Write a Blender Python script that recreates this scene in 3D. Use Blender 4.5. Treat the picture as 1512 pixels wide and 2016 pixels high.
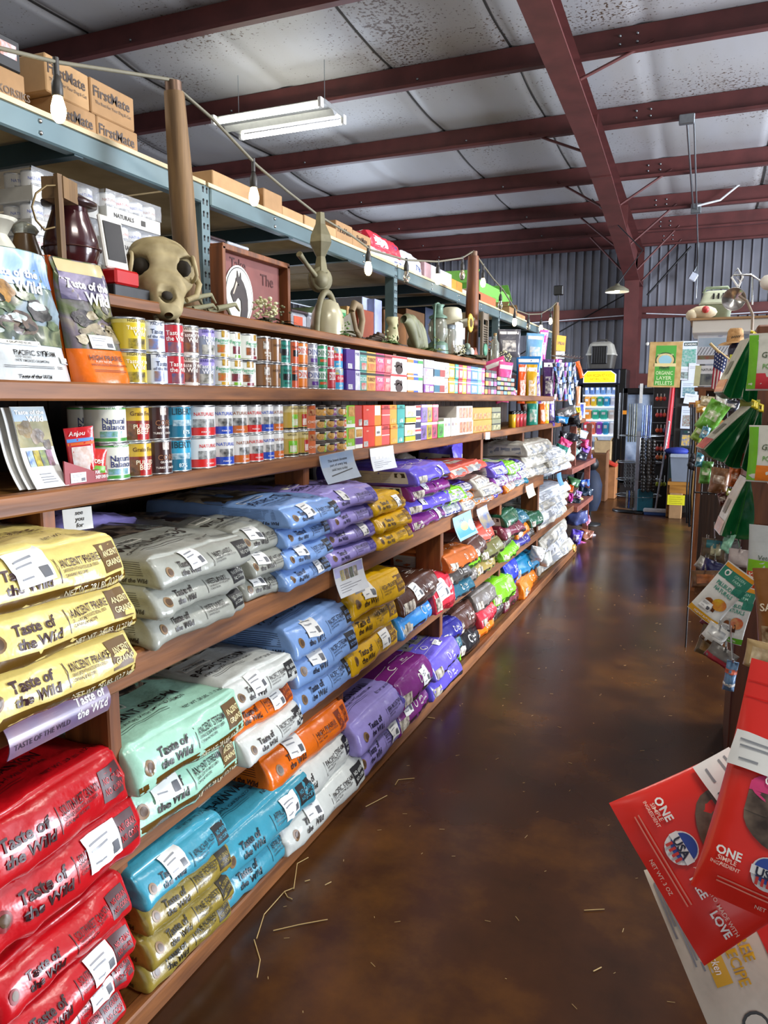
import bpy, math, random
from mathutils import Vector, Matrix, noise
from math import sin, cos, pi, atan, sqrt, radians as R
rnd = random.Random(7)
for o in list(bpy.data.objects):
    bpy.data.objects.remove(o)
SC = bpy.context.scene
COL = SC.collection

# ------------------------------------------------------------------ camera
F, CX, CY, H = 1518.0, 756.0, 1008.0, 1.5
TH, PH = atan(.4219), atan(218 / 1518)
FW = Vector((-sin(TH) * cos(PH), cos(TH) * cos(PH), -sin(PH)))
RT = Vector((cos(TH), sin(TH), 0))
UP = RT.cross(FW)
EYE = Vector((0, 0, H))
cd = bpy.data.cameras.new('camera')
cam = bpy.data.objects.new('camera', cd)
COL.objects.link(cam)
cd.sensor_fit = 'VERTICAL'
cd.sensor_height = 36
cd.lens = 36 * F / 2016
cd.clip_start = .02
cam.matrix_world = Matrix.Translation(EYE) @ Matrix((RT, UP, -FW)).transposed().to_4x4()
SC.camera = cam
SC.view_settings.view_transform = 'Standard'
SC.view_settings.look = 'None'
SC.view_settings.gamma = 1
SC.view_settings.use_curve_mapping = False
SC.view_settings.exposure = .62

# ------------------------------------------------------------------ world and lights
W = bpy.data.worlds.new('world')
SC.world = W
W.use_nodes = True
W.node_tree.nodes['Background'].inputs[0].default_value = (.86, .91, 1, 1)
W.node_tree.nodes['Background'].inputs[1].default_value = .19


def area(name, loc, tgt, sx, sy, power, col=(1, 1, 1)):
    l = bpy.data.lights.new(name, 'AREA')
    l.shape = 'RECTANGLE'
    l.size, l.size_y, l.energy, l.color = sx, sy, power, col
    o = bpy.data.objects.new(name, l)
    COL.objects.link(o)
    o.location = loc
    o.rotation_euler = (Vector(tgt) - Vector(loc)).to_track_quat('-Z', 'Y').to_euler()
    return o


area('shop_tube_light', (.6, .6, 3.9), (-.8, 1.5, .8), 1.2, .16, 28, (1, .96, .87))  # assumed overhead tube, out of view; no fixture is built
area('shop_tube_light', (.7, 3.2, 4.0), (-.8, 3.6, .8), 1.2, .16, 30, (1, .96, .89))  # likewise an assumed aisle tube without a fixture
area('shop_tube_light', (.8, 6.6, 4.0), (-.7, 6.6, .8), 1.2, .16, 36, (1, .97, .92))  # assumed tube further down the aisle, unseen and without housing
area('shop_tube_light', (-4.2, 7.25, 4.22), (-4.2, 7.25, 0), 1.1, .5, 30, (1, .97, .88))
area('shop_tube_light', (-4.6, 1.6, 4.2), (-2.2, 2.4, 1.8), 1.2, .3, 30, (1, .96, .88))  # assumed tube behind the rack, unseen, no fixture there
area('right_daylight_fill', (8.4, 7.4, 1.9), (1.2, 7.8, 4.5), 5.0, 3.4, 1900, (.83, .89, 1))  # added: unseen daylight source on the right, aimed up to brighten the ceiling
area('front_fill_light', (2.2, -3.2, 1.6), (-1.6, 5.0, 2.6), 5.0, 2.8, 30, (.93, .96, 1))  # added fill from behind the camera; no door is modelled there
area('added_back_fill', (2.6, 14.4, 2.2), (-1.0, 9, .6), 2.4, 2.2, 60, (.80, .88, 1))  # added fill inside the room; the back wall has no door
area('assumed_side_daylight', (-6.5, 13.0, 2.2), (-2, 12.0, .3), 2.4, 2.6, 150, (.74, .84, 1))  # assumed daylight from the far left, added indoors; no opening is modelled

# ------------------------------------------------------------------ helpers: pixel of the photograph -> point at a real distance


def ray(x, y):
    return FW + RT * ((x - CX) / F) - UP * ((y - CY) / F)


def hx(x, y, X):
    d = ray(x, y)
    return EYE + d * (X / d.x)


def hy(x, y, Y):
    d = ray(x, y)
    return EYE + d * (Y / d.y)


def hz(x, y, Z):
    d = ray(x, y)
    return EYE + d * ((Z - H) / d.z)


# ------------------------------------------------------------------ helpers: materials
def lin(h):
    if not isinstance(h, str):
        return h
    c = [int(h[i:i + 2], 16) / 255 for i in (1, 3, 5)]
    return tuple(x / 12.92 if x <= .04045 else ((x + .055) / 1.055) ** 2.4 for x in c)


MC = {}


def mat(col, rough=.5, metal=0, bump=0, var=.06, scale=25, emit=0, trans=0, coat=0, stretch=None, dark=None):
    k = (col, rough, metal, bump, var, scale, emit, trans, coat, stretch, dark)
    if k in MC:
        return MC[k]
    m = bpy.data.materials.new('mat_' + str(len(MC)))
    m.use_nodes = True
    n, l = m.node_tree.nodes, m.node_tree.links
    b = n['Principled BSDF']
    c = lin(col)
    b.inputs['Roughness'].default_value = rough
    b.inputs['Metallic'].default_value = metal
    if trans:
        b.inputs['Transmission Weight'].default_value = trans
    if coat:
        b.inputs['Coat Weight'].default_value = coat
        b.inputs['Coat Roughness'].default_value = .12
    tc = n.new('ShaderNodeTexCoord')
    mp = n.new('ShaderNodeMapping')
    mp.inputs['Scale'].default_value = stretch or (1, 1, 1)
    l.new(tc.outputs['Object'], mp.inputs[0])
    nz = n.new('ShaderNodeTexNoise')
    nz.inputs['Scale'].default_value = scale
    nz.inputs['Detail'].default_value = 3
    l.new(mp.outputs[0], nz.inputs['Vector'])
    r = n.new('ShaderNodeValToRGB')
    d = lin(dark) if dark else tuple(x * (1 - 1.6 * var) for x in c)
    r.color_ramp.elements[0].position, r.color_ramp.elements[1].position = .32, .68
    r.color_ramp.elements[0].color = (*d, 1)
    r.color_ramp.elements[1].color = (*(c if dark else [min(1, x * (1 + var)) for x in c]), 1)
    l.new(nz.outputs[0], r.inputs[0])
    l.new(r.outputs[0], b.inputs['Base Color'])
    if emit:
        l.new(r.outputs[0], b.inputs['Emission Color'])
        b.inputs['Emission Strength'].default_value = emit
    if bump:
        bp = n.new('ShaderNodeBump')
        bp.inputs['Strength'].default_value = bump
        bp.inputs['Distance'].default_value = .01
        l.new(nz.outputs[0], bp.inputs['Height'])
        l.new(bp.outputs[0], b.inputs['Normal'])
    MC[k] = m
    return m


def film(c):
    m = mat(c, .25, 0, .3, .04, 24, coat=.12)
    m.node_tree.nodes['Principled BSDF'].inputs['Specular IOR Level'].default_value = .38
    return m


def ink(c):
    return mat(c, .4, 0, 0, .03, 9)


def paper(c):
    return mat(c, .65, 0, .05, .03, 30)


def photo(a, b, sc=14):
    return mat(a, .3, 0, .15, .1, sc, dark=b, coat=.25)


def photo3(cols, sc=9):
    """printed picture: several colours mixed by noise"""
    m = mat(cols[0], .3, 0, .15, .1, sc, dark=cols[-1], coat=.25)
    r = [x for x in m.node_tree.nodes if x.type == 'VALTORGB'][0]
    nz = [x for x in m.node_tree.nodes if x.type == 'TEX_NOISE'][0]
    nz.inputs['Detail'].default_value = 7
    nz.inputs['Distortion'].default_value = 1.2
    if len(r.color_ramp.elements) == 2:
        for i, c in enumerate(cols[1:-1]):
            e = r.color_ramp.elements.new(.36 + .28 * (i + 1) / (len(cols) - 1))
            e.color = (*lin(c), 1)
    return m


def wood(a, b, axis=1, rough=.55):
    """lumber: grain drawn out along one axis"""
    s = [9, 9, 9]
    s[axis] = .8
    return mat(a, rough, 0, .18, .1, 4.0, stretch=tuple(s), dark=b)


WOOD = wood('#8f5829', '#5f3615')
WOODZ = wood('#854c20', '#572e10', 2)
WOODX = wood('#98622f', '#74461f', 0)
OLDWOOD = wood('#84653f', '#5c4326', 2, .7)
DECK = wood('#94672f', '#6c451b')
DARKWOOD = wood('#3a2416', '#1d110a', 2, .7)
STEEL = mat('#9aa0a3', .32, .9, 0, .05)
CHROME = mat('#d4d6d8', .18, 1, 0, .03)
RACKBLUE = mat('#5c7074', .38, .25, .04, .08, 6)
RACKDARK = mat('#243f46', .5, .1, .04, .12, 6)
REDIRON = mat('#582a28', .55, 0, .05, .14, 5)
BLACK = mat('#141416', .45, 0, .05, .1)
BLACKP = mat('#101012', .25, 0, .03, .1)
CARD = mat('#9c7850', .8, 0, .06, .06, 18)
CARD2 = mat('#ac875c', .8, 0, .06, .06, 18)
WHITE = paper('#e8e8e4')
GREYINK = ink('#8a8d92')
BARINK = ink('#5b5d62')


# ------------------------------------------------------------------ helpers: meshes
class MB:
    def __init__(s):
        s.v, s.f, s.m, s.sm, s.mats = [], [], [], [], []

    def add(s, vs, fs, m, smooth=False):
        if m not in s.mats:
            s.mats.append(m)
        i = s.mats.index(m)
        b = len(s.v)
        s.v += [tuple(p) for p in vs]
        for f in fs:
            s.f.append([b + k for k in f])
            s.m.append(i)
            s.sm.append(smooth)

    def box(s, c, d, m, rot=None, bev=0):
        c = Vector(c)
        hx_, hy_, hz_ = d[0] / 2, d[1] / 2, d[2] / 2
        if bev:
            b = min(bev, hx_ * .9, hy_ * .9, hz_ * .9)
            vs, ix = [], {}
            for sx in (-1, 1):
                for sy in (-1, 1):
                    for sz in (-1, 1):
                        for a in range(3):
                            p = [sx * (hx_ - b), sy * (hy_ - b), sz * (hz_ - b)]
                            p[a] = (sx * hx_, sy * hy_, sz * hz_)[a]
                            ix[sx, sy, sz, a] = len(vs)
                            vs.append(Vector(p))
            fs = []
            for a in range(3):
                o1, o2 = [(1, 2), (2, 0), (0, 1)][a]
                for sg in (-1, 1):
                    q = []
                    for e1, e2 in ((-1, -1), (1, -1), (1, 1), (-1, 1)):
                        k = [0, 0, 0]
                        k[a], k[o1], k[o2] = sg, e1, e2
                        q.append(ix[k[0], k[1], k[2], a])
                    fs.append(q if sg > 0 else q[::-1])
            for a in range(3):
                o1, o2 = [(1, 2), (2, 0), (0, 1)][a]
                for e1 in (-1, 1):
                    for e2 in (-1, 1):
                        k0, k1 = [0, 0, 0], [0, 0, 0]
                        k0[a], k0[o1], k0[o2] = -1, e1, e2
                        k1[a], k1[o1], k1[o2] = 1, e1, e2
                        q = [ix[(*k0, o1)], ix[(*k1, o1)], ix[(*k1, o2)], ix[(*k0, o2)]]
                        fs.append(q if e1 * e2 > 0 else q[::-1])
            for sx in (-1, 1):
                for sy in (-1, 1):
                    for sz in (-1, 1):
                        q = [ix[sx, sy, sz, a] for a in range(3)]
                        fs.append(q if sx * sy * sz > 0 else q[::-1])
        else:
            vs = [Vector((x, y, z)) for x in (-hx_, hx_) for y in (-hy_, hy_) for z in (-hz_, hz_)]
            fs = [(0, 1, 3, 2), (4, 6, 7, 5), (0, 4, 5, 1), (2, 3, 7, 6), (0, 2, 6, 4), (1, 5, 7, 3)]
        if rot:
            vs = [rot @ p for p in vs]
        s.add([p + c for p in vs], fs, m)

    def tube(s, pts, r, m, n=8, caps=True):
        pts = [Vector(p) for p in pts]
        rs = r if isinstance(r, (list, tuple)) else [r] * len(pts)
        vs, fs = [], []
        pn = None
        for i, p in enumerate(pts):
            t = (pts[min(i + 1, len(pts) - 1)] - pts[max(i - 1, 0)]).normalized()
            if pn is None:
                a = Vector((0, 0, 1)) if abs(t.z) < .9 else Vector((1, 0, 0))
            else:
                a = pn
            u = (a - t * a.dot(t)).normalized()
            pn = u
            w = t.cross(u)
            for k in range(n):
                q = 2 * pi * k / n
                vs.append(p + (u * cos(q) + w * sin(q)) * rs[i])
        for i in range(len(pts) - 1):
            for k in range(n):
                a, b = i * n + k, i * n + (k + 1) % n
                fs.append((a, b, b + n, a + n))
        s.add(vs, fs, m, True)
        if caps:
            s.add(vs[:n], [tuple(range(n))[::-1]], m)
            s.add(vs[-n:], [tuple(range(n))], m)

    def lathe(s, prof, m, c=(0, 0, 0), n=24, rot=None, smooth=True):
        """prof: (radius, height) from the bottom up"""
        c = Vector(c)
        vs, fs = [], []
        for r, z in prof:
            for k in range(n):
                q = 2 * pi * k / n
                p = Vector((r * cos(q), r * sin(q), z))
                vs.append((rot @ p if rot else p) + c)
        for i in range(len(prof) - 1):
            for k in range(n):
                a, b = i * n + k, i * n + (k + 1) % n
                fs.append((a, b, b + n, a + n))
        s.add(vs, fs, m, smooth)

    def ball(s, c, r, m, n=12, sq=(1, 1, 1), rot=None):
        k = n // 2
        vs, fs = [], []
        c = Vector(c)
        for i in range(k + 1):
            a = pi * i / k - pi / 2
            for j in range(n):
                q = 2 * pi * j / n
                p = Vector((cos(a) * cos(q) * r * sq[0], cos(a) * sin(q) * r * sq[1], sin(a) * r * sq[2]))
                vs.append((rot @ p if rot else p) + c)
        for i in range(k):
            for j in range(n):
                a, b = i * n + j, i * n + (j + 1) % n
                fs.append((a, b, b + n, a + n))
        s.add(vs, fs, m, True)

    def grid(s, fn, nu, nv, m, smooth=True):
        vs = [fn(i / nu, j / nv) for j in range(nv + 1) for i in range(nu + 1)]
        fs = [(j * (nu + 1) + i, j * (nu + 1) + i + 1, (j + 1) * (nu + 1) + i + 1, (j + 1) * (nu + 1) + i) for j in range(nv) for i in range(nu)]
        s.add(vs, fs, m, smooth)

    def sheet(s, fn, nu, nv, m, t=.0012, back=None):
        """a thin sheet with two faces and a rim"""
        e = .001

        def nrm(a, b):
            p = Vector(fn(a, b))
            n = (Vector(fn(min(a + e, 1), b)) - Vector(fn(max(a - e, 0), b))).cross(Vector(fn(a, min(b + e, 1))) - Vector(fn(a, max(b - e, 0))))
            return p, (n.normalized() if n.length else Vector((0, 0, 1)))
        s.grid(lambda a, b: nrm(a, b)[0] + nrm(a, b)[1] * t / 2, nu, nv, m)
        s.grid(lambda a, b: nrm(1 - a, b)[0] - nrm(1 - a, b)[1] * t / 2, nu, nv, back or m)
        for g, k in ((lambda q: (q, 0), nu), (lambda q: (1, q), nv), (lambda q: (1 - q, 1), nu), (lambda q: (0, 1 - q), nv)):
            vs = []
            for i in range(k + 1):
                p, n = nrm(*g(i / k))
                vs += [p + n * t / 2, p - n * t / 2]
            s.add(vs, [(2 * i, 2 * i + 1, 2 * i + 3, 2 * i + 2) for i in range(k)], back or m)

    def prism(s, pts, d, m, smooth=False):
        """polygon (3D points) pushed along d"""
        pts = [Vector(p) for p in pts]
        d = Vector(d)
        n = len(pts)
        s.add(pts + [p + d for p in pts], [tuple(range(n))[::-1], tuple(range(n, 2 * n))] + [(i, (i + 1) % n, (i + 1) % n + n, i + n) for i in range(n)], m, smooth)

    def mesh(s, name):
        me = bpy.data.meshes.new(name)
        me.from_pydata(s.v, [], s.f)
        for m in s.mats:
            me.materials.append(m)
        me.polygons.foreach_set('material_index', s.m)
        me.polygons.foreach_set('use_smooth', s.sm)
        me.update()
        return me

    def build(s, name, parent=None, world=True, loc=None):
        o = bpy.data.objects.new(name, s.mesh(name))
        COL.objects.link(o)
        if parent:
            o.parent = parent
            if world:
                q = Vector((0, 0, 0))
                while parent:
                    q += parent.location
                    parent = parent.parent
                o.location = -q
        if loc is not None:
            o.location = loc
        return o


def tag(o, label, cat, group=None, kind=None):
    o['label'] = label
    o['category'] = cat
    if group:
        o['group'] = group
    if kind:
        o['kind'] = kind
    return o


def thing(name, label, cat, loc=(0, 0, 0), group=None, rot=None):
    o = bpy.data.objects.new(name, None)
    COL.objects.link(o)
    o.location = loc
    o.empty_display_size = .05
    if rot:
        o.rotation_euler = rot
    return tag(o, label, cat, group)


def struct(o):
    o['kind'] = 'structure'
    return o


def dup(root, **kw):
    r = root.copy()
    COL.objects.link(r)
    for ch in list(root.children):
        c = ch.copy()
        COL.objects.link(c)
        c.parent = r
        for g in ch.children:
            d = g.copy()
            COL.objects.link(d)
            d.parent = c
    for k, v in kw.items():
        if k in ('label', 'group'):
            r[k] = v
        else:
            setattr(r, k, v)
    return r


# ------------------------------------------------------------------ helpers: printing on surfaces
TC = {}


def txt(s, bold=0, shear=0):
    k = (s, bold, shear)
    if k not in TC:
        c = bpy.data.curves.new('t', 'FONT')
        c.body = s
        c.resolution_u = 2
        c.offset = bold
        c.shear = shear
        o = bpy.data.objects.new('t', c)
        me = o.to_mesh()
        vs = [(v.co.x, v.co.y) for v in me.vertices]
        fs = [tuple(p.vertices) for p in me.polygons]
        o.to_mesh_clear()
        bpy.data.objects.remove(o)
        bpy.data.curves.remove(c)
        x0, x1 = (min(v[0] for v in vs), max(v[0] for v in vs)) if vs else (0, 0)
        TC[k] = ([(v[0] - x0, v[1]) for v in vs], fs, x1 - x0)
    return TC[k]


def ptext(mb, s, m, S, x, y, h, al='C', maxw=None, bold=.01, shear=0, off=.0024, rot=0):
    """letters of height h laid on a surface S(s, t) -> point, normal; x, y is the middle (C), the left (L) or the right (R) of the line"""
    vs, fs, w = txt(s, bold, shear)
    k = h / .72
    kx = k if not maxw or w * k <= maxw else maxw / w
    x0 = {'C': -w * kx / 2, 'L': 0, 'R': -w * kx}[al]
    out = []
    ca, sa = cos(rot), sin(rot)
    for a, b in vs:
        px, py = x0 + a * kx, b * k - h / 2
        p, n = S(x + px * ca - py * sa, y + px * sa + py * ca)
        out.append(p + n * off)
    mb.add(out, fs, m)


def prect(mb, m, S, a0, a1, b0, b1, n=(4, 3), off=.001, rot=0):
    ca, sa = cos(rot), sin(rot)
    cx, cy = (a0 + a1) / 2, (b0 + b1) / 2

    def fn(i, j):
        x, y = (i - .5) * (a1 - a0), (j - .5) * (b1 - b0)
        p, q = S(cx + x * ca - y * sa, cy + x * sa + y * ca)
        return p + q * off
    mb.grid(fn, n[0], n[1], m)


def pdisc(mb, m, S, x, y, rx, ry=None, off=.0013, n=14):
    ry = ry or rx
    vs = []
    for k, f in ((0, 1), (1, .55)):
        for i in range(n):
            q = 2 * pi * i / n
            p, nn = S(x + cos(q) * rx * f, y + sin(q) * ry * f)
            vs.append(p + nn * off)
    mb.add(vs, [(i, (i + 1) % n, (i + 1) % n + n, i + n) for i in range(n)] + [tuple(range(n, 2 * n))], m, True)


def pblob(mb, m, S, x, y, rx, ry, off=.0013, n=22, sd=0.0):
    """irregular printed patch"""
    vs = []
    for f in (1, .5):
        for i in range(n):
            q = 2 * pi * i / n
            k = f * (1 + .42 * noise.noise(Vector((cos(q) * 1.7 + sd, sin(q) * 1.7, sd * 3 + x * 40))))
            p, nn = S(x + cos(q) * rx * k, y + sin(q) * ry * k)
            vs.append(p + nn * off)
    mb.add(vs, [(i, (i + 1) % n, (i + 1) % n + n, i + n) for i in range(n)] + [tuple(range(n, 2 * n))], m, True)


def flat(o, u, w):
    """a flat surface: origin, unit right and unit up"""
    o, u, w = Vector(o), Vector(u).normalized(), Vector(w).normalized()
    n = u.cross(w)
    return lambda a, b: (o + u * a + w * b, n)


def sticker(mb, S, x, y, w, h, rot=0, off=.003):
    prect(mb, WHITE, S, x - w / 2, x + w / 2, y - h / 2, y + h / 2, (12, 9), off, rot)
    ca, sa = cos(rot), sin(rot)

    def at(a, b):
        return x + a * ca - b * sa, y + a * sa + b * ca
    for k, (a, b, ww) in enumerate(((-.1, .26, .6), (-.14, .1, .5), (-.2, -.26, .3))):
        cx, cy = at(a * w, b * h)
        prect(mb, GREYINK, S, cx - ww * w / 2, cx + ww * w / 2, cy - h * .025, cy + h * .025, (8, 1), off + .0009, rot)
    cx, cy = at(.3 * w, -.22 * h)
    prect(mb, BARINK, S, cx - .12 * w, cx + .12 * w, cy - .16 * h, cy + .16 * h, (4, 3), off + .0009, rot)
# ================================================================== the building
def roofz(Y):
    return 4.60 - .055 * (Y - 7.74)


YB = 15.3
# floor: brown stained concrete with a polish
fm = mat('#3b2417', .3, 0, .05, .1, 1.6)
n, l = fm.node_tree.nodes, fm.node_tree.links
b = n['Principled BSDF']
ramp = [x for x in n if x.type == 'VALTORGB'][0]
ramp.color_ramp.elements[0].position, ramp.color_ramp.elements[1].position = .28, .78
ramp.color_ramp.elements[0].color = (*lin('#2b1a0f'), 1)
ramp.color_ramp.elements[1].color = (*lin('#6e4519'), 1)
e = ramp.color_ramp.elements.new(.5)
e.color = (*lin('#402513'), 1)
nz = [x for x in n if x.type == 'TEX_NOISE'][0]
nz.inputs['Detail'].default_value = 9
nz.inputs['Roughness'].default_value = .62
n2 = n.new('ShaderNodeTexNoise')
n2.inputs['Scale'].default_value = 7
n2.inputs['Detail'].default_value = 5
mr = n.new('ShaderNodeMapRange')
mr.inputs[1].default_value, mr.inputs[2].default_value, mr.inputs[3].default_value, mr.inputs[4].default_value = .3, .7, .16, .34
l.new(n2.outputs[0], mr.inputs[0])
l.new(mr.outputs[0], b.inputs['Roughness'])
b.inputs['Specular IOR Level'].default_value = .32
FLOORM = fm
mb = MB()
mb.box((-1, 6, -.1), (19, 24, .2), fm)
struct(mb.build('floor'))
mb = MB()
mb.box((-3.9, 13.45, .004), (4.6, 3.2, .008), mat('#8a5f4d', .6, 0, .1, .15, 9))
struct(mb.build('floor_tile_area'))

# back wall: ribbed metal sheet on girts
sheetm = mat('#7f8088', .45, .15, .03, .10, 1.3, dark='#62646c')
mb = MB()
prof = []
x = -9.5
while x < 8.5:
    prof += [(x, 0), (x + .105, 0), (x + .115, -.025), (x + .13, -.025), (x + .14, 0)]
    x += .152
vs, fs = [], []
for i, (px, dy) in enumerate(prof):
    vs += [(px, YB + dy, 0), (px, YB + dy, 4.4)]
    if i:
        fs.append((2 * i - 2, 2 * i, 2 * i + 1, 2 * i - 1))
mb.add(vs, fs, sheetm)
mb.box((-.5, YB + .08, 2.2), (18, .1, 4.4), sheetm)
struct(mb.build('wall_back'))
mb = MB()
mb.box((-9.55, 6, 2.6), (.1, 18.8, 5.2), sheetm)
struct(mb.build('wall_left'))
mb = MB()
mb.box((8.55, 1.0, 2.6), (.1, 8, 5.2), sheetm)
mb.box((8.55, 12.7, 2.6), (.1, 5.3, 5.2), sheetm)
mb.box((8.55, 7.5, 4.5), (.1, 5.2, 1.4), sheetm)
struct(mb.build('wall_right'))
for i, z in enumerate((1.9, 3.1)):
    mb = MB()
    mb.box((-.5, YB - .13, z), (18, .02, .2), REDIRON)
    mb.box((-.5, YB - .08, z + .1), (18, .1, .012), REDIRON)
    mb.box((-.5, YB - .16, z - .1), (18, .06, .012), REDIRON)
    struct(mb.build('beam_girt'))

# roof insulation: white faced blanket sagging between the purlins
ins = mat('#a9aaae', .45, 0, .22, .1, 3.2, dark='#a5a4a4', stretch=(1, .3, 1))
n, l = ins.node_tree.nodes, ins.node_tree.links
b = n['Principled BSDF']
ramp = [q for q in n if q.type == 'VALTORGB'][0]
tc = [q for q in n if q.type == 'TEX_COORD'][0]
sp = n.new('ShaderNodeTexNoise')
sp.inputs['Scale'].default_value = 34
sp.inputs['Detail'].default_value = 4
big = n.new('ShaderNodeTexNoise')
big.inputs['Scale'].default_value = .9
l.new(tc.outputs['Object'], sp.inputs[0])
l.new(tc.outputs['Object'], big.inputs[0])
mm = n.new('ShaderNodeMath')
mm.operation = 'MULTIPLY_ADD'
mm.inputs[1].default_value = .55
l.new(big.outputs[0], mm.inputs[0])
l.new(sp.outputs[0], mm.inputs[2])
r2 = n.new('ShaderNodeValToRGB')
r2.color_ramp.elements[0].position, r2.color_ramp.elements[1].position = .93, 1.0
l.new(mm.outputs[0], r2.inputs[0])
mx = n.new('ShaderNodeMix')
mx.data_type = 'RGBA'
mx.inputs[7].default_value = (*lin('#574639'), 1)
l.new(r2.outputs[0], mx.inputs[0])
l.new(ramp.outputs[0], mx.inputs[6])
l.new(mx.outputs[2], b.inputs['Base Color'])
seam = mat('#343230', .8)
PUR = [2.9, 4.5, 6.12, 7.74, 9.42, 11.2, 12.75, 13.95, 14.87]
mb = MB()
edges = [-2.0, .9] + PUR + [YB + .1]
for i in range(len(edges) - 1):
    y0, y1 = edges[i], edges[i + 1]

    def fn(a, c, y0=y0, y1=y1):
        X = -9.5 + 18 * a
        Y = y0 + (y1 - y0) * c
        s = .05 * sin(pi * c) * (1 + .5 * noise.noise(Vector((X * .8, Y, 3))))
        k = abs(((X + .75) / 1.22 + .5) % 1 - .5)
        s -= .03 * max(0, 1 - k / .05)
        return (X, Y, roofz(Y) + .235 - s)
    mb.grid(fn, 260, 8, ins)
struct(mb.build('ceiling'))
mb = MB()
for q in range(-8, 9):
    X = -.75 + 1.22 * q
    if not -9.4 < X < 8.4:
        continue
    for i in range(len(edges) - 1):
        y0, y1 = edges[i], edges[i + 1]

        def fs_(a, c, y0=y0, y1=y1, X=X):
            Y = y0 + (y1 - y0) * c
            s = .05 * sin(pi * c) * (1 + .5 * noise.noise(Vector((X * .8, Y, 3)))) - .03
            return (X + (a - .5) * .026 + .012 * noise.noise(Vector((Y * 1.5, X, 1))), Y, roofz(Y) + .235 - s - .014)
        mb.grid(fs_, 1, 8, seam)
struct(mb.build('ceiling_seams'))

# purlins: red iron Z sections across the building
for Y in PUR:
    z = roofz(Y)
    mb = MB()
    mb.box((-.5, Y, z + .115), (18, .012, .23), REDIRON)
    mb.box((-.5, Y - .035, z + .006), (18, .07, .012), REDIRON)
    mb.box((-.5, Y + .035, z + .225), (18, .07, .012), REDIRON)
    mb.box((-.5, Y - .068, z + .016), (18, .006, .03), REDIRON)
    for bx in (-7.3, -5.1, -2.9, -.95, -.8, 1.9):
        mb.ball((bx, Y - .008, z + .09), .014, STEEL, 8)
        if bx in (-.95, -.8):
            mb.ball((bx, Y - .008, z + .16), .014, STEEL, 8)
    struct(mb.build('beam_purlin'))

# rigid frame: tapered rafter and column
XL, XR = -1.52, -1.28
y0, y1 = 1.0, 14.35


def rb(Y):
    q = [(2.5, 4.66), (6.2, 4.47), (8.8, 4.32), (10.2, 4.19), (12.2, 3.92), (14.35, 3.57)]
    for (a, za), (c, zc) in zip(q, q[1:]):
        if Y <= c:
            return za + (zc - za) * (Y - a) / (c - a)
    return q[-1][1]


mb = MB()
for za, zb, zc in ((0, .02, rb), ):
    vs, fs = [], []
    ys = [2.5, 4.5, 6.2, 8.8, 10.2, 12.2, 14.35]
    for Y in ys:
        z = rb(Y)
        vs += [(XL, Y, z), (XR, Y, z), (XR, Y, z + .02), (XL, Y, z + .02)]
    for i in range(len(ys) - 1):
        q = 4 * i
        fs += [(q, q + 4, q + 5, q + 1), (q + 1, q + 5, q + 6, q + 2), (q + 2, q + 6, q + 7, q + 3), (q + 3, q + 7, q + 4, q)]
    mb.add(vs, fs, REDIRON)
xm = (XL + XR) / 2
for dx in (-.006, .006):
    q = [(xm + dx, y, rb(y)) for y in (2.5, 6.2, 8.8, 10.2, 12.2, 14.35)] + [(xm + dx, YB - .1, rb(14.35)), (xm + dx, YB - .1, roofz(YB)), (xm + dx, 2.5, roofz(2.5))]
    mb.add(q, [tuple(range(len(q)))], REDIRON)
mb.add([(XL, 2.5, roofz(2.5) - .02), (XR, 2.5, roofz(2.5) - .02), (XR, YB - .1, roofz(YB) - .02), (XL, YB - .1, roofz(YB) - .02)], [(0, 1, 2, 3)], REDIRON)
for Y in (8.9, 12.2):
    mb.box((xm, Y, (rb(Y) + roofz(Y)) / 2), (.22, .014, roofz(Y) - rb(Y) - .04), REDIRON)
mb.box((xm, 10.1, rb(10.1) + .002), (.245, .02, .03), REDIRON)
struct(mb.build('beam_rafter'))
mb = MB()
zt = rb(14.35)
for dx in (0,):
    q = [(XL, 14.35, zt), (XR, 14.35, zt), (XR, 14.8, 0), (XL, 14.8, 0)]
    mb.prism(q, (0, .02, 0), REDIRON)
    mb.box((xm, YB - .16, 2.2), (.24, .02, 4.4), REDIRON)
    mb.prism([(xm - .006, 14.36, zt), (xm - .006, 14.81, 0), (xm - .006, YB - .16, 0), (xm - .006, YB - .16, 4.2)], (.012, 0, 0), REDIRON)
mb.box((xm, 14.75, zt), (.24, .8, .02), REDIRON)
struct(mb.build('column'))
# flange braces from the rafter to the purlins
for Y, sx in ((7.74, 1), (9.42, -1), (11.2, 1), (11.2, -1), (12.75, 1), (12.75, -1), (13.95, 1), (13.95, -1), (14.87, 1)):
    mb = MB()
    x0 = XR if sx > 0 else XL
    a = Vector((x0, Y - .1, rb(min(Y, 14.3)) + .03))
    c = Vector((x0 + sx * .62, Y, roofz(Y) + .08))
    mb.tube([a, c], .016, REDIRON, 6)
    struct(mb.build('beam_brace'))
# rod bracing across the wall
mb = MB()
mb.tube([(-3.6, YB - .2, 2.35), (-1.55, YB - .2, 3.45)], .012, BLACK, 6)
mb.tube([(-1.2, YB - .2, 3.4), (-.5, YB - .2, 4.2)], .018, BLACK, 6)
tag(mb.build('brace_rod'), 'thin black steel bracing rod slanting across the ribbed back wall', 'rod')
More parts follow.
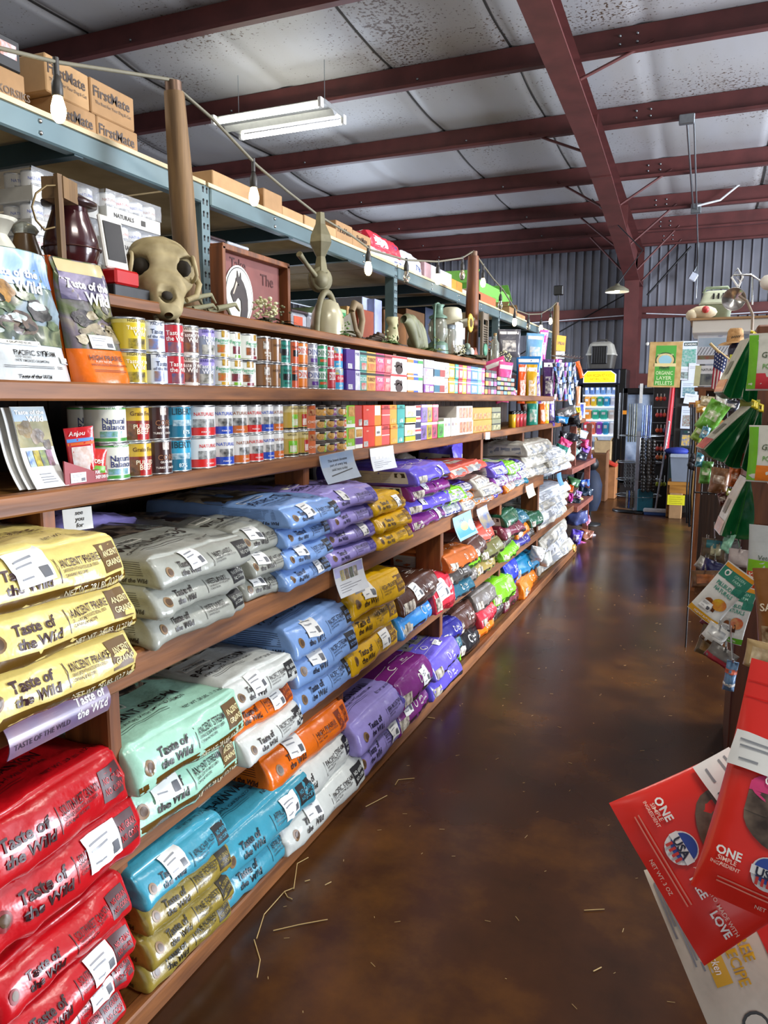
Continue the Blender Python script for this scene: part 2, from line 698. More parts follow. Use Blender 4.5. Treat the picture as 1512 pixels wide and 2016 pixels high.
# conduit and junction boxes on the right half of the roof
mb = MB()
p = [Vector((-.42, 9.38, roofz(9.42) - .02)), Vector((-.42, 12.7, roofz(12.75) - .03))]
mb.tube(p, .014, STEEL, 6)
mb.tube([p[0] + Vector((.07, 0, 0)), p[1] + Vector((.05, 0, -.02)), Vector((-.37, 14.9, 4.0)), Vector((-.37, 15.05, 3.3))], .012, STEEL, 6)
tag(mb.build('conduit'), 'grey metal conduit running along under the roof on the right', 'conduit')
mb = MB()
mb.box((-.42, 9.34, roofz(9.42) - .02), (.16, .06, .1), STEEL, bev=.008)
tag(mb.build('junction_box'), 'grey junction box on the second purlin right of the rafter', 'junction box')
mb = MB()
mb.box((-.38, 12.66, roofz(12.75) - .03), (.14, .06, .14), STEEL, bev=.008)
tag(mb.build('junction_box'), 'grey junction box lower down where the white cable bends', 'junction box')
mb = MB()
a = Vector((-.36, 12.62, roofz(12.75)))
mb.tube([a, a + Vector((.3, 0, .05)), a + Vector((.62, 0, .3)), a + Vector((1.6, 0, .36)), a + Vector((4, 0, .4))], .016, mat('#d0d2d4', .4), 6)
tag(mb.build('white_cable'), 'white cable bending along the purlin at the right', 'cable')
mb = MB()
mb.tube([(-3.9, YB - .2, 2.97), (-1.5, YB - .22, 3.06)], .011, mat('#c9ccd2', .4), 6)
mb.tube([(-1.2, YB - .2, 3.08), (-.2, YB - .22, 3.0), (1.9, YB - .2, 3.05)], .011, mat('#c9ccd2', .4), 6)
tag(mb.build('wall_cable'), 'thin pale cable strung along the back wall girt', 'cable')
# fluorescent fixture
t = thing('shop_light', 'white double fluorescent shop light hanging under the purlins', 'light fixture', (-4.22, 7.3, 4.3))
mb = MB()
mb.box((-4.22, 7.26, 4.36), (1.26, .42, .05), mat('#8f9191', .4), bev=.01)
mb.prism([(-4.85, 7.2, 4.335), (-4.85, 7.32, 4.335), (-4.85, 7.26, 4.29)], (1.26, 0, 0), mat('#a4a6a6', .3))
mb.build('housing', t)
tm = mat('#fffbe8', .5, emit=14)
for y in (7.0, 7.5):
    mb = MB()
    mb.tube([(-4.8, y, 4.31), (-3.64, y, 4.31)], .026, tm, 10)
    for xx in (-4.83, -3.61):
        mb.box((xx, y, 4.33), (.04, .06, .09), WHITE, bev=.006)
    mb.build('fluorescent_tube', t)
mb = MB()
for xx in (-4.7, -3.7):
    mb.tube([(xx, 7.26, 4.38), (xx, 7.26, 4.85)], .004, STEEL, 5)
mb.build('hanger_chain', t)
# ================================================================== the wooden shelving
DIV = [.18, 1.36, 2.56, 3.76, 4.97, 6.19]
ZF, ZD, ZC, ZB, ZA, ZT = .06, .452, .905, 1.30, 1.545, 1.79
XF, XU, XD = -1.24, -1.37, -1.52
YE = 8.1
unit = thing('shelving_unit', 'long brown lumber shelving unit lining the left of the aisle', 'shelving', (-1.6, 4, 0))


def plank(name, x0, x1, y0, y1, z0, z1, m=WOOD, nose=True):
    mb = MB()
    mb.box(((x0 + x1) / 2 - (.02 if nose else 0), (y0 + y1) / 2, (z0 + z1) / 2), (x1 - x0 - (.04 if nose else 0), y1 - y0, z1 - z0 - (.012 if nose else 0)), DECK if nose else m)
    if nose:
        mb.box((x1 - .019, (y0 + y1) / 2, (z0 + z1) / 2), (.038, y1 - y0, z1 - z0), m, bev=.005)
    return mb.build(name, unit)


plank('kick_board', -1.93, -1.18, -.6, 7.8, .0, ZF)
plank('shelf_board', -1.93, XF, -.6, 7.9, ZD - .058, ZD)
plank('shelf_board', -1.93, XF, -.6, 6.3, ZC - .078, ZC)
plank('shelf_board', -1.93, XU, -.6, 9.4, ZB - .048, ZB)
plank('shelf_board', -1.93, XU, -.6, YE, ZA - .044, ZA)
plank('top_board', -1.93, XD, .9, 5.5, ZT - .034, ZT)
for Y in DIV:
    mb = MB()
    mb.box((XF - .06 - .02, Y - .02, (ZF + ZC) / 2), (.14, .042, ZC - ZF - .06), WOODZ, bev=.004)
    mb.build('post', unit)
    mb = MB()
    mb.box((-1.88, Y - .02, (ZF + ZC) / 2), (.1, .042, ZC - ZF - .06), WOODZ)
    mb.build('post', unit)
for Y in [1.33, 2.56, 4.97, 6.19, 7.42]:
    mb = MB()
    mb.box((XU - .08, Y - .02, (ZC + ZB) / 2 - .02), (.13, .042, ZB - ZC - .03), WOODZ, bev=.004)
    mb.build('post', unit)
for Y in (3.9, 8.0):
    mb = MB()
    mb.box((XU - .25, Y - .02, (ZB + ZT) / 2 - .04), (.09, .042, ZT - ZB), WOODZ)
    mb.build('post', unit)
mb = MB()
for k in range(72):
    mb.box((-1.96, -.55 + k * .118, .95), (.02, .112, 1.86), DARKWOOD)
mb.build('back_panel', unit)
# lower stepped end of the shelving, dark red boards
mb = MB()
mb.box((-1.62, 7.95, .35), (.6, .04, .7), WOODZ)
mb.build('end_panel', unit)
pinkwood = wood('#8e5040', '#6f3a2e')
for (z, x1, ya, yb) in ((.44, -1.2, 7.9, 9.0), (.86, -1.24, 7.5, 9.1)):
    mb = MB()
    mb.box((-1.6, (ya + yb) / 2, z - .03), (.8, yb - ya, .055), pinkwood, bev=.004)
    mb.build('end_shelf', unit)
for Y, z0, z1 in ((8.95, .0, .41), (8.95, .44, .83), (9.0, .86, 1.25), (7.9, .86, 1.25)):
    mb = MB()
    mb.box((-1.27, Y, (z0 + z1) / 2), (.06, .042, z1 - z0), pinkwood)
    mb.build('end_post', unit)

# ------------------------------------------------------------------ the steel rack behind
XK = -2.06
rk = thing('pallet_rack', 'blue steel rack with plywood deck standing behind the wooden shelves', 'rack', (-2.6, 5, 0))
BB, BT = 2.332, 2.408
ply = mat('#d2c19c', .7, 0, .08, .12, 6, dark='#b5a27c')
bays = [(-.6, 2.85), (2.91, 5.02), (5.08, 7.82), (7.88, 10.62)]
for a, c in bays:
    for X in (XK, -3.35):
        mb = MB()
        mb.box((X, (a + c) / 2, (BB + BT) / 2), (.05, c - a, BT - BB), RACKBLUE, bev=.006)
        for Y in (a + .25 * (c - a), a + .5 * (c - a), a + .75 * (c - a)):
            for z in (BB + .02, BT - .02):
                mb.ball((X + .026, Y, z), .008, CHROME, 8)
        mb.build('beam', rk)
    nn = max(3, int((c - a) / .62))
    for k in range(1, nn):
        mb = MB()
        mb.box(((XK - 3.25) / 2, a + k * (c - a) / nn, BB + .03), (1.22, .04, .07), RACKDARK)
        mb.build('cross_bar', rk)
    mb = MB()
    mb.box(((XK + .028 - 3.35) / 2, (a + c) / 2, BT + .008), (3.35 + XK + .028, c - a + .04, .016), ply)
    mb.build('plywood_deck', rk)
    mb = MB()
    mb.box(((XK - 3.25) / 2, (a + c) / 2, 1.62), (1.25, c - a, .04), ply)
    mb.build('lower_deck', rk)
    mb = MB()
    mb.box((XK, (a + c) / 2, 1.60), (.05, c - a, .08), RACKBLUE)
    mb.build('beam', rk)
for Y in (2.88, 5.05, 7.85, 10.65):
    for X in (XK + .01, -3.35):
        mb = MB()
        top = BT + .012
        mb.box((X, Y, top / 2), (.012, .058, top), RACKBLUE)
        mb.box((X - .03, Y - .026, top / 2), (.06, .01, top), RACKBLUE if X > -3 else RACKDARK)
        for k in range(26):
            z = top - .03 - k * .05
            for dy in (-.013, .013):
                mb.box((X + .0065, Y + dy, z), (.002, .008, .02), BLACK)
                mb.ball((X + .0065, Y + dy, z + .009), .0058, BLACK, 6)
        mb.build('upright', rk)
    mb = MB()
    mb.tube([(XK, Y, 1.7), (-3.35, Y, 2.25)], .018, RACKDARK, 6)
    mb.build('upright_brace', rk)
# ================================================================== bags of pet food lying on the shelves
def bagfn(L, Wd, T, seed, wr=1.0, slope=.042):
    r = .013
    rz = min(.015, T * .2)
    sd = Vector((seed * 3.17, seed * 1.71, seed * .9))

    def fn(x, y, z):
        c = Vector((min(max(x, -L + r), -r), min(max(y, -Wd / 2 + r), Wd / 2 - r), min(max(z, rz), T - rz)))
        d = Vector(((x - c.x) / r, (y - c.y) / r, (z - c.z) / rz))
        if d.length > 0:
            d.normalize()
        p = c + Vector((d.x * r, d.y * r, d.z * rz))
        v, w, u = 2 * y / Wd, z / T, min(1, -x / L)
        v2 = 1 - min(1, v * v)
        p.z += w * T * (.15 * v2 * (1 - (2 * u - 1) ** 4) - .05) - .04 * T * (1 - w) * 0
        p.z += T * .05 * noise.noise(Vector((v * 1.3, u * 2, seed)))
        p.x += max(0, 1 - u) ** 8 * (.014 * v2 * sin(pi * min(1, max(0, w))) - slope * w * w)
        n = noise.noise(p * 8 + sd) * .0055 + noise.noise(p * 21 + sd) * .0022
        k = 1 - abs(noise.noise(p * 7 + sd * 2))
        n += wr * (.007 * k ** 9)
        kk = 1 - abs(noise.noise(Vector((p.x * 5, p.y * 16, p.z * 9)) + sd))
        n += wr * .004 * kk ** 10
        return p + d * n * wr
    return fn


def bag_body(mb, L, Wd, T, fn, mtop, mfront, mside):
    xs = [0, -.006, -.014, -.024, -.04, -.058, -.078, -.1, -.125, -.15, -.18, -.21, -.25, -.3, -.36 * L / .4 if L > .4 else -.31, -L]
    xs = sorted(set(x for x in xs if x >= -L), reverse=True)
    h = Wd / 2
    k = [.0, .015, .035, .06, .1, .16, .23, .3, .37, .44, .51, .58, .65, .72, .79, .85, .9, .94, .965, .985, 1]
    ys = [-h + Wd * q for q in k]
    zs = [T * q for q in (0, .05, .1, .18, .26, .34, .42, .5, .58, .66, .74, .82, .9, .95, 1)]
    ix, vs = {}, []

    def g(x, y, z):
        q = (round(x, 5), round(y, 5), round(z, 5))
        if q not in ix:
            ix[q] = len(vs)
            vs.append(fn(x, y, z))
        return ix[q]
    groups = {}

    def face(m, q):
        groups.setdefault(m, []).append(q)
    for i in range(len(xs) - 1):
        for j in range(len(ys) - 1):
            for z, m in ((T, mtop), (0, mside)):
                q = [g(xs[i + 1], ys[j], z), g(xs[i], ys[j], z), g(xs[i], ys[j + 1], z), g(xs[i + 1], ys[j + 1], z)]
                face(m, q if z else q[::-1])
    for j in range(len(ys) - 1):
        for a in range(len(zs) - 1):
            for x, m in ((0, mfront), (-L, mside)):
                q = [g(x, ys[j], zs[a]), g(x, ys[j + 1], zs[a]), g(x, ys[j + 1], zs[a + 1]), g(x, ys[j], zs[a + 1])]
                face(m, q if x == 0 else q[::-1])
    for i in range(len(xs) - 1):
        for a in range(len(zs) - 1):
            for y in (-h, h):
                q = [g(xs[i + 1], y, zs[a]), g(xs[i], y, zs[a]), g(xs[i], y, zs[a + 1]), g(xs[i + 1], y, zs[a + 1])]
                face(mside, q if y < 0 else q[::-1])
    b = len(mb.v)
    mb.v += [tuple(p) for p in vs]
    for m, fs in groups.items():
        if m not in mb.mats:
            mb.mats.append(m)
        i = mb.mats.index(m)
        for f in fs:
            mb.f.append([b + q for q in f])
            mb.m.append(i)
            mb.sm.append(True)


def surf(fn3, e=.004):
    def S(a, b):
        p = fn3(a, b)
        n = (fn3(a + e, b) - p).cross(fn3(a, b + e) - p)
        return p, n.normalized()
    return S


BROWN, DKINK, CREAM = ink('#4f3518'), ink('#23201f'), ink('#d9cfae')
BRONZE = ink('#7c5c33')


def p_wild(mb, S, Wd, T, d, near):
    """the range with a round badge, two line name and boxed panel"""
    ik = ink(d.get('ink', '#2b2320'))
    f = S['front']
    if d.get('band'):
        prect(mb, film(d['band']), f, -Wd * .49, Wd * .49, .0, T * .24, (14, 2), .0012)
        ptext(mb, 'NET WT. 28 LBS. (12.7 kg)', CREAM, f, Wd * .45, T * .13, T * .1, 'R', bold=.01)
    y = T * (.56 if d.get('band') else .52)
    pdisc(mb, ink(d.get('seal', '#7c5c33')), f, -Wd * .4, y - T * .03, T * .14, T * .16)
    pdisc(mb, BROWN, f, -Wd * .395, y - T * .03, T * .085, T * .1, .002)
    h = T * .185
    ptext(mb, 'Taste of', ik, f, -Wd * .31, y + h * .62, h, 'L', Wd * .3, .03, .12)
    ptext(mb, 'the Wild', ik, f, -Wd * .31, y - h * .72, h, 'L', Wd * .3, .03, .12)
    prect(mb, ik, f, .0, .002, y - h * 1.2, y + h * 1.2, (1, 3), .0016)
    ptext(mb, d['name'], ik, f, Wd * .025, y + h * .6, T * .15, 'L', Wd * .275, .008)
    if near:
        ptext(mb, d['sub'], ik, f, Wd * .025, y - h * .1, T * .065, 'L', Wd * .25, .004)
        ptext(mb, 'CANINE RECIPE', ik, f, Wd * .025, y - h * .6, T * .06, 'L', Wd * .2, .004)
    bg = d.get('badge', '#1c1b1b')
    prect(mb, ink(bg), f, Wd * .31, Wd * .465, y - T * .26, y + T * .3, (4, 3), .0015)
    tx = ink(d.get('badgetxt', d['base']))
    a, c = ('ANCIENT', 'GRAINS') if 'badgetxt' in d else ('NO GRAIN', 'NO CORN')
    ptext(mb, a, tx, f, Wd * .395, y + T * .1, T * .12, 'C', Wd * .13, .012, off=.0024)
    ptext(mb, c, tx, f, Wd * .395, y - T * .09, T * .12, 'C', Wd * .13, .012, off=.0024)
    t = S['top']
    ptext(mb, d['name'], ik, t, -Wd * .12, .15, .036, 'C', Wd * .7, .012)
    ptext(mb, d['sub'], ik, t, -Wd * .12, .108, .014, 'C', Wd * .66, .004)
    ptext(mb, 'NET WT. 28 LBS. (12.7 kg)', ik, t, Wd * .27, .05, .017, 'C', Wd * .38, .005)
    if near:
        for yy in (.078, .088):
            prect(mb, ik, t, -Wd * .42, Wd * .02, yy, yy + .0016, (6, 1), .0016)
    prect(mb, ink(d.get('pill', '#efe9dc')), t, -Wd * .44, -Wd * .1, .188, .222, (6, 2), .0012)
    prect(mb, film(d['base']), t, -Wd * .43, -Wd * .11, .192, .218, (6, 2), .0018)
    ptext(mb, 'GRAIN-FREE RECIPE' if 'badgetxt' not in d else 'ANCIENT GRAINS', ik, t, -Wd * .27, .205, .013, 'C', Wd * .3, .008, off=.0024)
    prect(mb, photo3([d.get('pic', ('#8d8069', '#3c342a'))[0], '#4a4038', '#b8a890', d.get('pic', ('#8d8069', '#3c342a'))[1]], 12), t, -Wd * .5, Wd * .5, .26, .58, (12, 8), .001)
    s = S['side']
    for k in range(7):
        prect(mb, ik, s, -.26, -.05, T * (.42 + .07 * k), T * (.435 + .07 * k), (5, 1), .0014)
    ptext(mb, 'Taste of the Wild', ik, s, -.04, T * .25, T * .15, 'R', .22, .03, .12)


def p_plain(mb, S, Wd, T, d, near):
    """dark bags with fine white lines, a round logo and a photograph on the corner"""
    wk = ink(d.get('ink', '#e9e4da'))
    t, f, s = S['top'], S['front'], S['side']
    for yy in (.075, .14):
        prect(mb, wk, t, -Wd * .46, Wd * .46, yy, yy + .0022, (8, 1), .0016)
    pdisc(mb, wk, t, -Wd * .14, .105, .026, .022, .0014)
    pdisc(mb, film(d['base']), t, -Wd * .14, .105, .02, .017, .002)
    ptext(mb, d['name'], wk, t, Wd * .16, .108, .016, 'C', Wd * .4, .008)
    ptext(mb, d['sub'], wk, t, Wd * .16, .09, .01, 'C', Wd * .4, .004)
    pdisc(mb, wk, f, Wd * .05, T * .62, T * .17, T * .17, .0014)
    pdisc(mb, film(d['base']), f, Wd * .05, T * .62, T * .13, T * .13, .002)
    ptext(mb, d['name'], wk, f, Wd * .15, T * .66, T * .13, 'L', Wd * .3, .01)
    ptext(mb, d['sub'], wk, f, Wd * .15, T * .48, T * .09, 'L', Wd * .28, .006)
    prect(mb, photo('#e2dac8', '#4a3a2a', 40), f, -Wd * .47, -Wd * .26, T * .12, T * .55, (3, 3), .0014)
    prect(mb, film(d.get('foot', '#2a2420')), f, -Wd * .26, Wd * .48, T * .03, T * .24, (10, 2), .0012)
    g = paper(d.get('panel', '#b9b5a8'))
    prect(mb, g, s, -.33, -.045, T * .14, T * .84, (8, 3), .0012)
    prect(mb, DKINK, s, -.11, -.055, T * .5, T * .78, (3, 2), .0018)
    for k in range(5):
        prect(mb, GREYINK, s, -.31, -.13, T * (.22 + .11 * k), T * (.25 + .11 * k), (4, 1), .0018)
    pdisc(mb, g, s, -.085, T * .62, .012, .012, .0024)
    if d.get('stripe'):
        prect(mb, film(d['stripe']), t, -Wd * .5, Wd * .5, .16, .3, (8, 4), .001)
        ptext(mb, d.get('word', 'ELEMENT'), DKINK, t, 0, .205, .04, 'C', Wd * .7, .01)


def p_back(mb, S, Wd, T, d, near):
    """bags stacked with their back panel of small print towards the aisle"""
    f, s, t = S['front'], S['side'], S['top']
    g = paper(d.get('panel', '#c3bfb2'))
    for F_, a, b in ((f, -Wd * .44, Wd * .3), (s, -.32, -.05)):
        prect(mb, g, F_, a, b, T * .12, T * .88, (8, 3), .0012)
        for k in range(3):
            x0 = a + (b - a) * (.06 + .32 * k)
            prect(mb, GREYINK, F_, x0, x0 + (b - a) * .27, T * .25, T * .75, (3, 2), .0017)
    prect(mb, g, t, -Wd * .45, Wd * .3, .1, .34, (6, 4), .0012)


# kind: colours, words
D = {
    'yellow': dict(p=p_wild, base='#dcc878', ink='#3a1d22', name='ANCIENT PRAIRIE', sub='CANINE RECIPE WITH ROASTED BISON & VENISON', band='#5d4113', badge='#5d4113', badgetxt='#e8d9a0', pic=('#b8ad45', '#2c2a1c'), d='pale yellow bag'),
    'grey': dict(p=p_wild, base='#9c9e94', name='WETLANDS', sub='CANINE RECIPE WITH ROASTED FOWL', pic=('#c9a892', '#3c2b34'), d='grey bag'),
    'blue': dict(p=p_wild, base='#80a4da', ink='#1c2234', name='PACIFIC STREAM', sub='CANINE RECIPE WITH SMOKED SALMON', pic=('#d8d2b8', '#6a5d3a'), d='sky blue bag'),
    'lav': dict(p=p_wild, base='#9a8fd2', ink='#201a3a', name='SIERRA MOUNTAIN', sub='CANINE RECIPE WITH ROASTED LAMB', badge='#4a3f9a', pic=('#b9b6a4', '#4a4840'), d='lavender bag'),
    'gold': dict(p=p_wild, base='#dcab10', ink='#3a2608', name='HIGH PRAIRIE', sub='WITH ROASTED BISON & VENISON', badge='#6b4708', pic=('#c99b28', '#3d3216'), d='golden yellow bag'),
    'mint': dict(p=p_wild, base='#a3d2ba', name='ANCIENT STREAM', sub='CANINE RECIPE WITH SMOKED SALMON', band='#5d4113', badge='#5d4113', badgetxt='#e8d9a0', pic=('#6e746c', '#20242a'), d='mint green bag'),
    'white': dict(p=p_wild, base='#cfd3cd', name='PACIFIC STREAM', sub='PUPPY RECIPE WITH SMOKED SALMON', pic=('#8b9a90', '#3a4038'), d='silvery white bag'),
    'orange': dict(p=p_wild, base='#e36d12', ink='#38160a', name='HIGH PRAIRIE', sub='PUPPY RECIPE WITH BISON & VENISON', badge='#7a2e0a', pic=('#8b5a2a', '#2a1c12'), d='bright orange bag'),
    'teal': dict(p=p_wild, base='#3f93a9', ink='#0e1c24', name='APPALACHIAN VALLEY', sub='WITH VENISON & GARBANZO BEANS', pic=('#b79a3a', '#5a4a1c'), d='teal blue bag'),
    'olive': dict(p=p_wild, base='#8c7a33', ink='#1d1709', name='PINE FOREST', sub='WITH VENISON & LEGUMES', badge='#2a220c', pic=('#8f8a4a', '#2f2d18'), d='olive gold bag'),
    'red': dict(p=p_wild, base='#b00e17', ink='#2a070a', name='SOUTHWEST CANYON', sub='CANINE RECIPE WITH WILD BOAR', badge='#3a0a0c', seal='#7a1014', pic=('#2a2523', '#0f0d0d'), d='glossy red bag'),
    'plum': dict(p=p_plain, base='#752673', name='pure', sub='salmon & peas', d='plum purple bag'),
    'violet': dict(p=p_plain, base='#6355c8', name='pure', sub='turkey entree', d='violet blue bag'),
    'violetgrey': dict(p=p_plain, base='#6f62d0', name='pure', sub='senior', stripe='#8c8a86', word='ALLERGY', d='grey striped violet bag'),
    'brown': dict(p=p_plain, base='#4a2c20', name='grain free', sub='lamb & peas', d='dark brown bag'),
    'crimson': dict(p=p_plain, base='#c93040', foot='#8a1622', name='nutri', sub='beef', d='crimson bag'),
    'sky': dict(p=p_plain, base='#3a8fd8', name='puppy', sub='large breed', d='bright blue bag'),
    'navy': dict(p=p_plain, base='#2b2a80', name='adult', sub='chicken & rice', d='navy blue bag'),
    'rust': dict(p=p_plain, base='#b5602a', name='adult', sub='trout & rice', d='rust orange bag'),
    'cocoa': dict(p=p_plain, base='#55382f', name='adult', sub='lamb meal', d='cocoa brown bag'),
    'salmon': dict(p=p_plain, base='#e25c4c', name='select', sub='ocean', d='salmon red bag'),
    'char': dict(p=p_plain, base='#4c4742', name='senior', sub='chicken', d='charcoal grey bag'),
    'taupe': dict(p=p_plain, base='#77706a', name='weight', sub='turkey', d='taupe grey bag'),
    'lime': dict(p=p_plain, base='#76c21e', foot='#2d4a10', name='lite', sub='chicken', d='lime green bag'),
    'petrol': dict(p=p_plain, base='#2f6274', name='duck', sub='& oatmeal', d='petrol blue bag'),
    'moss': dict(p=p_plain, base='#6f6e42', name='quail', sub='& rice', d='moss green bag'),
    'khaki': dict(p=p_plain, base='#a08c4c', name='hen', sub='& rice', d='khaki bag'),
    'forest': dict(p=p_plain, base='#22553c', name='adult', sub='venison', d='forest green bag'),
    'black': dict(p=p_plain, base='#1c1a1c', name='adult', sub='bison', d='black bag'),
    'cobalt': dict(p=p_plain, base='#2a3fc0', name='puppy', sub='chicken', d='cobalt blue bag'),
    'ocean': dict(p=p_plain, base='#17739c', name='fish', sub='select', d='ocean blue bag'),
    'tanger': dict(p=p_plain, base='#e87a18', foot='#a84c0c', name='kitten', sub='& cat', d='tangerine bag'),
    'maroon': dict(p=p_plain, base='#6e2b3a', name='adult', sub='beef', d='maroon bag'),
    'newsgrey': dict(p=p_back, base='#b8b4a6', panel='#d0ccc0', d='grey print sack'),
    'salmonback': dict(p=p_back, base='#e25c4c', panel='#bdb8ac', d='salmon red bag with print panel'),
    'plumback': dict(p=p_back, base='#7a2f86', panel='#b4b0b4', d='plum bag with print panel'),
    'violetback': dict(p=p_back, base='#5a4ab0', panel='#b4b2b8', d='violet bag with print panel'),
    'limeback': dict(p=p_back, base='#7ac826', panel='#c9c8bc', d='lime bag with print panel'),
    'navyback': dict(p=p_back, base='#2f2c86', panel='#c0bec0', d='navy bag with print panel'),
    'tealback': dict(p=p_back, base='#1f6f84', panel='#b9bcbc', d='teal bag with print panel'),
    'orangeback': dict(p=p_back, base='#e07a1c', panel='#bdb5a6', d='orange bag with print panel'),
    'palewhite': dict(p=p_back, base='#d8dde6', panel='#e2e4e8', d='pale bluish white bag'),
}
ORD = {1: ['only'], 2: ['lower', 'upper'], 3: ['bottom', 'middle', 'top'], 4: ['bottom', 'second lowest', 'second highest', 'top'], 5: ['bottom', 'second lowest', 'middle', 'second highest', 'top'],
       6: ['bottom', 'second lowest', 'third lowest', 'third highest', 'second highest', 'top']}
SEED = [11]


def make_bag(kind, label, loc, Wd, T, rz=0, ry=0, L=.58, near=True, price=None, group='pet food bags on the long shelves', wr=1.0, name='pet_food_bag', slope=.042):
    d = D[kind]
    SEED[0] += 1
    fn = bagfn(L, Wd, T, SEED[0], wr, slope)
    mb = MB()
    bf = film(d['base'])
    bag_body(mb, L, Wd, T, fn, bf, bf, bf)
    S = {'front': surf(lambda a, b: fn(0, a, b)), 'top': surf(lambda a, b: fn(-b, a, T)), 'side': surf(lambda a, b: fn(a, -Wd / 2, b))}
    d['p'](mb, S, Wd, T, d, near)
    o = mb.build(name)
    o.location = loc
    o.rotation_euler = (0, ry, rz)
    tag(o, label, 'pet food bag', group)
    if price:
        face, x, y, rot = price
        mb = MB()
        q = T * .62
        if face == 'front':
            sticker(mb, S['front'], x * Wd, y * T, q * 1.25, q * .95, rot, .0035)
        else:
            sticker(mb, S['top'], x * Wd, y, .075, .055, rot, .0035)
        mb.build('price_label', o, world=False)
    return o


def stack(xl, xr, py, zb, ztop_px, kinds, place, XFr=-1.2, near=True, L=.58, seed=0, jit=1.0, wr=1.0, prices=True, over=None):
    """bags lying one on another; xl, xr: the stack's left and right end along the shelf, read at height py"""
    rr = random.Random(seed * 31 + len(kinds))
    a, c = hx(xl, py, XFr).y, hx(xr, py, XFr).y
    Wd = c - a
    ztop = hx((xl + xr) / 2, ztop_px, XFr - .05).z
    n = len(kinds)
    T = (ztop - zb) / n
    for i, k in enumerate(kinds):
        dsc = D[k]['d']
        if n == 1:
            lab = '%s %s' % (dsc, place)
        else:
            lab = '%s, %s of %d %s' % (dsc, ORD[n][i], n, place)
        pr = None
        if prices and near:
            pr = rr.choice([('front', -.14, .72, .1), ('front', .2, .55, .0), ('front', -.2, .8, -.1), ('top', .1, .06, .1), None]) if n < 9 else None
        make_bag(k, lab, (XFr + rr.uniform(-.025, .02) * jit + (over[i] if over else 0), (a + c) / 2 + rr.uniform(-.014, .014) * jit, zb + i * T), Wd * rr.uniform(.98, 1.02), T * 1.06, rr.uniform(-.06, .06) * jit, 0, L, near, pr, wr=wr)


# middle shelf
stack(-60, 252, 1190, ZC, 1075, ['yellow'] * 3, 'at the left edge of the middle shelf', -1.17, seed=1, over=[.03, .015, -.01])
stack(308, 492, 1160, ZC, 1065, ['grey'] * 3, 'beside the yellow bags, middle shelf', -1.2, seed=2)
stack(492, 566, 1110, ZC, 1030, ['grey'] * 3, 'left of the sky blue bags, middle shelf', -1.23, seed=3)
stack(566, 660, 1075, ZC, 983, ['blue'] * 4, 'right of the grey bags, middle shelf', -1.2, seed=4)
stack(660, 748, 1040, ZC, 957, ['lav'] * 4, 'left of the golden bags, middle shelf', -1.2, seed=5)
stack(746, 808, 1020, ZC, 968, ['gold'] * 3, 'right of the lavender stack on the middle shelf', -1.2, seed=6)
stack(812, 886, 1000, ZC, 912, ['plum', 'violet', 'plum', 'violet'], 'right of the golden stack on the middle shelf', -1.23, seed=7, L=.5)
# lower shelf
stack(-60, 278, 1640, ZD, 1540, ['red'] * 2, 'at the left edge of the lower shelf', -1.19, seed=11)
stack(272, 478, 1500, ZD, 1400, ['mint'] * 2, 'right of the first post on the lower shelf', -1.19, seed=12)
stack(474, 590, 1380, ZD, 1300, ['white', 'orange', 'white'], 'right of the mint bags, lower shelf', -1.19, seed=13)
stack(588, 706, 1290, ZD, 1195, ['blue'] * 3, 'left of the golden bags on the lower shelf', -1.2, seed=14)
stack(694, 788, 1220, ZD, 1130, ['gold'] * 3, 'right of the sky blue bags on the lower shelf', -1.2, seed=15)
stack(788, 868, 1200, ZD, 1135, ['sky', 'brown'], 'right of the golden bags on the lower shelf', -1.21, seed=16, L=.45)
stack(856, 893, 1150, ZD, 1128, ['crimson'], 'slumped beside the dark brown bag on the lower shelf', -1.2, seed=17, L=.4)
# bottom deck
stack(-20, 264, 1880, ZF, 1795, ['red'] * 4, 'at the left edge of the bottom deck', -1.18, seed=21, over=[-.01, .0, .01, .0])
stack(282, 446, 1760, ZF, 1632, ['olive', 'olive', 'olive', 'teal'], 'right of the red bags on the bottom deck', -1.18, seed=22)
stack(440, 622, 1650, ZF, 1572, ['teal'] * 2, 'before the bare board on the bottom deck', -1.16, seed=23)
stack(556, 708, 1500, ZF, 1415, ['white', 'white', 'orange'], 'below the sky blue bags on the bottom deck', -1.18, seed=24, over=[.01, .0, -.03])
stack(702, 802, 1430, ZF, 1365, ['lav', 'lav'], 'left of the plum bags on the bottom deck', -1.16, seed=25)
stack(786, 850, 1360, ZF, 1300, ['plum', 'plum'], 'right of the lavender bags on the bottom deck', -1.17, seed=26, L=.45)
stack(850, 903, 1300, ZF, 1262, ['violet', 'violetgrey'], 'right of the plum bags on the bottom deck', -1.17, seed=27, L=.45)
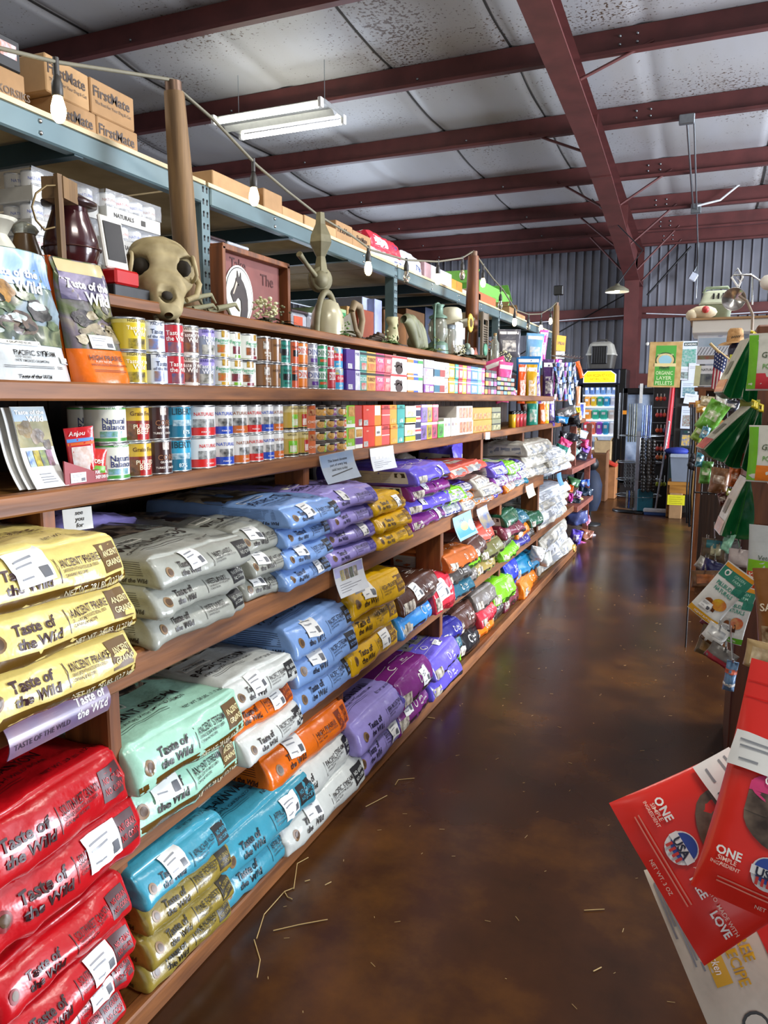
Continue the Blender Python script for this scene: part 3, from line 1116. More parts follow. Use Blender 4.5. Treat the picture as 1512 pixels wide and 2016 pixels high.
# the further bays hold smaller bags
rows = [
    # lower shelf, third bay
    (882, 925, 1100, ZD, 1075, ['petrol', 'char', 'rust'], 'right of the lower shelf third post'),
    (924, 954, 1085, ZD, 1052, ['taupe', 'lime', 'cocoa'], 'in the lower shelf third bay'),
    (952, 986, 1060, ZD, 1030, ['khaki', 'moss', 'salmon'], 'left of the fourth post on the lower shelf'),
    # lower shelf, fourth bay
    (992, 1022, 1045, ZD, 1002, ['lime', 'char', 'maroon', 'forest'], 'right of the fourth post on the lower shelf'),
    (1022, 1046, 1040, ZD, 1005, ['navy', 'tanger', 'petrol'], 'in the fourth bay of the lower shelf'),
    (1046, 1062, 1030, ZD, 1005, ['char', 'forest'], 'against the fifth post on the lower shelf'),
    # bottom deck, third bay
    (880, 912, 1265, ZF, 1215, ['lime', 'petrol', 'navy'], 'below the third post on the bottom deck'),
    (912, 946, 1230, ZF, 1185, ['black', 'cocoa'], 'right of the navy bag on the bottom deck'),
    (944, 976, 1205, ZF, 1150, ['tanger', 'crimson', 'taupe'], 'in the bottom deck third bay'),
    (974, 1006, 1170, ZF, 1130, ['char', 'lime'], 'right of the taupe bag on the bottom deck'),
    (1004, 1032, 1140, ZF, 1095, ['maroon', 'cobalt'], 'below the fourth bay on the bottom deck'),
    (1028, 1066, 1120, ZF, 1090, ['tanger', 'ocean'], 'left of the white sacks on the bottom deck'),
    # middle shelf, further bays
    (886, 918, 985, ZC, 955, ['navyback', 'limeback'], 'beside the violet bags, middle shelf'),
    (918, 942, 980, ZC, 945, ['newsgrey', 'orangeback', 'navyback'], 'left of the middle shelf fourth post'),
    (890, 975, 970, ZC + .2, 912, ['salmonback'], 'lying on others in the middle shelf third bay'),
    (942, 974, 970, ZC, 935, ['orangeback', 'newsgrey', 'newsgrey'], 'under the salmon bag, middle shelf'),
    (974, 1000, 960, ZC, 912, ['violetback', 'plumback', 'violetback'], 'beside the salmon bag, middle shelf'),
    (998, 1022, 950, ZC, 908, ['orangeback', 'plumback', 'limeback'], 'further along the middle shelf'),
    (1020, 1044, 940, ZC, 906, ['tealback', 'newsgrey', 'navyback'], 'nearest the end of the middle shelf'),
]
for i, (xl, xr, py, zb, zt, kinds, place) in enumerate(rows):
    stack(xl, xr, py, zb, zt, kinds, place, -1.21, near=False, L=.36, seed=40 + i, jit=1.6, wr=1.25, prices=False)
# white and grey sacks in the end bay
endrows = [
    (1036, 1084, 920, ZC - .02, 868, ['newsgrey'] * 3, 'under the can shelf end', -1.3),
    (1084, 1124, 915, .86, 880, ['palewhite', 'newsgrey', 'palewhite'], 'at the end of the pink boards', -1.25),
    (1066, 1118, 1010, .44, 958, ['newsgrey', 'palewhite', 'newsgrey', 'palewhite'], 'on the lower pink board at the end', -1.24),
    (1066, 1120, 1075, ZF, 1035, ['newsgrey', 'palewhite', 'newsgrey'], 'at the far end of the deck', -1.24),
]
for i, (xl, xr, py, zb, zt, kinds, place, xf) in enumerate(endrows):
    stack(xl, xr, py, zb, zt, kinds, place, xf, near=False, L=.4, seed=80 + i, wr=1.3, prices=False)
# dim bags lying further back
back = [('lav', 1.75, ZC, .24), ('char', 4.3, ZC, .26), ('violet', 5.3, ZC, .3), ('black', 5.7, ZC, .2), ('brown', 6.6, ZC, .24), ('black', 7.0, ZC, .2)]
for i, (k, y, z, T) in enumerate(back):
    make_bag(k, '%s in shadow at the back of the middle shelf, %s from left' % (D[k]['d'], ['first', 'second', 'third', 'fourth', 'fifth', 'sixth'][i]), (-1.62, y, z), .4, T, .1, 0, .28, False)
# ================================================================== tins and cartons on the two narrow shelves
XCAN = XU - .012


def can_S(r, a0=-.38):
    def S(s, t):
        a = a0 + s / r
        n = Vector((cos(a), sin(a), 0))
        return Vector((n.x * r, n.y * r, t)), n
    return S


TIN = mat('#b9bcbe', .28, .9, 0, .04)
CANS = {}
CK = {
    'prairie': ('#d8bc22', [(.82, .97, '#e6d36a')], [('HIGH PRAIRIE', .895, .09, '#4a3505'), ('Taste of the', .68, .12, '#fbf4d6'), ('Wild', .52, .16, '#fbf4d6')], [(-.55, .55, .06, .36, '#b9a32c', '#39301a')]),
    'pacific': ('#c3cbe0', [(.82, .97, '#d6dbe8')], [('PACIFIC', .895, .09, '#20284a'), ('Taste', .66, .15, '#26304e'), ('of the Wild', .5, .1, '#26304e')], [(-.5, .2, .1, .42, '#8c6a58', '#5f83c2'), (-1.3, -.7, .45, .95, '#1f2a52', '#182146')]),
    'canyon': ('#b9202c', [], [('Taste of', .68, .15, '#f6efe4'), ('the Wild', .5, .15, '#f6efe4')], [(-.6, .6, .06, .38, '#93504a', '#3a4a7a')]),
    'wetlands': ('#d9d3c4', [(.08, .78, '#6c5048')], [('WETLANDS', .88, .09, '#5a4a36'), ('Taste of the', .68, .13, '#f7f1e6'), ('Wild', .52, .15, '#f7f1e6')], [(-.6, .6, .1, .42, '#8a5a34', '#3b2a3a'), (-.6, .6, .0, .12, '#dcd6cc', '#cfc8be')]),
    'sierra': ('#9f92d4', [(.05, .7, '#8b93a6')], [('SIERRA MTN', .87, .09, '#2c2270'), ('Taste of', .68, .14, '#f7f5fa'), ('Wild', .5, .16, '#f7f5fa')], [(-.6, .6, .08, .42, '#c9c7bc', '#4b4b40')]),
    'farmcarrot': ('#e3e4da', [(.0, .08, '#8f9a5a')], [("Farmer's", .64, .13, '#2f9a66'), ('Garden', .54, .08, '#2f9a66')], [(-.1, .5, .74, 1, '#c9a23a', '#8b6412'), (-.5, .4, .2, .48, '#d2622a', '#7d8a3a'), (-.2, .5, .06, .17, '#d3a32a', '#b98a1c')]),
    'farmbeet': ('#e3e4da', [(.0, .08, '#8f9a5a')], [("Farmer's", .64, .13, '#2f9a66'), ('Garden', .54, .08, '#2f9a66')], [(-.1, .5, .74, 1, '#c9a23a', '#8b6412'), (-.4, .4, .2, .48, '#7c2236', '#4a3a2a'), (-.2, .5, .06, .17, '#7cb42a', '#5f9420')]),
    'farmmeat': ('#e3e4da', [(.0, .08, '#8f9a5a')], [("Farmer's", .64, .13, '#2f9a66'), ('Garden', .54, .08, '#2f9a66')], [(-.1, .5, .74, 1, '#c9a23a', '#8b6412'), (-.5, .3, .2, .48, '#b5673a', '#3a2a1c'), (-.1, .5, .06, .17, '#8a2430', '#751c28')]),
    'bison': ('#7d5530', [(.0, .1, '#3a2617'), (.9, 1, '#3a2617')], [('BISON', .36, .08, '#efe7d6'), ('recipe', .26, .07, '#efe7d6')], [(-.4, .3, .5, .8, '#f0ebe0', '#5b4430'), (.4, .9, .1, .4, '#d9d4c4', '#77716a')]),
    'tanblock': ('#8a5f33', [(.0, .1, '#5a3d20')], [('HEARTY', .7, .1, '#4b2f14')], [(.2, .8, .4, .6, '#1f1a16', '#0f0d0b')]),
    'tealbull': ('#1f7f70', [(.88, 1, '#15655a')], [('TASTY', .72, .1, '#0e2e2a'), ('STEW', .22, .08, '#0e2e2a')], [(-.4, .5, .34, .6, '#17191a', '#0c0d0d')]),
    'orangebull': ('#c7532a', [], [('TASTY', .72, .1, '#3c1408')], [(-.4, .5, .34, .6, '#17191a', '#0c0d0d')]),
    'dineorange': ('#d97a1e', [(.0, .12, '#a75812')], [('DINE', .62, .24, '#c8480e')], [(-.5, .5, .45, .8, '#e6e7e4', '#cfd3d2')]),
    'dinegrey': ('#8f8f9c', [(.0, .12, '#6c6c78')], [('DINE', .62, .24, '#3d4a86')], [(-.5, .5, .45, .8, '#e2e4e6', '#c6c9d2'), (-.3, .6, .18, .34, '#5a2f8c', '#4a2478')]),
    'dinegreen': ('#2f8f5c', [(.0, .12, '#1f6e44')], [('DINE', .62, .24, '#1d6b40')], [(-.5, .5, .45, .8, '#dfe6e0', '#c4cfc8'), (-.3, .6, .22, .34, '#c8582c', '#b04a20')]),
    'dinered': ('#b8323c', [(.0, .12, '#8e2029')], [('DINE', .62, .24, '#a81c2a')], [(-.5, .5, .45, .8, '#e6dfdf', '#d2c4c4')]),
    'fromblue': ('#3f9fd0', [(.36, .7, '#cf3440')], [('from', .56, .15, '#fbf2ee'), ('pate', .22, .1, '#f4f1d8')], [(-.5, .5, .72, .98, '#4aa6d6', '#d9c33a')]),
    'fromyellow': ('#e2c61e', [(.36, .7, '#cf3440')], [('from', .56, .15, '#fbf2ee'), ('pate', .22, .1, '#5a3a08')], [(-.5, .5, .74, .98, '#3c2f6a', '#e2c61e')]),
    'veggie': ('#dfe0d2', [(.9, 1, '#3f9a3a'), (.0, .14, '#3f8f38')], [('VEGETARIAN', .94, .06, '#eef4e6'), ('Natural', .6, .16, '#27306a'), ('Balance', .44, .16, '#27306a')], [(-.6, .5, .16, .32, '#8fb4dc', '#4f8a4a')]),
    'pulled': ('#c9a52a', [(.0, .58, '#7a2a18')], [('Grain Free', .78, .12, '#5c3608'), ('PULLED', .42, .12, '#f2e6c8'), ('BEEF', .28, .14, '#f2e6c8')], [(-.9, -.3, .05, .5, '#7a4a24', '#3c2010'), (-.3, .6, .05, .5, '#b3201c', '#961612')]),
    'core': ('#3a1a14', [(.0, .07, '#2a120e')], [('CORE', .5, .16, '#8a5a3a'), ('GRAIN FREE', .36, .06, '#efe6da'), ('TURKEY, CHICKEN', .2, .06, '#efe6da')], [(-.2, .3, .72, .94, '#efe9df', '#6b4634')]),
    'liberty': ('#2b9fc4', [(.0, .42, '#176f8c')], [('LIBERTY', .82, .2, '#0e3440'), ('87%', .2, .12, '#dff1f6')], [(-.7, .7, .38, .56, '#cfe6ec', '#1b6b86')]),
}
for nm, c in (('red', '#d21f1c'), ('blue', '#1d47b4'), ('orange', '#c8641c')):
    CK['nat' + nm] = ('#e1e0dc', [(.04, .3, c)], [('NATURALS', .72, .11, c if nm != 'orange' else '#9a5a3a'), ('FORMULA', .16, .05, '#efe6e0')], [(-.5, .75, .3, .56, '#b0b0ac', '#3a3a3a')])
CK['grill'] = ('#b79a3e', [(.0, .12, '#2c2a1c'), (.7, 1, '#c9b87a')], [('GRILLED', .86, .08, '#5a4a20')], [(-.2, .6, .16, .62, '#7bbf2a', '#6aa824'), (-.1, .5, .2, .45, '#efece2', '#c9b8a0')])
CK['grillred'] = ('#b79a3e', [(.0, .12, '#2c2a1c'), (.7, 1, '#c9b87a')], [('GRILLED', .86, .08, '#5a4a20')], [(-.2, .6, .16, .62, '#c0281c', '#a81e14'), (-.1, .5, .2, .45, '#efece2', '#c9b8a0')])
CK['peach'] = ('#d9774a', [(.75, 1, '#c8602e')], [('CHOW', .3, .1, '#f6ead8')], [(-.5, .5, .55, .8, '#e2b07a', '#7a2a1c')])


def make_can(kind, r, h):
    k = (kind, round(r, 3), round(h, 3))
    if k in CANS:
        return CANS[k]
    base, bands, words, pics = CK[kind]
    mb = MB()
    b = mat(base, .32, 0, 0, .03, 12, coat=.2)
    mb.lathe([(0, .002), (r * .9, .002), (r * .95, 0)], TIN, n=28)
    mb.lathe([(r * .985, .004), (r * .985, h - .005)], b, n=28)
    S = can_S(r * .985)
    for z0, z1, c in bands:
        mb.lathe([(r * .99, max(.005, z0 * h)), (r * .99, min(h - .006, z1 * h))], mat(c, .32, 0, 0, .03, 12, coat=.2), n=28)
    for s0, s1, z0, z1, ca, cb in pics:
        prect(mb, photo(ca, cb, 60), S, s0 * r, s1 * r, z0 * h, min(.965, z1) * h, (8, 2), .0007)
    for w, z, hh, c in words:
        ptext(mb, w, ink(c), S, .12 * r, z * h, hh * h, 'C', 1.7 * r, .012, 0, .0012)
    lid = MB()
    mb.lathe([(r * .985, .004), (r * 1.0, .003), (r * 1.0, 0), (r * .95, .0)][::-1], TIN, n=28)
    lid.lathe([(r * .985, h - .006), (r * 1.0, h - .005), (r * 1.0, h), (r * .94, h), (r * .93, h - .004), (r * .7, h - .003), (0, h - .003)], TIN, n=28)
    CANS[k] = (mb.mesh('food_tin'), lid.mesh('rim'))
    return CANS[k]


def put_can(kind, x, y, z, r, h, rz, label, group):
    a, b = make_can(kind, r, h)
    o = bpy.data.objects.new('food_tin', a)
    COL.objects.link(o)
    o.location, o.rotation_euler = (x, y, z), (0, 0, rz)
    tag(o, label, 'food tin', group)
    q = bpy.data.objects.new('metal_rim', b)
    COL.objects.link(q)
    q.parent = o
    return o


rc = random.Random(5)


def can_row(items, py, z0, h, shelf, dx=0):
    for (xl, xr, kind, desc) in items:
        ya, yc = hx(xl, py, XCAN - .035).y, hx(xr, py, XCAN - .035).y
        r = (yc - ya) / 2 * .985
        for i in range(2):
            lab = '%s, %s of its pair, %s can shelf' % (desc, ('lower', 'upper')[i], shelf)
            put_can(kind, XCAN - r + dx + rc.uniform(-.004, .004), (ya + yc) / 2, z0 + i * h, r, h, rc.uniform(-.25, .15), lab, 'food tins in pairs on the %s can shelf' % shelf)


can_row([(234, 281, 'prairie', 'bright yellow bison tin'), (281, 320, 'pacific', 'pale blue tin'), (320, 350, 'canyon', 'red wolf tin'), (350, 384, 'wetlands', 'cream and brown tin'),
         (384, 416, 'sierra', 'lavender tin'), (416, 442, 'farmcarrot', 'white tin with carrots'), (442, 467, 'farmbeet', 'white tin with beetroot'), (467, 497, 'farmmeat', 'white tin with meat dish'),
         (502, 523, 'bison', 'brown tin with a white bison'), (523, 543, 'tanblock', 'tan brown tin'), (543, 563, 'tealbull', 'teal tin with a black animal'), (563, 577, 'orangebull', 'rusty orange tin'),
         (577, 598, 'dineorange', 'amber orange tin with white oval'), (598, 617, 'dinegrey', 'grey tin with white oval'), (617, 634, 'dinegreen', 'green tin with white oval'), (634, 650, 'dinered', 'dark red tin with white oval'),
         (650, 668, 'fromblue', 'light blue and red tin'), (668, 681, 'fromyellow', 'yellow and red tin')], 690, ZA, .0852, 'upper')
can_row([(190, 248, 'veggie', 'white tin with green top'), (248, 290, 'pulled', 'yellow and red stew tin'), (290, 329, 'core', 'dark brown tin'), (329, 372, 'liberty', 'turquoise tin'),
         (373, 423, 'natred', 'first red banded white tin from left'), (423, 453, 'natblue', 'first blue banded white tin from left'), (453, 482, 'natorange', 'first orange banded white tin from left'), (482, 508, 'natred', 'second red banded white tin from left'),
         (508, 530, 'natblue', 'second blue banded white tin from left'), (530, 551, 'natorange', 'second orange banded white tin from left'), (553, 580, 'grill', 'tan tin with green card'), (580, 597, 'grillred', 'tan tin with red card'), (597, 613, 'peach', 'peach orange tin')],
        860, ZB, .0945, 'lower')
# one more green topped pair half hidden behind the first
for i in range(2):
    put_can('veggie', XCAN - .13, hx(168, 850, XCAN - .13).y, ZB + i * .0945, .043, .0945, -.2, 'green topped tin half hidden behind the red pouch, %s one' % ('lower', 'upper')[i], 'food tins in pairs on the lower can shelf')

# small cups stacked four high
cupm = {'#8dbf2a': 'lime', '#7a2a7c': 'purple', '#d99a2a': 'amber', '#d8632a': 'orange'}
for ci, (xl, xr, cols) in enumerate([(614, 637, ['#8dbf2a', '#8dbf2a', '#8dbf2a', '#d99a2a']), (637, 657, ['#7a2a7c', '#7a2a7c', '#7a2a7c', '#7a2a7c']), (657, 677, ['#d99a2a', '#d8632a', '#d8632a', '#d99a2a'])]):
    ya, yc = hx(xl, 850, XCAN - .03).y, hx(xr, 850, XCAN - .03).y
    r = (yc - ya) / 2 * .98
    for k in range(4):
        h = .0455
        mb = MB()
        c = cols[k]
        mb.lathe([(0, 0), (r * .92, 0), (r, h * .75), (r, h * .8)], paper('#e6e4da'), n=22)
        mb.lathe([(r * 1.0, h * .8), (r * 1.02, h * .82), (r * 1.02, h * .95), (r * .95, h), (0, h)], mat('#3a2c22', .5), n=22)
        S = can_S(r * .985)
        prect(mb, ink(c), S, .15 * r, .9 * r, h * .1, h * .7, (5, 1), .0015)
        pdisc(mb, photo('#e0b870', '#a8742c', 90), S, -.15 * r, h * .42, r * .4, h * .32, .0022)
        ptext(mb, 'PIE', ink('#f6f2e6'), S, .5 * r, h * .4, h * .25, 'C', None, .01, 0, .0026)
        prect(mb, ink('#2c221c'), S, -.3 * r, .3 * r, h * .62, h * .78, (4, 1), .0024)
        o = mb.build('pot_pie_cup')
        o.location = (XCAN - r, (ya + yc) / 2, ZB + k * .0468)
        o.rotation_euler = (0, 0, rc.uniform(-.2, .1))
        tag(o, 'small %s pie cup, %s of the %s cup column' % (cupm[c], ORD[4][k], ('left', 'middle', 'right')[ci]), 'food cup', 'pie cups stacked four high')


def carton(xl, xr, py, z0, h, base, label, bands=(), words=(), pics=(), X=XCAN, dep=.12, name='food_carton', group='cartons on the can shelves', grp=True, rough=.4):
    ya, yc = hx(xl, py, X).y, hx(xr, py, X).y
    w = yc - ya - .002
    mb = MB()
    mb.box((-dep / 2, 0, h / 2), (dep, w, h), mat(base, rough, 0, .03, .05, 20), bev=.002)
    S = flat((0, -w / 2, 0), (0, 1, 0), (0, 0, 1))
    S2 = flat((-dep, -w / 2, 0), (1, 0, 0), (0, 0, 1))
    for z_0, z_1, c in bands:
        prect(mb, ink(c), S, 0.001, w - .001, z_0 * h, z_1 * h, (1, 1), .0006)
        prect(mb, ink(c), S2, 0.001, dep - .001, z_0 * h, z_1 * h, (1, 1), .0006)
    for s0, s1, z_0, z_1, a, c in pics:
        prect(mb, photo(a, c, 50), S, s0 * w, s1 * w, z_0 * h, z_1 * h, (1, 1), .001)
    for t_, s, z, hh, c in words:
        ptext(mb, t_, ink(c), S, s * w, z * h, hh * h, 'C', w * .9, .012, 0, .0015)
    o = mb.build(name)
    o.location = (X + rc.uniform(-.004, .003), (ya + yc) / 2, z0)
    return tag(o, label, 'carton', group if grp else None)


two = ('lower', 'upper')
for i in range(2):
    z, h = ZA + i * .084, .083
    s = '%s one of two on the upper can shelf' % two[i]
    carton(681, 708, 720, z, h, '#4a2384', 'purple carton with barcode, ' + s, [], [('PURE', .8, .8, .14, '#3c2a6a')], [(.62, .98, .02, .98, '#e3e2ea', '#c9c6da'), (.1, .42, .05, .3, '#e4e2e6', '#8d8a94')])
    carton(708, 722, 720, z, h, '#5c9c90', 'sea green carton, ' + s, [(.8, .92, '#1f2422')], [('DUCK', .5, .6, .2, '#e8f0ea')], [(.2, .9, .05, .4, '#b8d0c4', '#c8504a')])
    carton(722, 740, 720, z, h, '#d2a852', 'sandy yellow carton, ' + s, [(.8, .92, '#2a221a')], [('TURKEY', .5, .6, .2, '#7a3418')], [(.1, .9, .05, .4, '#d8903a', '#c06a3a')])
    carton(740, 757, 720, z, h, '#d0547a', 'rose pink carton, ' + s, [(.8, .92, '#3a1c24')], [('PORK', .5, .62, .22, '#f6e6e6')], [(.05, .95, .05, .42, '#e0404a', '#d87a98')])
    carton(757, 772, 720, z, h, '#d86a70', 'coral pink carton, ' + s, [(.8, .92, '#7c1c20')], [('BEEF', .5, .62, .2, '#f8e8e4')], [(.1, .95, .05, .4, '#d8444a', '#f0a090')])
    o = carton(770, 802, 720, z, h, '#e4e2de', 'white carton with a dark puppy, ' + s, [(.86, .98, '#c4302c')], [], [])
    y0, y1 = hx(770, 720, XCAN).y, hx(802, 720, XCAN).y
    mb = MB()
    S = flat((.0016, -(y1 - y0) / 2, 0), (0, 1, 0), (0, 0, 1))
    for (a, c, rx, rz_) in ((.42, .56, .13, .13), (.3, .42, .1, .07), (.5, .25, .2, .26), (.62, .5, .06, .16)):
        pdisc(mb, mat('#3b241b', .5), S, a * (y1 - y0), c * h, rx * (y1 - y0) * 1.1, rz_ * h, .0004)
    mb.build('printed_puppy', o, world=False)
    carton(802, 814, 720, z, h, '#e2e2e0', 'white carton with orange tab, ' + s, [(.72, .9, '#d97a22'), (.0, .1, '#d97a22')], [], [])
    carton(814, 823, 720, z, h, '#dfe0e2', 'white carton with blue tab, ' + s, [(.72, .9, '#2c4fb0'), (.0, .1, '#2c4fb0')], [], [])
    carton(823, 833, 720, z, h, '#dfe2de', 'white carton with green tab, ' + s, [(.72, .9, '#3a8f3e'), (.0, .1, '#e8e8e8')], [], [])
cupcol = [('#8a4a9a', '#d8c8c0'), ('#cfc9cc', '#a04a6a'), ('#b9b2c4', '#7a3a8c'), ('#d2cdd0', '#c05a8a')]
for k in range(4):
    carton(835, 854, 720, ZA + k * .0425, .042, cupcol[k][0], '%s of four shallow mauve boxes in a pile on the upper can shelf' % ORD[4][k], [], [], [(.1, .5, .1, .9, cupcol[k][1], cupcol[k][0]), (.55, .95, .2, .8, '#e8e2e0', '#d08a3a')])
for i in range(2):
    z, h = ZA + i * .084, .083
    s = '%s one, upper can shelf' % two[i]
    carton(855, 866, 720, z, h, '#e6e4e0', 'white and deep teal carton, ' + s, [(.05, .5, '#1c5d74')], [], [(.1, .9, .55, .95, '#d9d6cc', '#7a8a3a')])
    carton(866, 876, 720, z, h, '#e6e2de', 'white and brick red carton, ' + s, [(.05, .5, '#9a3428')], [], [(.1, .9, .55, .95, '#cfc8b8', '#6a7a3a')])
    carton(876, 884, 720, z, h, '#d3cfc2', 'cream carton with a dog picture, ' + s, [], [], [(.05, .95, .1, .9, '#cfc8b8', '#4a4038')])
    for j, (xl, xr, c, nm) in enumerate([(884, 896, '#e0981a', 'amber'), (896, 903, '#3f9c90', 'jade'), (903, 911, '#c8303c', 'scarlet'), (911, 919, '#dcb81c', 'sunny yellow'), (919, 927, '#a8588a', 'mauve'), (927, 941, '#4a7cc0', 'mid blue'), (941, 949, '#7ab8a4', 'mint'), (949, 955, '#d0478a', 'magenta')]):
        carton(xl, xr, 720, z, h, c, 'narrow %s carton, %s' % (nm, s), [(.75, .82, '#efece4')], [], [(.15, .85, .12, .6, c, '#efe6da')])
pal = [('#d8a83a', 'gold'), ('#c8404c', 'red'), ('#8aa0c8', 'slate blue'), ('#c05a9a', 'orchid')]
pal2 = [('#7ab48a', 'green'), ('#c06a4a', 'brick'), ('#6f9ac8', 'blue'), ('#caa24a', 'mustard'), ('#b06a8c', 'mauve')]
for j in range(4):
    for k in range(3):
        c, nm = pal[j]
        carton(956 + j * 5.6, 961.4 + j * 5.6, 730, ZA + k * .054, .053, '#26221f', 'small %s topped jar box, %s of three, left group' % (nm, ORD[3][k]), [(.1, .62, c)], [], [])
for j in range(5):
    for k in range(4):
        c, nm = pal2[(j + k) % 5]
        carton(979 + j * 7, 985.6 + j * 7, 740, ZA + k * .032, .031, '#1f1d1c', 'tiny %s labelled tub box, %s, column %s of the right group' % (nm, ORD[4][k], ('one', 'two', 'three', 'four', 'five')[j]), [(.15, .8, c)], [], [])
# lower can shelf, cartons
for i in range(2):
    z, h = ZB + i * .092, .091
    s = '%s one, lower can shelf' % two[i]
    carton(678, 700 if i else 699, 860, z, h, '#86bf22', 'leaf green carton with soup bowl, ' + s, [(.0, .16, '#e9eae0')], [('PHO', .5, .26, .14, '#f2f4e4')], [(.4, .95, .5, .95, '#e0b060', '#b07a2c')])
    carton(700, 715, 860, z, h, '#e9e6dc' if not i else '#b52a1e', ('plum and white pie carton, ' if not i else 'brick red carton with barcode, ') + s, [(.2, .5, '#6a2470')] if not i else [], [], [(.1, .9, .55, .9, '#e0b060', '#b07a2c')] if not i else [(.5, .95, .05, .35, '#dcd6cc', '#8a8680')])
    carton(715, 738, 860, z, h, '#d83a1e', 'bright red carton with barcode, ' + s, [], [('stew', .35, .8, .1, '#f6d0b8')], [(.02, .4, .04, .3, '#d9d4cc', '#7a7672')])
    carton(738, 752, 860, z, h, '#e08a20', 'orange carton with white drop, ' + s, [], [('nulo', .45, .7, .16, '#3a3634')] if not i else [], [(.05, .85, .5, .98, '#ece9e2', '#dcd8ce')])
    carton(752, 768, 860, z, h, '#d8504a', 'coral red carton with white lines, ' + s, [(.48, .52, '#f2d8cc'), (.78, .84, '#8a1c1c')], [('CHICKEN', .5, .9, .1, '#6a1414')], [])
    carton(768, 782, 860, z, h, '#e29a38', 'apricot carton, ' + s, [(.78, .84, '#c8701c')], [('TURKEY', .5, .9, .1, '#8a4a10')], [(.2, .8, .1, .3, '#e8b870', '#d08a3a')])
    carton(782, 797, 860, z, h, '#3f9a90', 'aqua green carton, ' + s, [(.78, .84, '#236a62')], [('DUCK', .5, .9, .1, '#123c38')], [(.3, .75, .08, .3, '#d8e4dc', '#2f7c74')])
    carton(798, 818, 860, z * 1, h * .93, '#e3dfce', 'cream carton with yellow foot, ' + s, [(.05, .3, '#d8b820'), (.3, .36, '#3a7a3c')], [], [(.2, .9, .4, .7, '#e6dfc0', '#c8b04a')])
    for (xl, xr, c, nm) in ((829, 841, '#8b6cb4', 'lilac paw'), (841, 851, '#b8a21c', 'mustard paw'), (851, 862, '#d04a6c', 'raspberry paw')):
        carton(xl, xr, 860, z, h, c, '%s carton, %s' % (nm, s), [(.84, .98, '#efece6')], [], [(.15, .85, .1, .8, c, '#3a2a34')])
    if i == 0:
        carton(862, 873, 860, z, h, '#58b23c', 'grass green paw carton on the lower can shelf', [(.84, .98, '#efece6')], [], [(.15, .85, .1, .8, '#58b23c', '#2a4a22')])
for k in range(3):
    carton(818, 829, 860, ZB + k * .06, .059, '#e8e4e2', '%s of three small white and navy boxes on the lower can shelf' % ORD[3][k], [(.08, .6, '#2a2c4a'), (.8, .98, '#d0443a')], [], [])
for j in range(4):
    carton(874 + j * 6.6, 880.2 + j * 6.6, 855, ZB, .105, '#e2dfd4', 'white pouch box with a %s patch near the end of the lower can shelf' % ('brown', 'slate', 'maroon', 'peach')[j], [], [], [(.2, .8, .55, .85, ('#8a4a34', '#4a5a8c', '#6a2a3c', '#d08a5a')[j], '#e2dfd4'), (.3, .7, .1, .4, '#6a5a50', '#e2dfd4')])
for i in range(2):
    carton(900, 931, 850, ZB + i * .086, .085, '#e4dfd2', 'long white box with meat dishes, %s one' % two[i], [], [], [(.15 + .2 * q, .32 + .2 * q, .15, .9, ('#a83a2c', '#7a3424', '#c05a3a', '#9a4a2c')[q], '#d8a070') for q in range(4)])
    carton(931, 968, 850, ZB + i * .08, .079, '#b08a34', 'mustard box with small dishes, %s one' % two[i], [], [], [(.05 + .23 * q, .24 + .23 * q, .1, .55, '#b8402c', '#d8b060') for q in range(4)])
    carton(968, 985, 850, ZB + i * .08, .079, '#7a7a5a', 'olive crate of cups, %s one' % two[i], [(.5, .6, '#2a2a22')], [], [(.1, .9, .1, .45, '#c8b88a', '#4a5a34')])
for j, (c, nm) in enumerate((('#c8a01c', 'yellow'), ('#b84a2c', 'rust'), ('#b8303a', 'red'), ('#a83c3c', 'dark red'))):
    mb = MB()
    x = 1008 + j * 7
    p = hx(x, 838, XCAN - .03)
    mb.lathe([(0, 0), (.028, 0), (.028, .1), (.02, .105)], mat(c, .3), n=14)
    o = mb.build('treat_jar')
    o.location = (p.x, p.y, ZB)
    lid = MB()
    lid.lathe([(.029, .102), (.029, .125), (0, .125)], BLACKP, n=14)
    lid.build('screw_lid', o, world=False)
    tag(o, '%s treat jar with black lid near the end of the lower can shelf' % nm, 'jar', 'treat jars')
# ================================================================== things on the top board
ZTB = ZT + .001


def mpp(p):
    """metres per pixel of the photograph at a point"""
    return (Vector(p) - EYE).dot(FW) / F


DUST = mat('#8d8a6a', .75, 0, .15, .12, 18)
GLASS = mat('#cfd3c4', .12, 0, 0, .03, 6, trans=.75)
GREENMET = mat('#5f7a68', .5, .3, .08, .12, 14)
# railway lantern in a wooden frame
p = hx(143, 520, -1.66)
k = mpp(p)
c = Vector((p.x, p.y, ZTB))
t = thing('lantern', 'maroon enamel lantern with wire bail in a slim wooden frame', 'lantern', c)
mb = MB()
mar = mat('#3f1a1c', .18, .1, .05, .2, 5, coat=.6)
hgt = hx(143, 412, -1.66).z - ZTB
g = .64
mb.lathe([(.035 * g, 0), (.07 * g, .01), (.075 * g, .05), (.07 * g, .06)], mar, c)
mb.lathe([(.074 * g, .06), (.1 * g, .08), (.116 * g, .12), (.112 * g, .15), (.09 * g, hgt - .04), (.074 * g, hgt - .01), (.072 * g, hgt)], mar, c)
mb.build('globe', t)
mb = MB()
mb.lathe([(.072 * g, hgt), (.112 * g, hgt + .004), (.114 * g, hgt + .014), (.075 * g, hgt + .026), (.05 * g, hgt + .036), (0, hgt + .038)], mat('#30191a', .3, .2, 0, .1, coat=.4), c)
mb.build('cap', t)
mb = MB()
for z in (.075, .125):
    mb.tube([c + Vector((cos(q) * .121 * g, sin(q) * .121 * g, z)) for q in [2 * pi * i / 20 for i in range(21)]], .0025, mat('#4a2a24', .4, .6), 5)
mb.build('wire_guard', t)
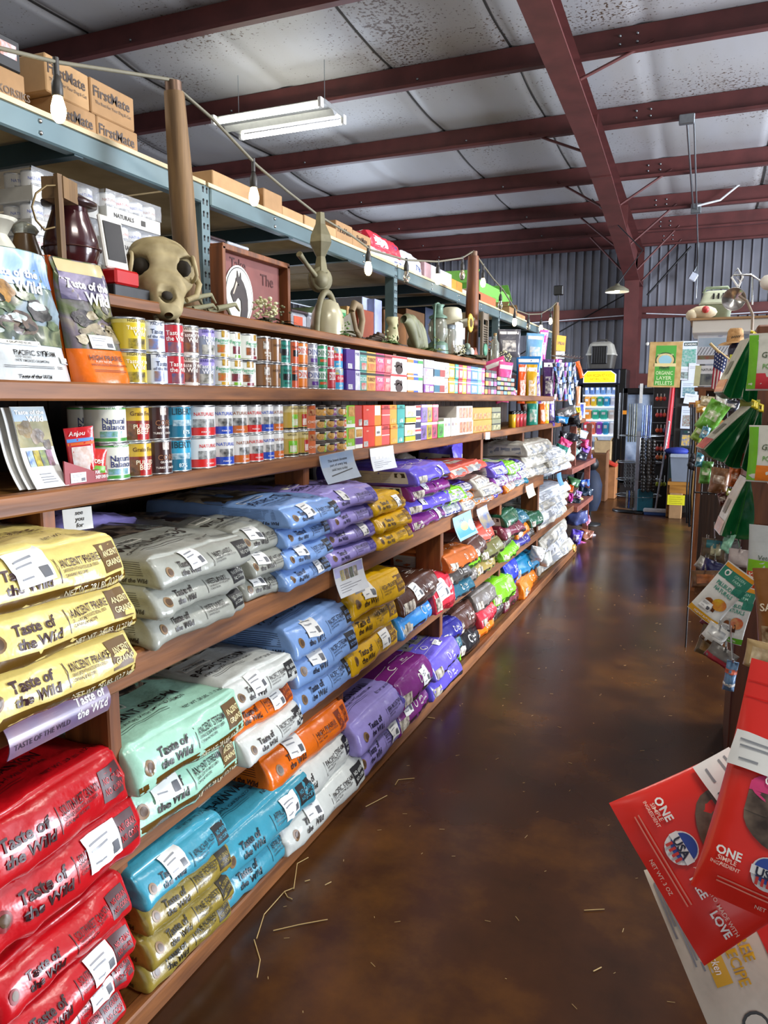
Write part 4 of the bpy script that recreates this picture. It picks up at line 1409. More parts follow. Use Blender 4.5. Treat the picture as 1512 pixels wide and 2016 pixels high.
mb = MB()
fh = hx(124, 345, -1.58).z - ZTB
fy = hx(124, 480, -1.58).y
fc = Vector((-1.585, fy, ZTB))
mb.box(fc + Vector((0, 0, fh / 2)), (.014, .016, fh), OLDWOOD)
mb.box(fc + Vector((-.03, .035, fh - .03)), (.06, .075, .055), OLDWOOD, Matrix.Rotation(.3, 3, 'Z'))
mb.build('wooden_frame', t)
mb = MB()
q0 = fc + Vector((.0, -.01, fh - .03))
mb.tube([q0, q0 + Vector((0, -.03, -.008)), q0 + Vector((0, -.065, -.035)), q0 + Vector((0, -.08, -.07)), q0 + Vector((0, -.07, -.1)), q0 + Vector((0, -.045, -.118)), q0 + Vector((0, -.01, -.105))], .0026, mat('#6e5a36', .5, .5), 6)
mb.build('bail', t)
# cream vase and brown jar at the left edge
c = Vector((-1.7, hx(-14, 470, -1.7).y, ZTB))
mb = MB()
zz = hx(-5, 432, -1.7).z - ZTB
mb.lathe([(.03, 0), (.045, .01), (.055, .08), (.05, zz * .6), (.03, zz * .8), (.034, zz - .02), (.06, zz), (.055, zz), (.028, zz - .05)], mat('#c9c6b4', .35, 0, .03, .08, 8), c)
tag(mb.build('vase'), 'cream flared vase cut by the left edge behind the tall bag', 'vase')
c = Vector((-1.8, hx(50, 480, -1.8).y, ZTB))
t = thing('storage_jar', 'brown jar with a crinkled glass lid left of the lantern', 'jar', c)
mb = MB()
zz = hx(50, 462, -1.8).z - ZTB
mb.lathe([(.03, 0), (.04, .02), (.042, zz * .7), (.03, zz * .93), (.027, zz)], mat('#7a5c38', .3, 0, .05, .15, 9), c)
mb.build('body', t)
mb = MB()
mb.lathe([(.03, zz), (.038, zz + .01), (.03, zz + .022), (.014, zz + .032), (0, zz + .033)], GLASS, c)
mb.build('lid', t)

# two tall bags standing on the upper can shelf


def standing_bag(base_l, base_r, y_base, top_px, X, T, name, label, cat, body, art, foot_h, paint, lean=.12, side=None, X2=None):
    """upright bag: flat sealed top, full foot; faces the aisle"""
    XC_ = X - .04
    a, b = hx(base_l, y_base, XC_).y, hx(base_r, y_base, XC_).y
    Wd = b - a
    zb = ZA
    Hh = (hx((base_l + base_r) / 2, top_px, XC_ - lean).z - zb)
    sd = Vector((X * 9, Wd * 7, 3))

    def fr(s, tt, sg):
        u = 2 * s / Wd
        q = max(0, min(1, tt / Hh))
        th = T * (.06 + .94 * (1 - q) ** .75) * (1 - abs(u) ** 3.5) ** .5 * (1 if q > .03 else .96)
        th += .012 * (1 - q) * 0
        n = noise.noise(Vector((s * 9, tt * 7, sg)) + sd) * .012 + .01 * (1 - abs(noise.noise(Vector((s * 11 + tt * 5, tt * 4, sg)) + sd))) ** 7
        x = sg * (th / 2 + (n if sg > 0 else 0)) - lean * q
        return Vector((x, s * (1 - .06 * q), tt))
    mb = MB()
    side = side or body
    ts = [Hh * q / 26 for q in range(27)]
    ss = [Wd * (.5 - .5 * cos(pi * i / 24)) - Wd / 2 for i in range(25)]
    for sg in (1, -1):
        vs = [fr(s, tt, sg) for tt in ts for s in ss]
        for j in range(26):
            m = foot_h and (film(body) if ts[j + 1] <= foot_h * Hh + .001 else art) if sg > 0 else film(side)
            m = m or film(body)
            for i in range(24):
                q = [j * 25 + i, j * 25 + i + 1, (j + 1) * 25 + i + 1, (j + 1) * 25 + i]
                mb.add([vs[z] for z in q], [(0, 1, 2, 3) if sg > 0 else (3, 2, 1, 0)], m, True)
    S = surf(lambda s, tt: fr(s, tt, 1))
    paint(mb, S, Wd, Hh)
    import bmesh
    me = mb.mesh(name)
    bm = bmesh.new()
    bm.from_mesh(me)
    bmesh.ops.remove_doubles(bm, verts=bm.verts, dist=.0002)
    bm.to_mesh(me)
    bm.free()
    o = bpy.data.objects.new(name, me)
    COL.objects.link(o)
    o.location = (XC_, (a + b) / 2, zb)
    tag(o, label, cat)
    return o, S, Wd, Hh


WHT = ink('#f2f0ea')


def paint_pacific(mb, S, Wd, Hh):
    k = ink('#24211f')
    prect(mb, photo3(['#7fa2d8', '#c9d6ea', '#6a8cc4', '#8fb0dc'], 6), S, -Wd * .46, Wd * .46, Hh * .72, Hh * .99, (14, 8), .0015)
    prect(mb, photo3(['#5a6a44', '#2f3f2c', '#7a8060', '#243020'], 14), S, -Wd * .47, Wd * .47, Hh * .27, Hh * .42, (14, 6), .0018)
    pblob(mb, photo('#b98a4a', '#5a3c1c', 40), S, -Wd * .16, Hh * .66, Wd * .16, Hh * .09, .0022)
    pblob(mb, photo('#6a5648', '#1f1815', 50), S, -Wd * .05, Hh * .42, Wd * .2, Hh * .08, .0026)
    pblob(mb, photo('#4a4848', '#151414', 50), S, Wd * .18, Hh * .53, Wd * .12, Hh * .08, .0026)
    for i in range(9):
        pblob(mb, photo(('#d8dcd8', '#2a2c28', '#6a7a5a')[i % 3], ('#8a9690', '#141512', '#2c3a24')[i % 3], 50), S, Wd * (-.34 + .085 * i), Hh * (.36 + .31 * ((i * 7) % 9) / 9), Wd * .09, Hh * .035, .003, sd=i * 1.3)
    ptext(mb, 'Taste of the', WHT, S, Wd * .02, Hh * .81, Hh * .062, 'C', Wd * .86, .03, .1, .0045)
    ptext(mb, 'Wild', WHT, S, Wd * .14, Hh * .71, Hh * .09, 'C', Wd * .6, .03, .1, .0045)
    ptext(mb, 'PACIFIC STREAM', k, S, Wd * .02, Hh * .205, Hh * .04, 'C', Wd * .72, .012)
    ptext(mb, 'PUPPY RECIPE', ink('#77736c'), S, -Wd * .12, Hh * .172, Hh * .018, 'C', Wd * .4, .01)
    ptext(mb, 'WITH SMOKED SALMON', k, S, -Wd * .05, Hh * .145, Hh * .02, 'C', Wd * .6, .01)
    for z in (.105, .093):
        prect(mb, k, S, -Wd * .32, Wd * .3, Hh * z, Hh * (z + .004), (8, 1), .002)
    prect(mb, ink('#e5e1d2'), S, -Wd * .34, Wd * .08, Hh * .262, Hh * .292, (6, 2), .003)
    ptext(mb, 'A GRAIN-FREE RECIPE', k, S, -Wd * .13, Hh * .277, Hh * .016, 'C', Wd * .36, .01, .0, .0045)
    ptext(mb, 'Taste of the Wild', k, S, -Wd * .05, Hh * .03, Hh * .03, 'C', Wd * .6, .03, .1)


def paint_prairie(mb, S, Wd, Hh):
    k = ink('#3a1a10')
    prect(mb, photo3(['#7a7088', '#4a4460', '#948aa0', '#3a344c'], 8), S, -Wd * .46, Wd * .46, Hh * .66, Hh * .9, (14, 8), .0015)
    prect(mb, photo('#c9b98a', '#b0a070', 8), S, -Wd * .44, Wd * .44, Hh * .88, Hh * .985, (10, 4), .002)
    pblob(mb, photo('#4a4244', '#141012', 60), S, -Wd * .24, Hh * .52, Wd * .16, Hh * .07, .0022)
    pblob(mb, photo('#9d8f70', '#4a3e28', 40), S, Wd * .02, Hh * .4, Wd * .34, Hh * .08, .0022)
    pblob(mb, photo('#77743a', '#3a3a18', 40), S, Wd * .2, Hh * .6, Wd * .2, Hh * .09, .0018)
    for i in range(9):
        pblob(mb, photo(('#c8bca0', '#2a2620', '#5a6432')[i % 3], ('#8a7c60', '#12100c', '#30381a')[i % 3], 60), S, Wd * (-.34 + .085 * i), Hh * (.34 + .3 * ((i * 5) % 9) / 9), Wd * .08, Hh * .035, .003, sd=i * 1.7)
    ptext(mb, 'Taste of the', WHT, S, Wd * .0, Hh * .79, Hh * .07, 'C', Wd * .82, .03, .1, .0045)
    ptext(mb, 'Wild', WHT, S, Wd * .14, Hh * .685, Hh * .1, 'C', Wd * .6, .03, .1, .0045)
    ptext(mb, 'HIGH PRAIRIE', k, S, -Wd * .05, Hh * .2, Hh * .042, 'C', Wd * .56, .014)
    ptext(mb, 'PUPPY RECIPE', ink('#c9b9a4'), S, -Wd * .12, Hh * .168, Hh * .018, 'C', Wd * .4, .01)
    ptext(mb, 'WITH ROASTED BISON & ROASTED VENISON', k, S, Wd * .06, Hh * .143, Hh * .018, 'C', Wd * .78, .008)
    for z in (.1, .088):
        prect(mb, k, S, -Wd * .3, Wd * .26, Hh * z, Hh * (z + .004), (8, 1), .002)


o, S, Wd, Hh = standing_bag(-62, 128, 745, 492, -1.41, .12, 'pet_food_bag', 'tall silver grey bag standing at the left on the upper can shelf', 'pet food bag', '#c3c7c6', photo3(['#8fa0a8', '#56684a', '#7a8a94', '#4a4238'], 8), .28, paint_pacific, .035)
mb = MB()
sticker(mb, S, Wd * .37, Hh * .16, Wd * .14, Hh * .05, -.05, .004)
mb.build('price_label', o, world=False)
o, S, Wd, Hh = standing_bag(137, 240, 750, 522, -1.41, .11, 'pet_food_bag', 'tall orange bag standing upright beside the bright yellow tins', 'pet food bag', '#df6810', photo3(['#8a8068', '#4f5a30', '#6a5e6a', '#2c2a22'], 9), .27, paint_prairie, .05)
mb = MB()
sticker(mb, S, -Wd * .05, Hh * .325, Wd * .4, Hh * .11, 0, .005)
mb.build('price_label', o, world=False)
# the orange bag's left side fold
mb = MB()
mb.grid(lambda a, b: Vector((-.1 + .1 * a - .05 * b, -Wd * .5 - .03 * (1 - a) * (1 - .2 * b) + .03 * Wd * b + .008 * sin(3 * b), Hh * b)), 4, 14, film('#c85208'))
mb.build('side_gusset', o, world=False)

# small framed screen on a red stand
c = Vector((-1.62, hx(226, 560, -1.62).y, ZTB))
t = thing('photo_display', 'little white framed screen on a red stand beside the skull', 'display', c)
kx = mpp(c)
mb = MB()
mb.box(c + Vector((0, 0, .018)), (.13, .15, .034), BLACK, bev=.003)
mb.build('base', t)
mb = MB()
mb.box(c + Vector((.02, 0, .06)), (.06, .1, .045), mat('#b81c1c', .3), bev=.006)
mb.build('stand', t)
mb = MB()
rot = Matrix.Rotation(-.15, 3, 'Y')
mb.box(c + Vector((0, 0, .16)), (.012, .092, .15), mat('#d8d4c8', .4), rot, bev=.004)
mb.build('frame', t)
mb = MB()
mb.box(c + Vector((.0075, 0, .163)), (.002, .072, .11), BLACKP, rot)
mb.box(c + Vector((.0085, .0, .13)), (.002, .07, .03), mat('#2c2f2a', .3), rot)
mb.build('screen', t)

# animal skull, looking down to the left
c = hx(318, 545, -1.585)
c.z = ZTB + .085
bone = mat('#b7a67c', .7, 0, .2, .14, 14, dark='#85754e')
t = thing('animal_skull', 'weathered tan animal skull lying before the rough wooden post', 'skull', (c.x, c.y, ZTB))
rot = Matrix.Rotation(R(47), 3, 'Z') @ Matrix.Rotation(R(34), 3, 'X')


def sk(a, b):
    """sections from the back of the skull (a=0) to the muzzle (a=1), along -Y"""
    st = [(0, .02, .02, .02), (.06, .07, .06, .0), (.2, .098, .085, .012), (.38, .108, .09, .012), (.5, .095, .08, .0), (.62, .07, .064, -.016), (.75, .054, .052, -.026), (.88, .047, .04, -.034), (.96, .04, .03, -.038), (1, .012, .01, -.04)]
    for (a0, w0, h0, z0), (a1, w1, h1, z1) in zip(st, st[1:]):
        if a <= a1 + 1e-6:
            f = (a - a0) / (a1 - a0)
            f = f * f * (3 - 2 * f)
            w, h, z = w0 + (w1 - w0) * f, h0 + (h1 - h0) * f, z0 + (z1 - z0) * f
            break
    q = 2 * pi * b
    p = Vector((w * cos(q), .14 - a * .3, z + h * sin(q) * (1.0 if sin(q) > 0 else .8)))
    p += Vector((cos(q), 0, sin(q))) * (noise.noise(p * 22) * .005 + noise.noise(p * 60) * .0015)
    for ex in (-1, 1):
        dd = ((p.y + .0) ** 2 + (p.z - .034) ** 2) ** .5
        if p.x * ex > 0 and dd < .037:
            p.x -= ex * .05 * (1 - (dd / .037) ** 2)
    dd = ((p.x) ** 2 + (p.y + .115) ** 2) ** .5
    if p.z > -.02 and dd < .028:
        p.z -= .03 * (1 - (dd / .028) ** 2)
    return rot @ p + c


mb = MB()
mb.grid(lambda b, a: sk(a, b), 60, 56, bone)
mb.build('cranium', t)
for ex in (-1, 1):
    mb = MB()
    mb.tube([rot @ Vector((ex * (.098 - .008 * abs(sin(q))), .037 * cos(q), .034 + .037 * sin(q))) + c for q in [2 * pi * i / 20 for i in range(21)]], .006, bone, 6)
    mb.build('eye_rim', t)
    mb = MB()
    mb.ball(rot @ Vector((ex * .062, .0, .034)) + c, .026, mat('#2a2318', .9), 10)  # dark ball put in as the shade of the hollow socket
    mb.build('eye_socket_shade', t)
    mb = MB()
    mb.tube([rot @ Vector((ex * .1, .05, .0)) + c, rot @ Vector((ex * .118, .01, -.02)) + c, rot @ Vector((ex * .1, -.05, -.03)) + c, rot @ Vector((ex * .065, -.08, -.03)) + c], [.012, .01, .009, .008], bone, 8)
    mb.build('cheek_bone', t)
mb = MB()
mb.ball(rot @ Vector((0, -.115, .0)) + c, .017, mat('#2a2318', .9), 10, (.8, 1.3, .8))  # dark ball stands for the shade inside the nose
mb.build('nose_opening_shade', t)
for ex in (-1, 1):
    for i in range(5):
        mb = MB()
        mb.box(rot @ Vector((ex * .03, -.075 - i * .016, -.072)) + c, (.012, .012, .022), mat('#cbbd98', .5), rot, bev=.003)
        mb.build('tooth', t)
# hoof-like roots and twigs by the post
mb = MB()
p0 = hx(385, 590, -1.66)
p0.z = ZTB + .02
for i in range(6):
    q = p0 + Vector((rnd.uniform(-.05, .05), rnd.uniform(-.1, .12), rnd.uniform(0, .03)))
    mb.tube([q, q + Vector((.03, .07, .02)), q + Vector((.0, .14, rnd.uniform(-.01, .03)))], [.01, .007, .003], DUST, 6)
tag(mb.build('driftwood'), 'tangle of grey roots between the skull and the horse sign', 'driftwood')

# wooden sign with a horse
a, b = hx(428, 560, -1.78).y, hx(552, 560, -1.78).y
z0, z1 = ZTB, hx(430, 487, -1.78).z
t = thing('wooden_sign', 'dark red wooden sign with a horse head in a white oval', 'sign', (-1.78, (a + b) / 2, ZTB))
wd, hh = b - a, z1 - z0
redp = mat('#7a4038', .6, 0, .08, .12, 7)
mb = MB()
mb.box((-1.79, (a + b) / 2, z0 + hh / 2), (.02, wd - .02, hh - .02), redp)
S = flat((-1.779, a, z0), (0, 1, 0), (0, 0, 1))
dk = ink('#4b1d18')
ptext(mb, 'Take', dk, S, wd * .3, hh * .86, hh * .14, 'C', wd * .34, .01, 0, .001)
ptext(mb, 'The', dk, S, wd * .76, hh * .74, hh * .16, 'C', wd * .3, .01, 0, .001)
ptext(mb, 'Reins', dk, S, wd * .78, hh * .34, hh * .16, 'C', wd * .36, .01, 0, .001)
mb.build('board', t)
mb = MB()
for (y, z, sy, sz) in (((a + b) / 2, z1, wd + .03, .022), ((a + b) / 2, z0 + .012, wd + .03, .024), (a - .008, (z0 + z1) / 2, .022, hh), (b + .008, (z0 + z1) / 2, .022, hh)):
    mb.box((-1.77, y, z), (.06, sy, sz), WOODZ, bev=.002)
mb.build('frame', t)
mb = MB()
cx_, cz_ = wd * .3, hh * .44
pdisc(mb, mat('#e4e3d6', .4), S, cx_, cz_, wd * .215, hh * .4, .003, 32)
pdisc(mb, BLACK, S, cx_, cz_, wd * .2, hh * .375, .0036, 32)
pdisc(mb, mat('#d8d9cc', .4), S, cx_, cz_, wd * .193, hh * .363, .0042, 32)
mb.build('oval_plaque', t)
mb = MB()
hp = [(-.62, -.12), (-.7, .0), (-.66, .1), (-.45, .28), (-.3, .5), (-.28, .6), (-.2, .66), (-.16, .9), (-.06, .68), (.02, .66), (.1, .86), (.14, .62), (.3, .5), (.5, .24), (.62, -.1), (.62, -.5), (.5, -.86), (.1, -.9), (.02, -.75), (.1, -.5), (.08, -.2), (-.05, -.1), (-.2, -.12), (-.36, -.26), (-.5, -.28)]
pts = [S(cx_ + x * wd * .19, cz_ + y * hh * .36)[0] + Vector((.0044, 0, 0)) for x, y in hp]
mb.prism(pts, (.003, 0, 0), mat('#332620', .5, 0, .1, .2, 30))
mb.prism([S(cx_ + x * wd * .19, cz_ + y * hh * .36)[0] + Vector((.0076, 0, 0)) for x, y in ((-.28, .5), (-.2, .42), (-.5, .0), (-.58, .02), (-.42, .26))], (.0006, 0, 0), mat('#c8b8a4', .5))
mb.ball(S(cx_ - .12 * wd * .19, cz_ + .38 * hh * .36)[0] + Vector((.008, 0, 0)), .003, BLACKP, 8)
mb.build('horse_head', t)

# rough post and two more posts that carry the lights
def light_post(top, bot, X, w, label, m=OLDWOOD):
    a = hx(*top, X)
    b = hx(*bot, X)
    b.z = ZTB
    a.y = b.y + (a.y - b.y) * .6
    mb = MB()
    d = a - b
    q = [b, b + d * .3, b + d * .6, a]
    mb.tube(q, [w * .66, w * .64, w * .62, w * .5], m, 9)
    o = mb.build('wooden_post')
    tag(o, label, 'post', 'posts carrying the string lights')
    mb = MB()
    mb.tube([a - d.normalized() * .01, a + d.normalized() * .035], w * .4, mat('#6a5344', .4, .7), 10)
    mb.build('post_cap', o)
    return a + d.normalized() * .04


PX = -1.8
pa = light_post((330, 175), (372, 520), PX, .072, 'weathered square post rising behind the skull')
pb = light_post((933, 505), (928, 690), PX, .085, 'brown post rising beside the sunflower', WOODZ)
pc = light_post((1096, 602), (1092, 700), PX, .07, 'short grey post at the end of the string lights')

# string lights
cordpx = [(-60, 80), (0, 95), (110, 122), (230, 140), None, (345, 170), (420, 235), (505, 325), (565, 376), (628, 425), (690, 462), (730, 492), (800, 512), (862, 515), (910, 508), None, (950, 520), (970, 548), (990, 570), (1015, 610), (1040, 619), (1065, 618), (1085, 606), None]
posts = [pa, pb, pc]
pts = []
for q in cordpx:
    pts.append(posts.pop(0) if q is None else hx(*q, PX))
mb = MB()
mb.tube(pts, .0062, mat('#6f6a58', .7, 0, .1), 6)
tag(mb.build('light_cord'), 'string light cord looping from post to post along the rack', 'cord')
GLOW = mat('#ffdf9e', .3, emit=15)
CLEAR = mat('#e8e2cf', .06, 0, 0, .02, 6, trans=.93)
SOCK = mat('#33302c', .5, 0, .05)
bulbs = [(115, 214, 1, 'over the printed cartons at the left'), (500, 386, 1, 'before the open carton'), (628, 475, 0, 'above the cast iron bell'), (725, 528, 1, 'left of the red and white sacks'), (800, 545, 0, 'below the white sacks'),
         (862, 549, 1, 'before the pale packets'), (910, 541, 0, 'left of the brown post'), (951, 556, 1, 'just right of the brown post'), (985, 600, 0, 'before the green carton'), (1013, 634, 1, 'right of the green carton'), (1040, 643, 0, 'near the rack end, dark'), (1065, 646, 1, 'at the rack end'), (1084, 632, 1, 'beside the short grey post')]


def cord_z(y):
    for a, b in zip(pts, pts[1:]):
        if min(a.y, b.y) <= y <= max(a.y, b.y) and a.y != b.y:
            return a.z + (b.z - a.z) * (y - a.y) / (b.y - a.y)
    return 2.6


for (x, y, lit, where) in bulbs:
    p = hx(x, y, PX)
    c = Vector((p.x, p.y, p.z))
    t = thing('hanging_bulb', '%s bulb in a dark socket hanging %s' % ('glowing' if lit else 'unlit clear', where), 'light bulb', c, 'bulbs of the string light')
    mb = MB()
    mb.lathe([(0, -.04), (.009, -.038), (.017, -.028), (.0215, -.01), (.0205, .005), (.015, .025), (.012, .036)], GLOW if lit else CLEAR, c, 16)
    mb.build('glass', t)
    mb = MB()
    mb.lathe([(.013, .033), (.016, .036), (.016, .068), (.013, .076), (.007, .095), (0, .096)], SOCK, c, 14)
    mb.build('socket', t)
    zc = max(cord_z(p.y), p.z + .1)
    mb = MB()
    mb.tube([c + Vector((0, 0, .094)), (c.x, c.y, zc)], .003, SOCK, 5)
    mb.tube([(c.x, c.y, zc - .04), (c.x, c.y, zc + .012)], .009, SOCK, 6)
    mb.build('drop_wire', t)

# dried hydrangea with leaves
def flower_heap(name, label, c, r, cols, leaf, n=70, nl=7, cat='flowers', ls=1):
    t = thing(name, label, cat, c)
    mb = MB()
    rr = random.Random(n * 3 + int(c.y * 100))
    ms = [mat(q, .7, 0, .05, .1) for q in cols]
    for i in range(n):
        d = Vector((rr.gauss(0, 1), rr.gauss(0, 1), rr.gauss(0, 1))).normalized()
        p = c + Vector((0, 0, r)) + d * r * rr.uniform(.7, 1.05)
        p.z = max(p.z, c.z + .004)
        mb.ball(p, r * rr.uniform(.1, .2), ms[i % len(ms)], 6, (1, 1, .6))
    mb.build('blossoms', t)
    mb = MB()
    lm = mat(leaf, .6, 0, .1, .15)
    for i in range(nl):
        q = rr.uniform(0, 6.28)
        d = Vector((cos(q), sin(q), rr.uniform(.0, .5)))
        s = d.cross(Vector((0, 0, 1))).normalized()
        L = r * rr.uniform(1.2, 1.9) * ls

        def fn(a, b, d=d, s=s, L=L):
            w = sin(pi * min(1, a * .96 + .02)) * L * .28
            p = c + Vector((0, 0, r * .3)) + d * L * a + s * w * (b - .5) * 2 + Vector((0, 0, -.5 * L * a * a + .15 * w * abs(b - .5)))
            p.z = max(p.z, c.z + .003)
            return p
        mb.grid(fn, 7, 4, lm)
    mb.build('leaves', t)
    return t


def onboard(x, y, X):
    p = hx(x, y, X)
    return Vector((p.x, p.y, ZTB))


flower_heap('dried_hydrangea', 'cream dried hydrangea head in front of the horse sign', onboard(520, 600, -1.58), .05, ['#d8d2a4', '#c9c48f', '#e6e0ba'], '#3a3a26', 90, 6)
flower_heap('dried_leaves', 'grey green dried leaves beside the hydrangea and the bell', onboard(555, 618, -1.58), .045, ['#6f6c4a', '#5d5a3e'], '#4a4a30', 20, 6, 'leaves')
flower_heap('green_leaves', 'green leafy sprig just right of the bell dome', onboard(674, 658, -1.57), .045, ['#55703c', '#6b8a4a'], '#4c6a36', 34, 16, 'leaves')
flower_heap('green_leaves', 'green sprig under the leather gloves', onboard(768, 678, -1.555), .045, ['#8f9a6a', '#b9c08f'], '#5f7a44', 26, 16, 'leaves')
flower_heap('green_leaves', 'broad olive leaves below the pale green lantern', onboard(852, 690, -1.55), .05, ['#7d8a55'], '#77864e', 10, 12, 'leaves', ls=1.5)
flower_heap('white_blossom', 'white blossom drooping over the top board before the duck', onboard(905, 700, -1.535), .04, ['#d6d0b0', '#bfb98f'], '#4a4a34', 50, 6)
flower_heap('dried_hydrangea', 'pale dried flower head beside the clear bottle', onboard(992, 700, -1.58), .06, ['#b9b48a', '#cfc9a0'], '#4f4a34', 70, 8)

# cast bell with pulley and finial
c = onboard(633, 640, -1.66)
k = mpp(c)
CAST = mat('#7d7658', .6, .2, .12, .16, 12, dark='#5c563e')
t = thing('cast_iron_bell', 'dusty cast bell with pulley arm and pointed finial on top board', 'bell', c)
mb = MB()
bz = 70 * k
mb.lathe([(.075, 0), (.078, .04), (.072, bz * .6), (.05, bz * .9), (.02, bz * 1.0), (0, bz * 1.02)], mat('#b3ab8c', .3, .1, .05, .08, 8, coat=.3), c + Vector((.03, .0, .0)))
mb.build('dome', t)
mb = MB()
mb.tube([c + Vector((.03, .105 * cos(q) + .0, .0 + 1.35 * bz * sin(q) * .9)) for q in [pi * i / 16 for i in range(17)]], .014, CAST, 8)
mb.build('yoke', t)
mb = MB()
pz = bz * 1.55
mb.lathe([(.02, -.02), (.055, -.018), (.055, -.008), (.04, -.004), (.04, .004), (.055, .008), (.055, .018), (.02, .02)], CAST, c + Vector((0, -.01, pz)), 20, Matrix.Rotation(pi / 2, 3, 'Y') @ Matrix.Rotation(.5, 3, 'X'))
mb.ball(c + Vector((0, -.01, pz)), .05, CAST, 12, (.8, 1, .9))
mb.build('pulley', t)
mb = MB()
mb.tube([c + Vector((0, -.03, pz)), c + Vector((0, -.14, pz + .05)), c + Vector((0, -.2, pz + .08))], [.012, .01, .014], CAST, 8)
mb.build('arm', t)
mb = MB()
fz = hx(628, 488, -1.66).z - c.z
mb.lathe([(.035, pz + .03), (.028, pz + .07), (.022, pz + .1), (.055, pz + .16), (.05, pz + .19), (.025, pz + .24), (.02, pz + .29), (.008, fz - .04), (.012, fz)], CAST, c, 6, None, False)
mb.build('finial', t)
mb = MB()
mb.tube([c + Vector((.02, .08, bz * .4)), c + Vector((.04, .16, .06)), c + Vector((.04, .24, .01))], [.01, .008, .006], CAST, 6)
mb.build('lever', t)

# hand saw handle and rusty tool
c = onboard(708, 645, -1.6)
t = thing('hand_saw', 'worn wooden saw handle and blade lying right of the bell', 'saw', c)
mb = MB()
sw = mat('#7d6a4c', .7, 0, .1, .15, 12)
mb.tube([c + Vector((0, .0, .02)), c + Vector((0, .03, .1)), c + Vector((0, .0, .16)), c + Vector((0, -.06, .17)), c + Vector((0, -.09, .13))], [.016, .017, .02, .018, .016], sw, 8)
mb.tube([c + Vector((0, -.09, .13)), c + Vector((0, -.05, .05)), c + Vector((0, .0, .02))], [.016, .014, .014], sw, 8)
mb.build('handle', t)
mb = MB()
mb.prism([c + Vector((-.004, -.04, .02)), c + Vector((-.004, -.26, .03)), c + Vector((-.004, -.26, .06)), c + Vector((-.004, -.06, .14))], (.003, 0, 0), mat('#6a6454', .5, .5, .05, .15))
mb.build('blade', t)
c = onboard(745, 672, -1.6)
mb = MB()
for i in range(5):
    mb.tube([c + Vector((.02 * i - .04, -.1, .012 + .008 * i)), c + Vector((.01 * i - .02, 0, .02 + .006 * i)), c + Vector((.0, .13, .012))], [.009, .011, .006], mat('#4b3a2a', .7, 0, .1, .2), 7)
tag(mb.build('twig_bundle'), 'dark brown twig bundle lying between saw and rock', 'twigs')
c = onboard(772, 668, -1.64)
mb = MB()
mb.grid(lambda a, b: c + Vector((.03 * cos(2 * pi * a), .045 * sin(2 * pi * a) * (1 - .3 * b) + .01 * b, .165 * b)) * 1 + Vector((1, 1, 0)) * noise.noise(Vector((a * 4, b * 5, 2))) * .012, 20, 14, mat('#a9a37c', .8, 0, .3, .12, 20))
mb.add([c + Vector((.02 * cos(q), .01 + .03 * sin(q), .165)) for q in [2 * pi * i / 12 for i in range(12)]], [tuple(range(12))], mat('#a9a37c', .8, 0, .3, .12, 20))
tag(mb.build('pale_rock'), 'tall pale rock slab standing left of the leather gloves', 'rock')
# stiff leather gloves
c = onboard(822, 676, -1.6)
t = thing('leather_gloves', 'stiff old olive leather gloves propped on the top board', 'gloves', c)
gm = mat('#7f8060', .6, 0, .12, .12, 10, dark='#5e5f44')
for j, (dy, h, ln, w) in enumerate(((-.10, .155, .15, .038), (-.035, .16, .17, .034), (.025, .135, .14, .036), (.075, .11, .1, .042))):
    mb = MB()

    def fn(a, b, dy=dy, h=h, ln=ln, w=w):
        q = 2 * pi * a
        rr_ = w * (.35 + .65 * sin(pi * (.12 + .8 * b)) ** .7)
        ctr = c + Vector((-.03 + .04 * b, dy - .05 + ln * b * .75, h * (1 - b) ** .8 * (.6 + .4 * sin(pi * b)) + .045 * (1 - b) + .028))
        return ctr + Vector((cos(q) * rr_ * .8, sin(q) * rr_ * .5, sin(q) * rr_ * .9))
    mb.grid(fn, 14, 12, gm)
    mb.build('glove_finger', t)
mb = MB()
mb.ball(c + Vector((-.02, .03, .05)), .07, gm, 14, (.7, 1.2, .7))
mb.build('palm', t)

# barn lantern, pale green
def barn_lantern(x, y, X, ht, label, body):
    c = onboard(x, y, X)
    t = thing('lantern', label, 'lantern', c)
    k = ht
    mb = MB()
    mb.lathe([(.06 * k / .3, 0), (.065 * k / .3, .02), (.06 * k / .3, .07 * k / .3), (.04 * k / .3, .085 * k / .3)], body, c, 18)
    mb.build('font', t)
    mb = MB()
    mb.lathe([(.04 * k / .3, .085 * k / .3), (.06 * k / .3, .13 * k / .3), (.055 * k / .3, .19 * k / .3), (.04 * k / .3, .22 * k / .3)], mat('#a9ab98', .15, 0, 0, .05, 8, trans=.55), c, 18)
    mb.build('globe', t)
    mb = MB()
    mb.lathe([(.055 * k / .3, .22 * k / .3), (.055 * k / .3, .232 * k / .3), (.03 * k / .3, .245 * k / .3), (.03 * k / .3, .285 * k / .3), (.04 * k / .3, .3 * k / .3), (0, .305 * k / .3)], body, c, 18)
    mb.build('chimney', t)
    for s in (-1, 1):
        mb = MB()
        mb.tube([c + Vector((0, s * .062 * k / .3, .03)), c + Vector((0, s * .068 * k / .3, .2 * k / .3)), c + Vector((0, s * .05 * k / .3, .3 * k / .3)), c + Vector((0, 0, .31 * k / .3))], .007, body, 7)
        mb.build('side_tube', t)
    return t


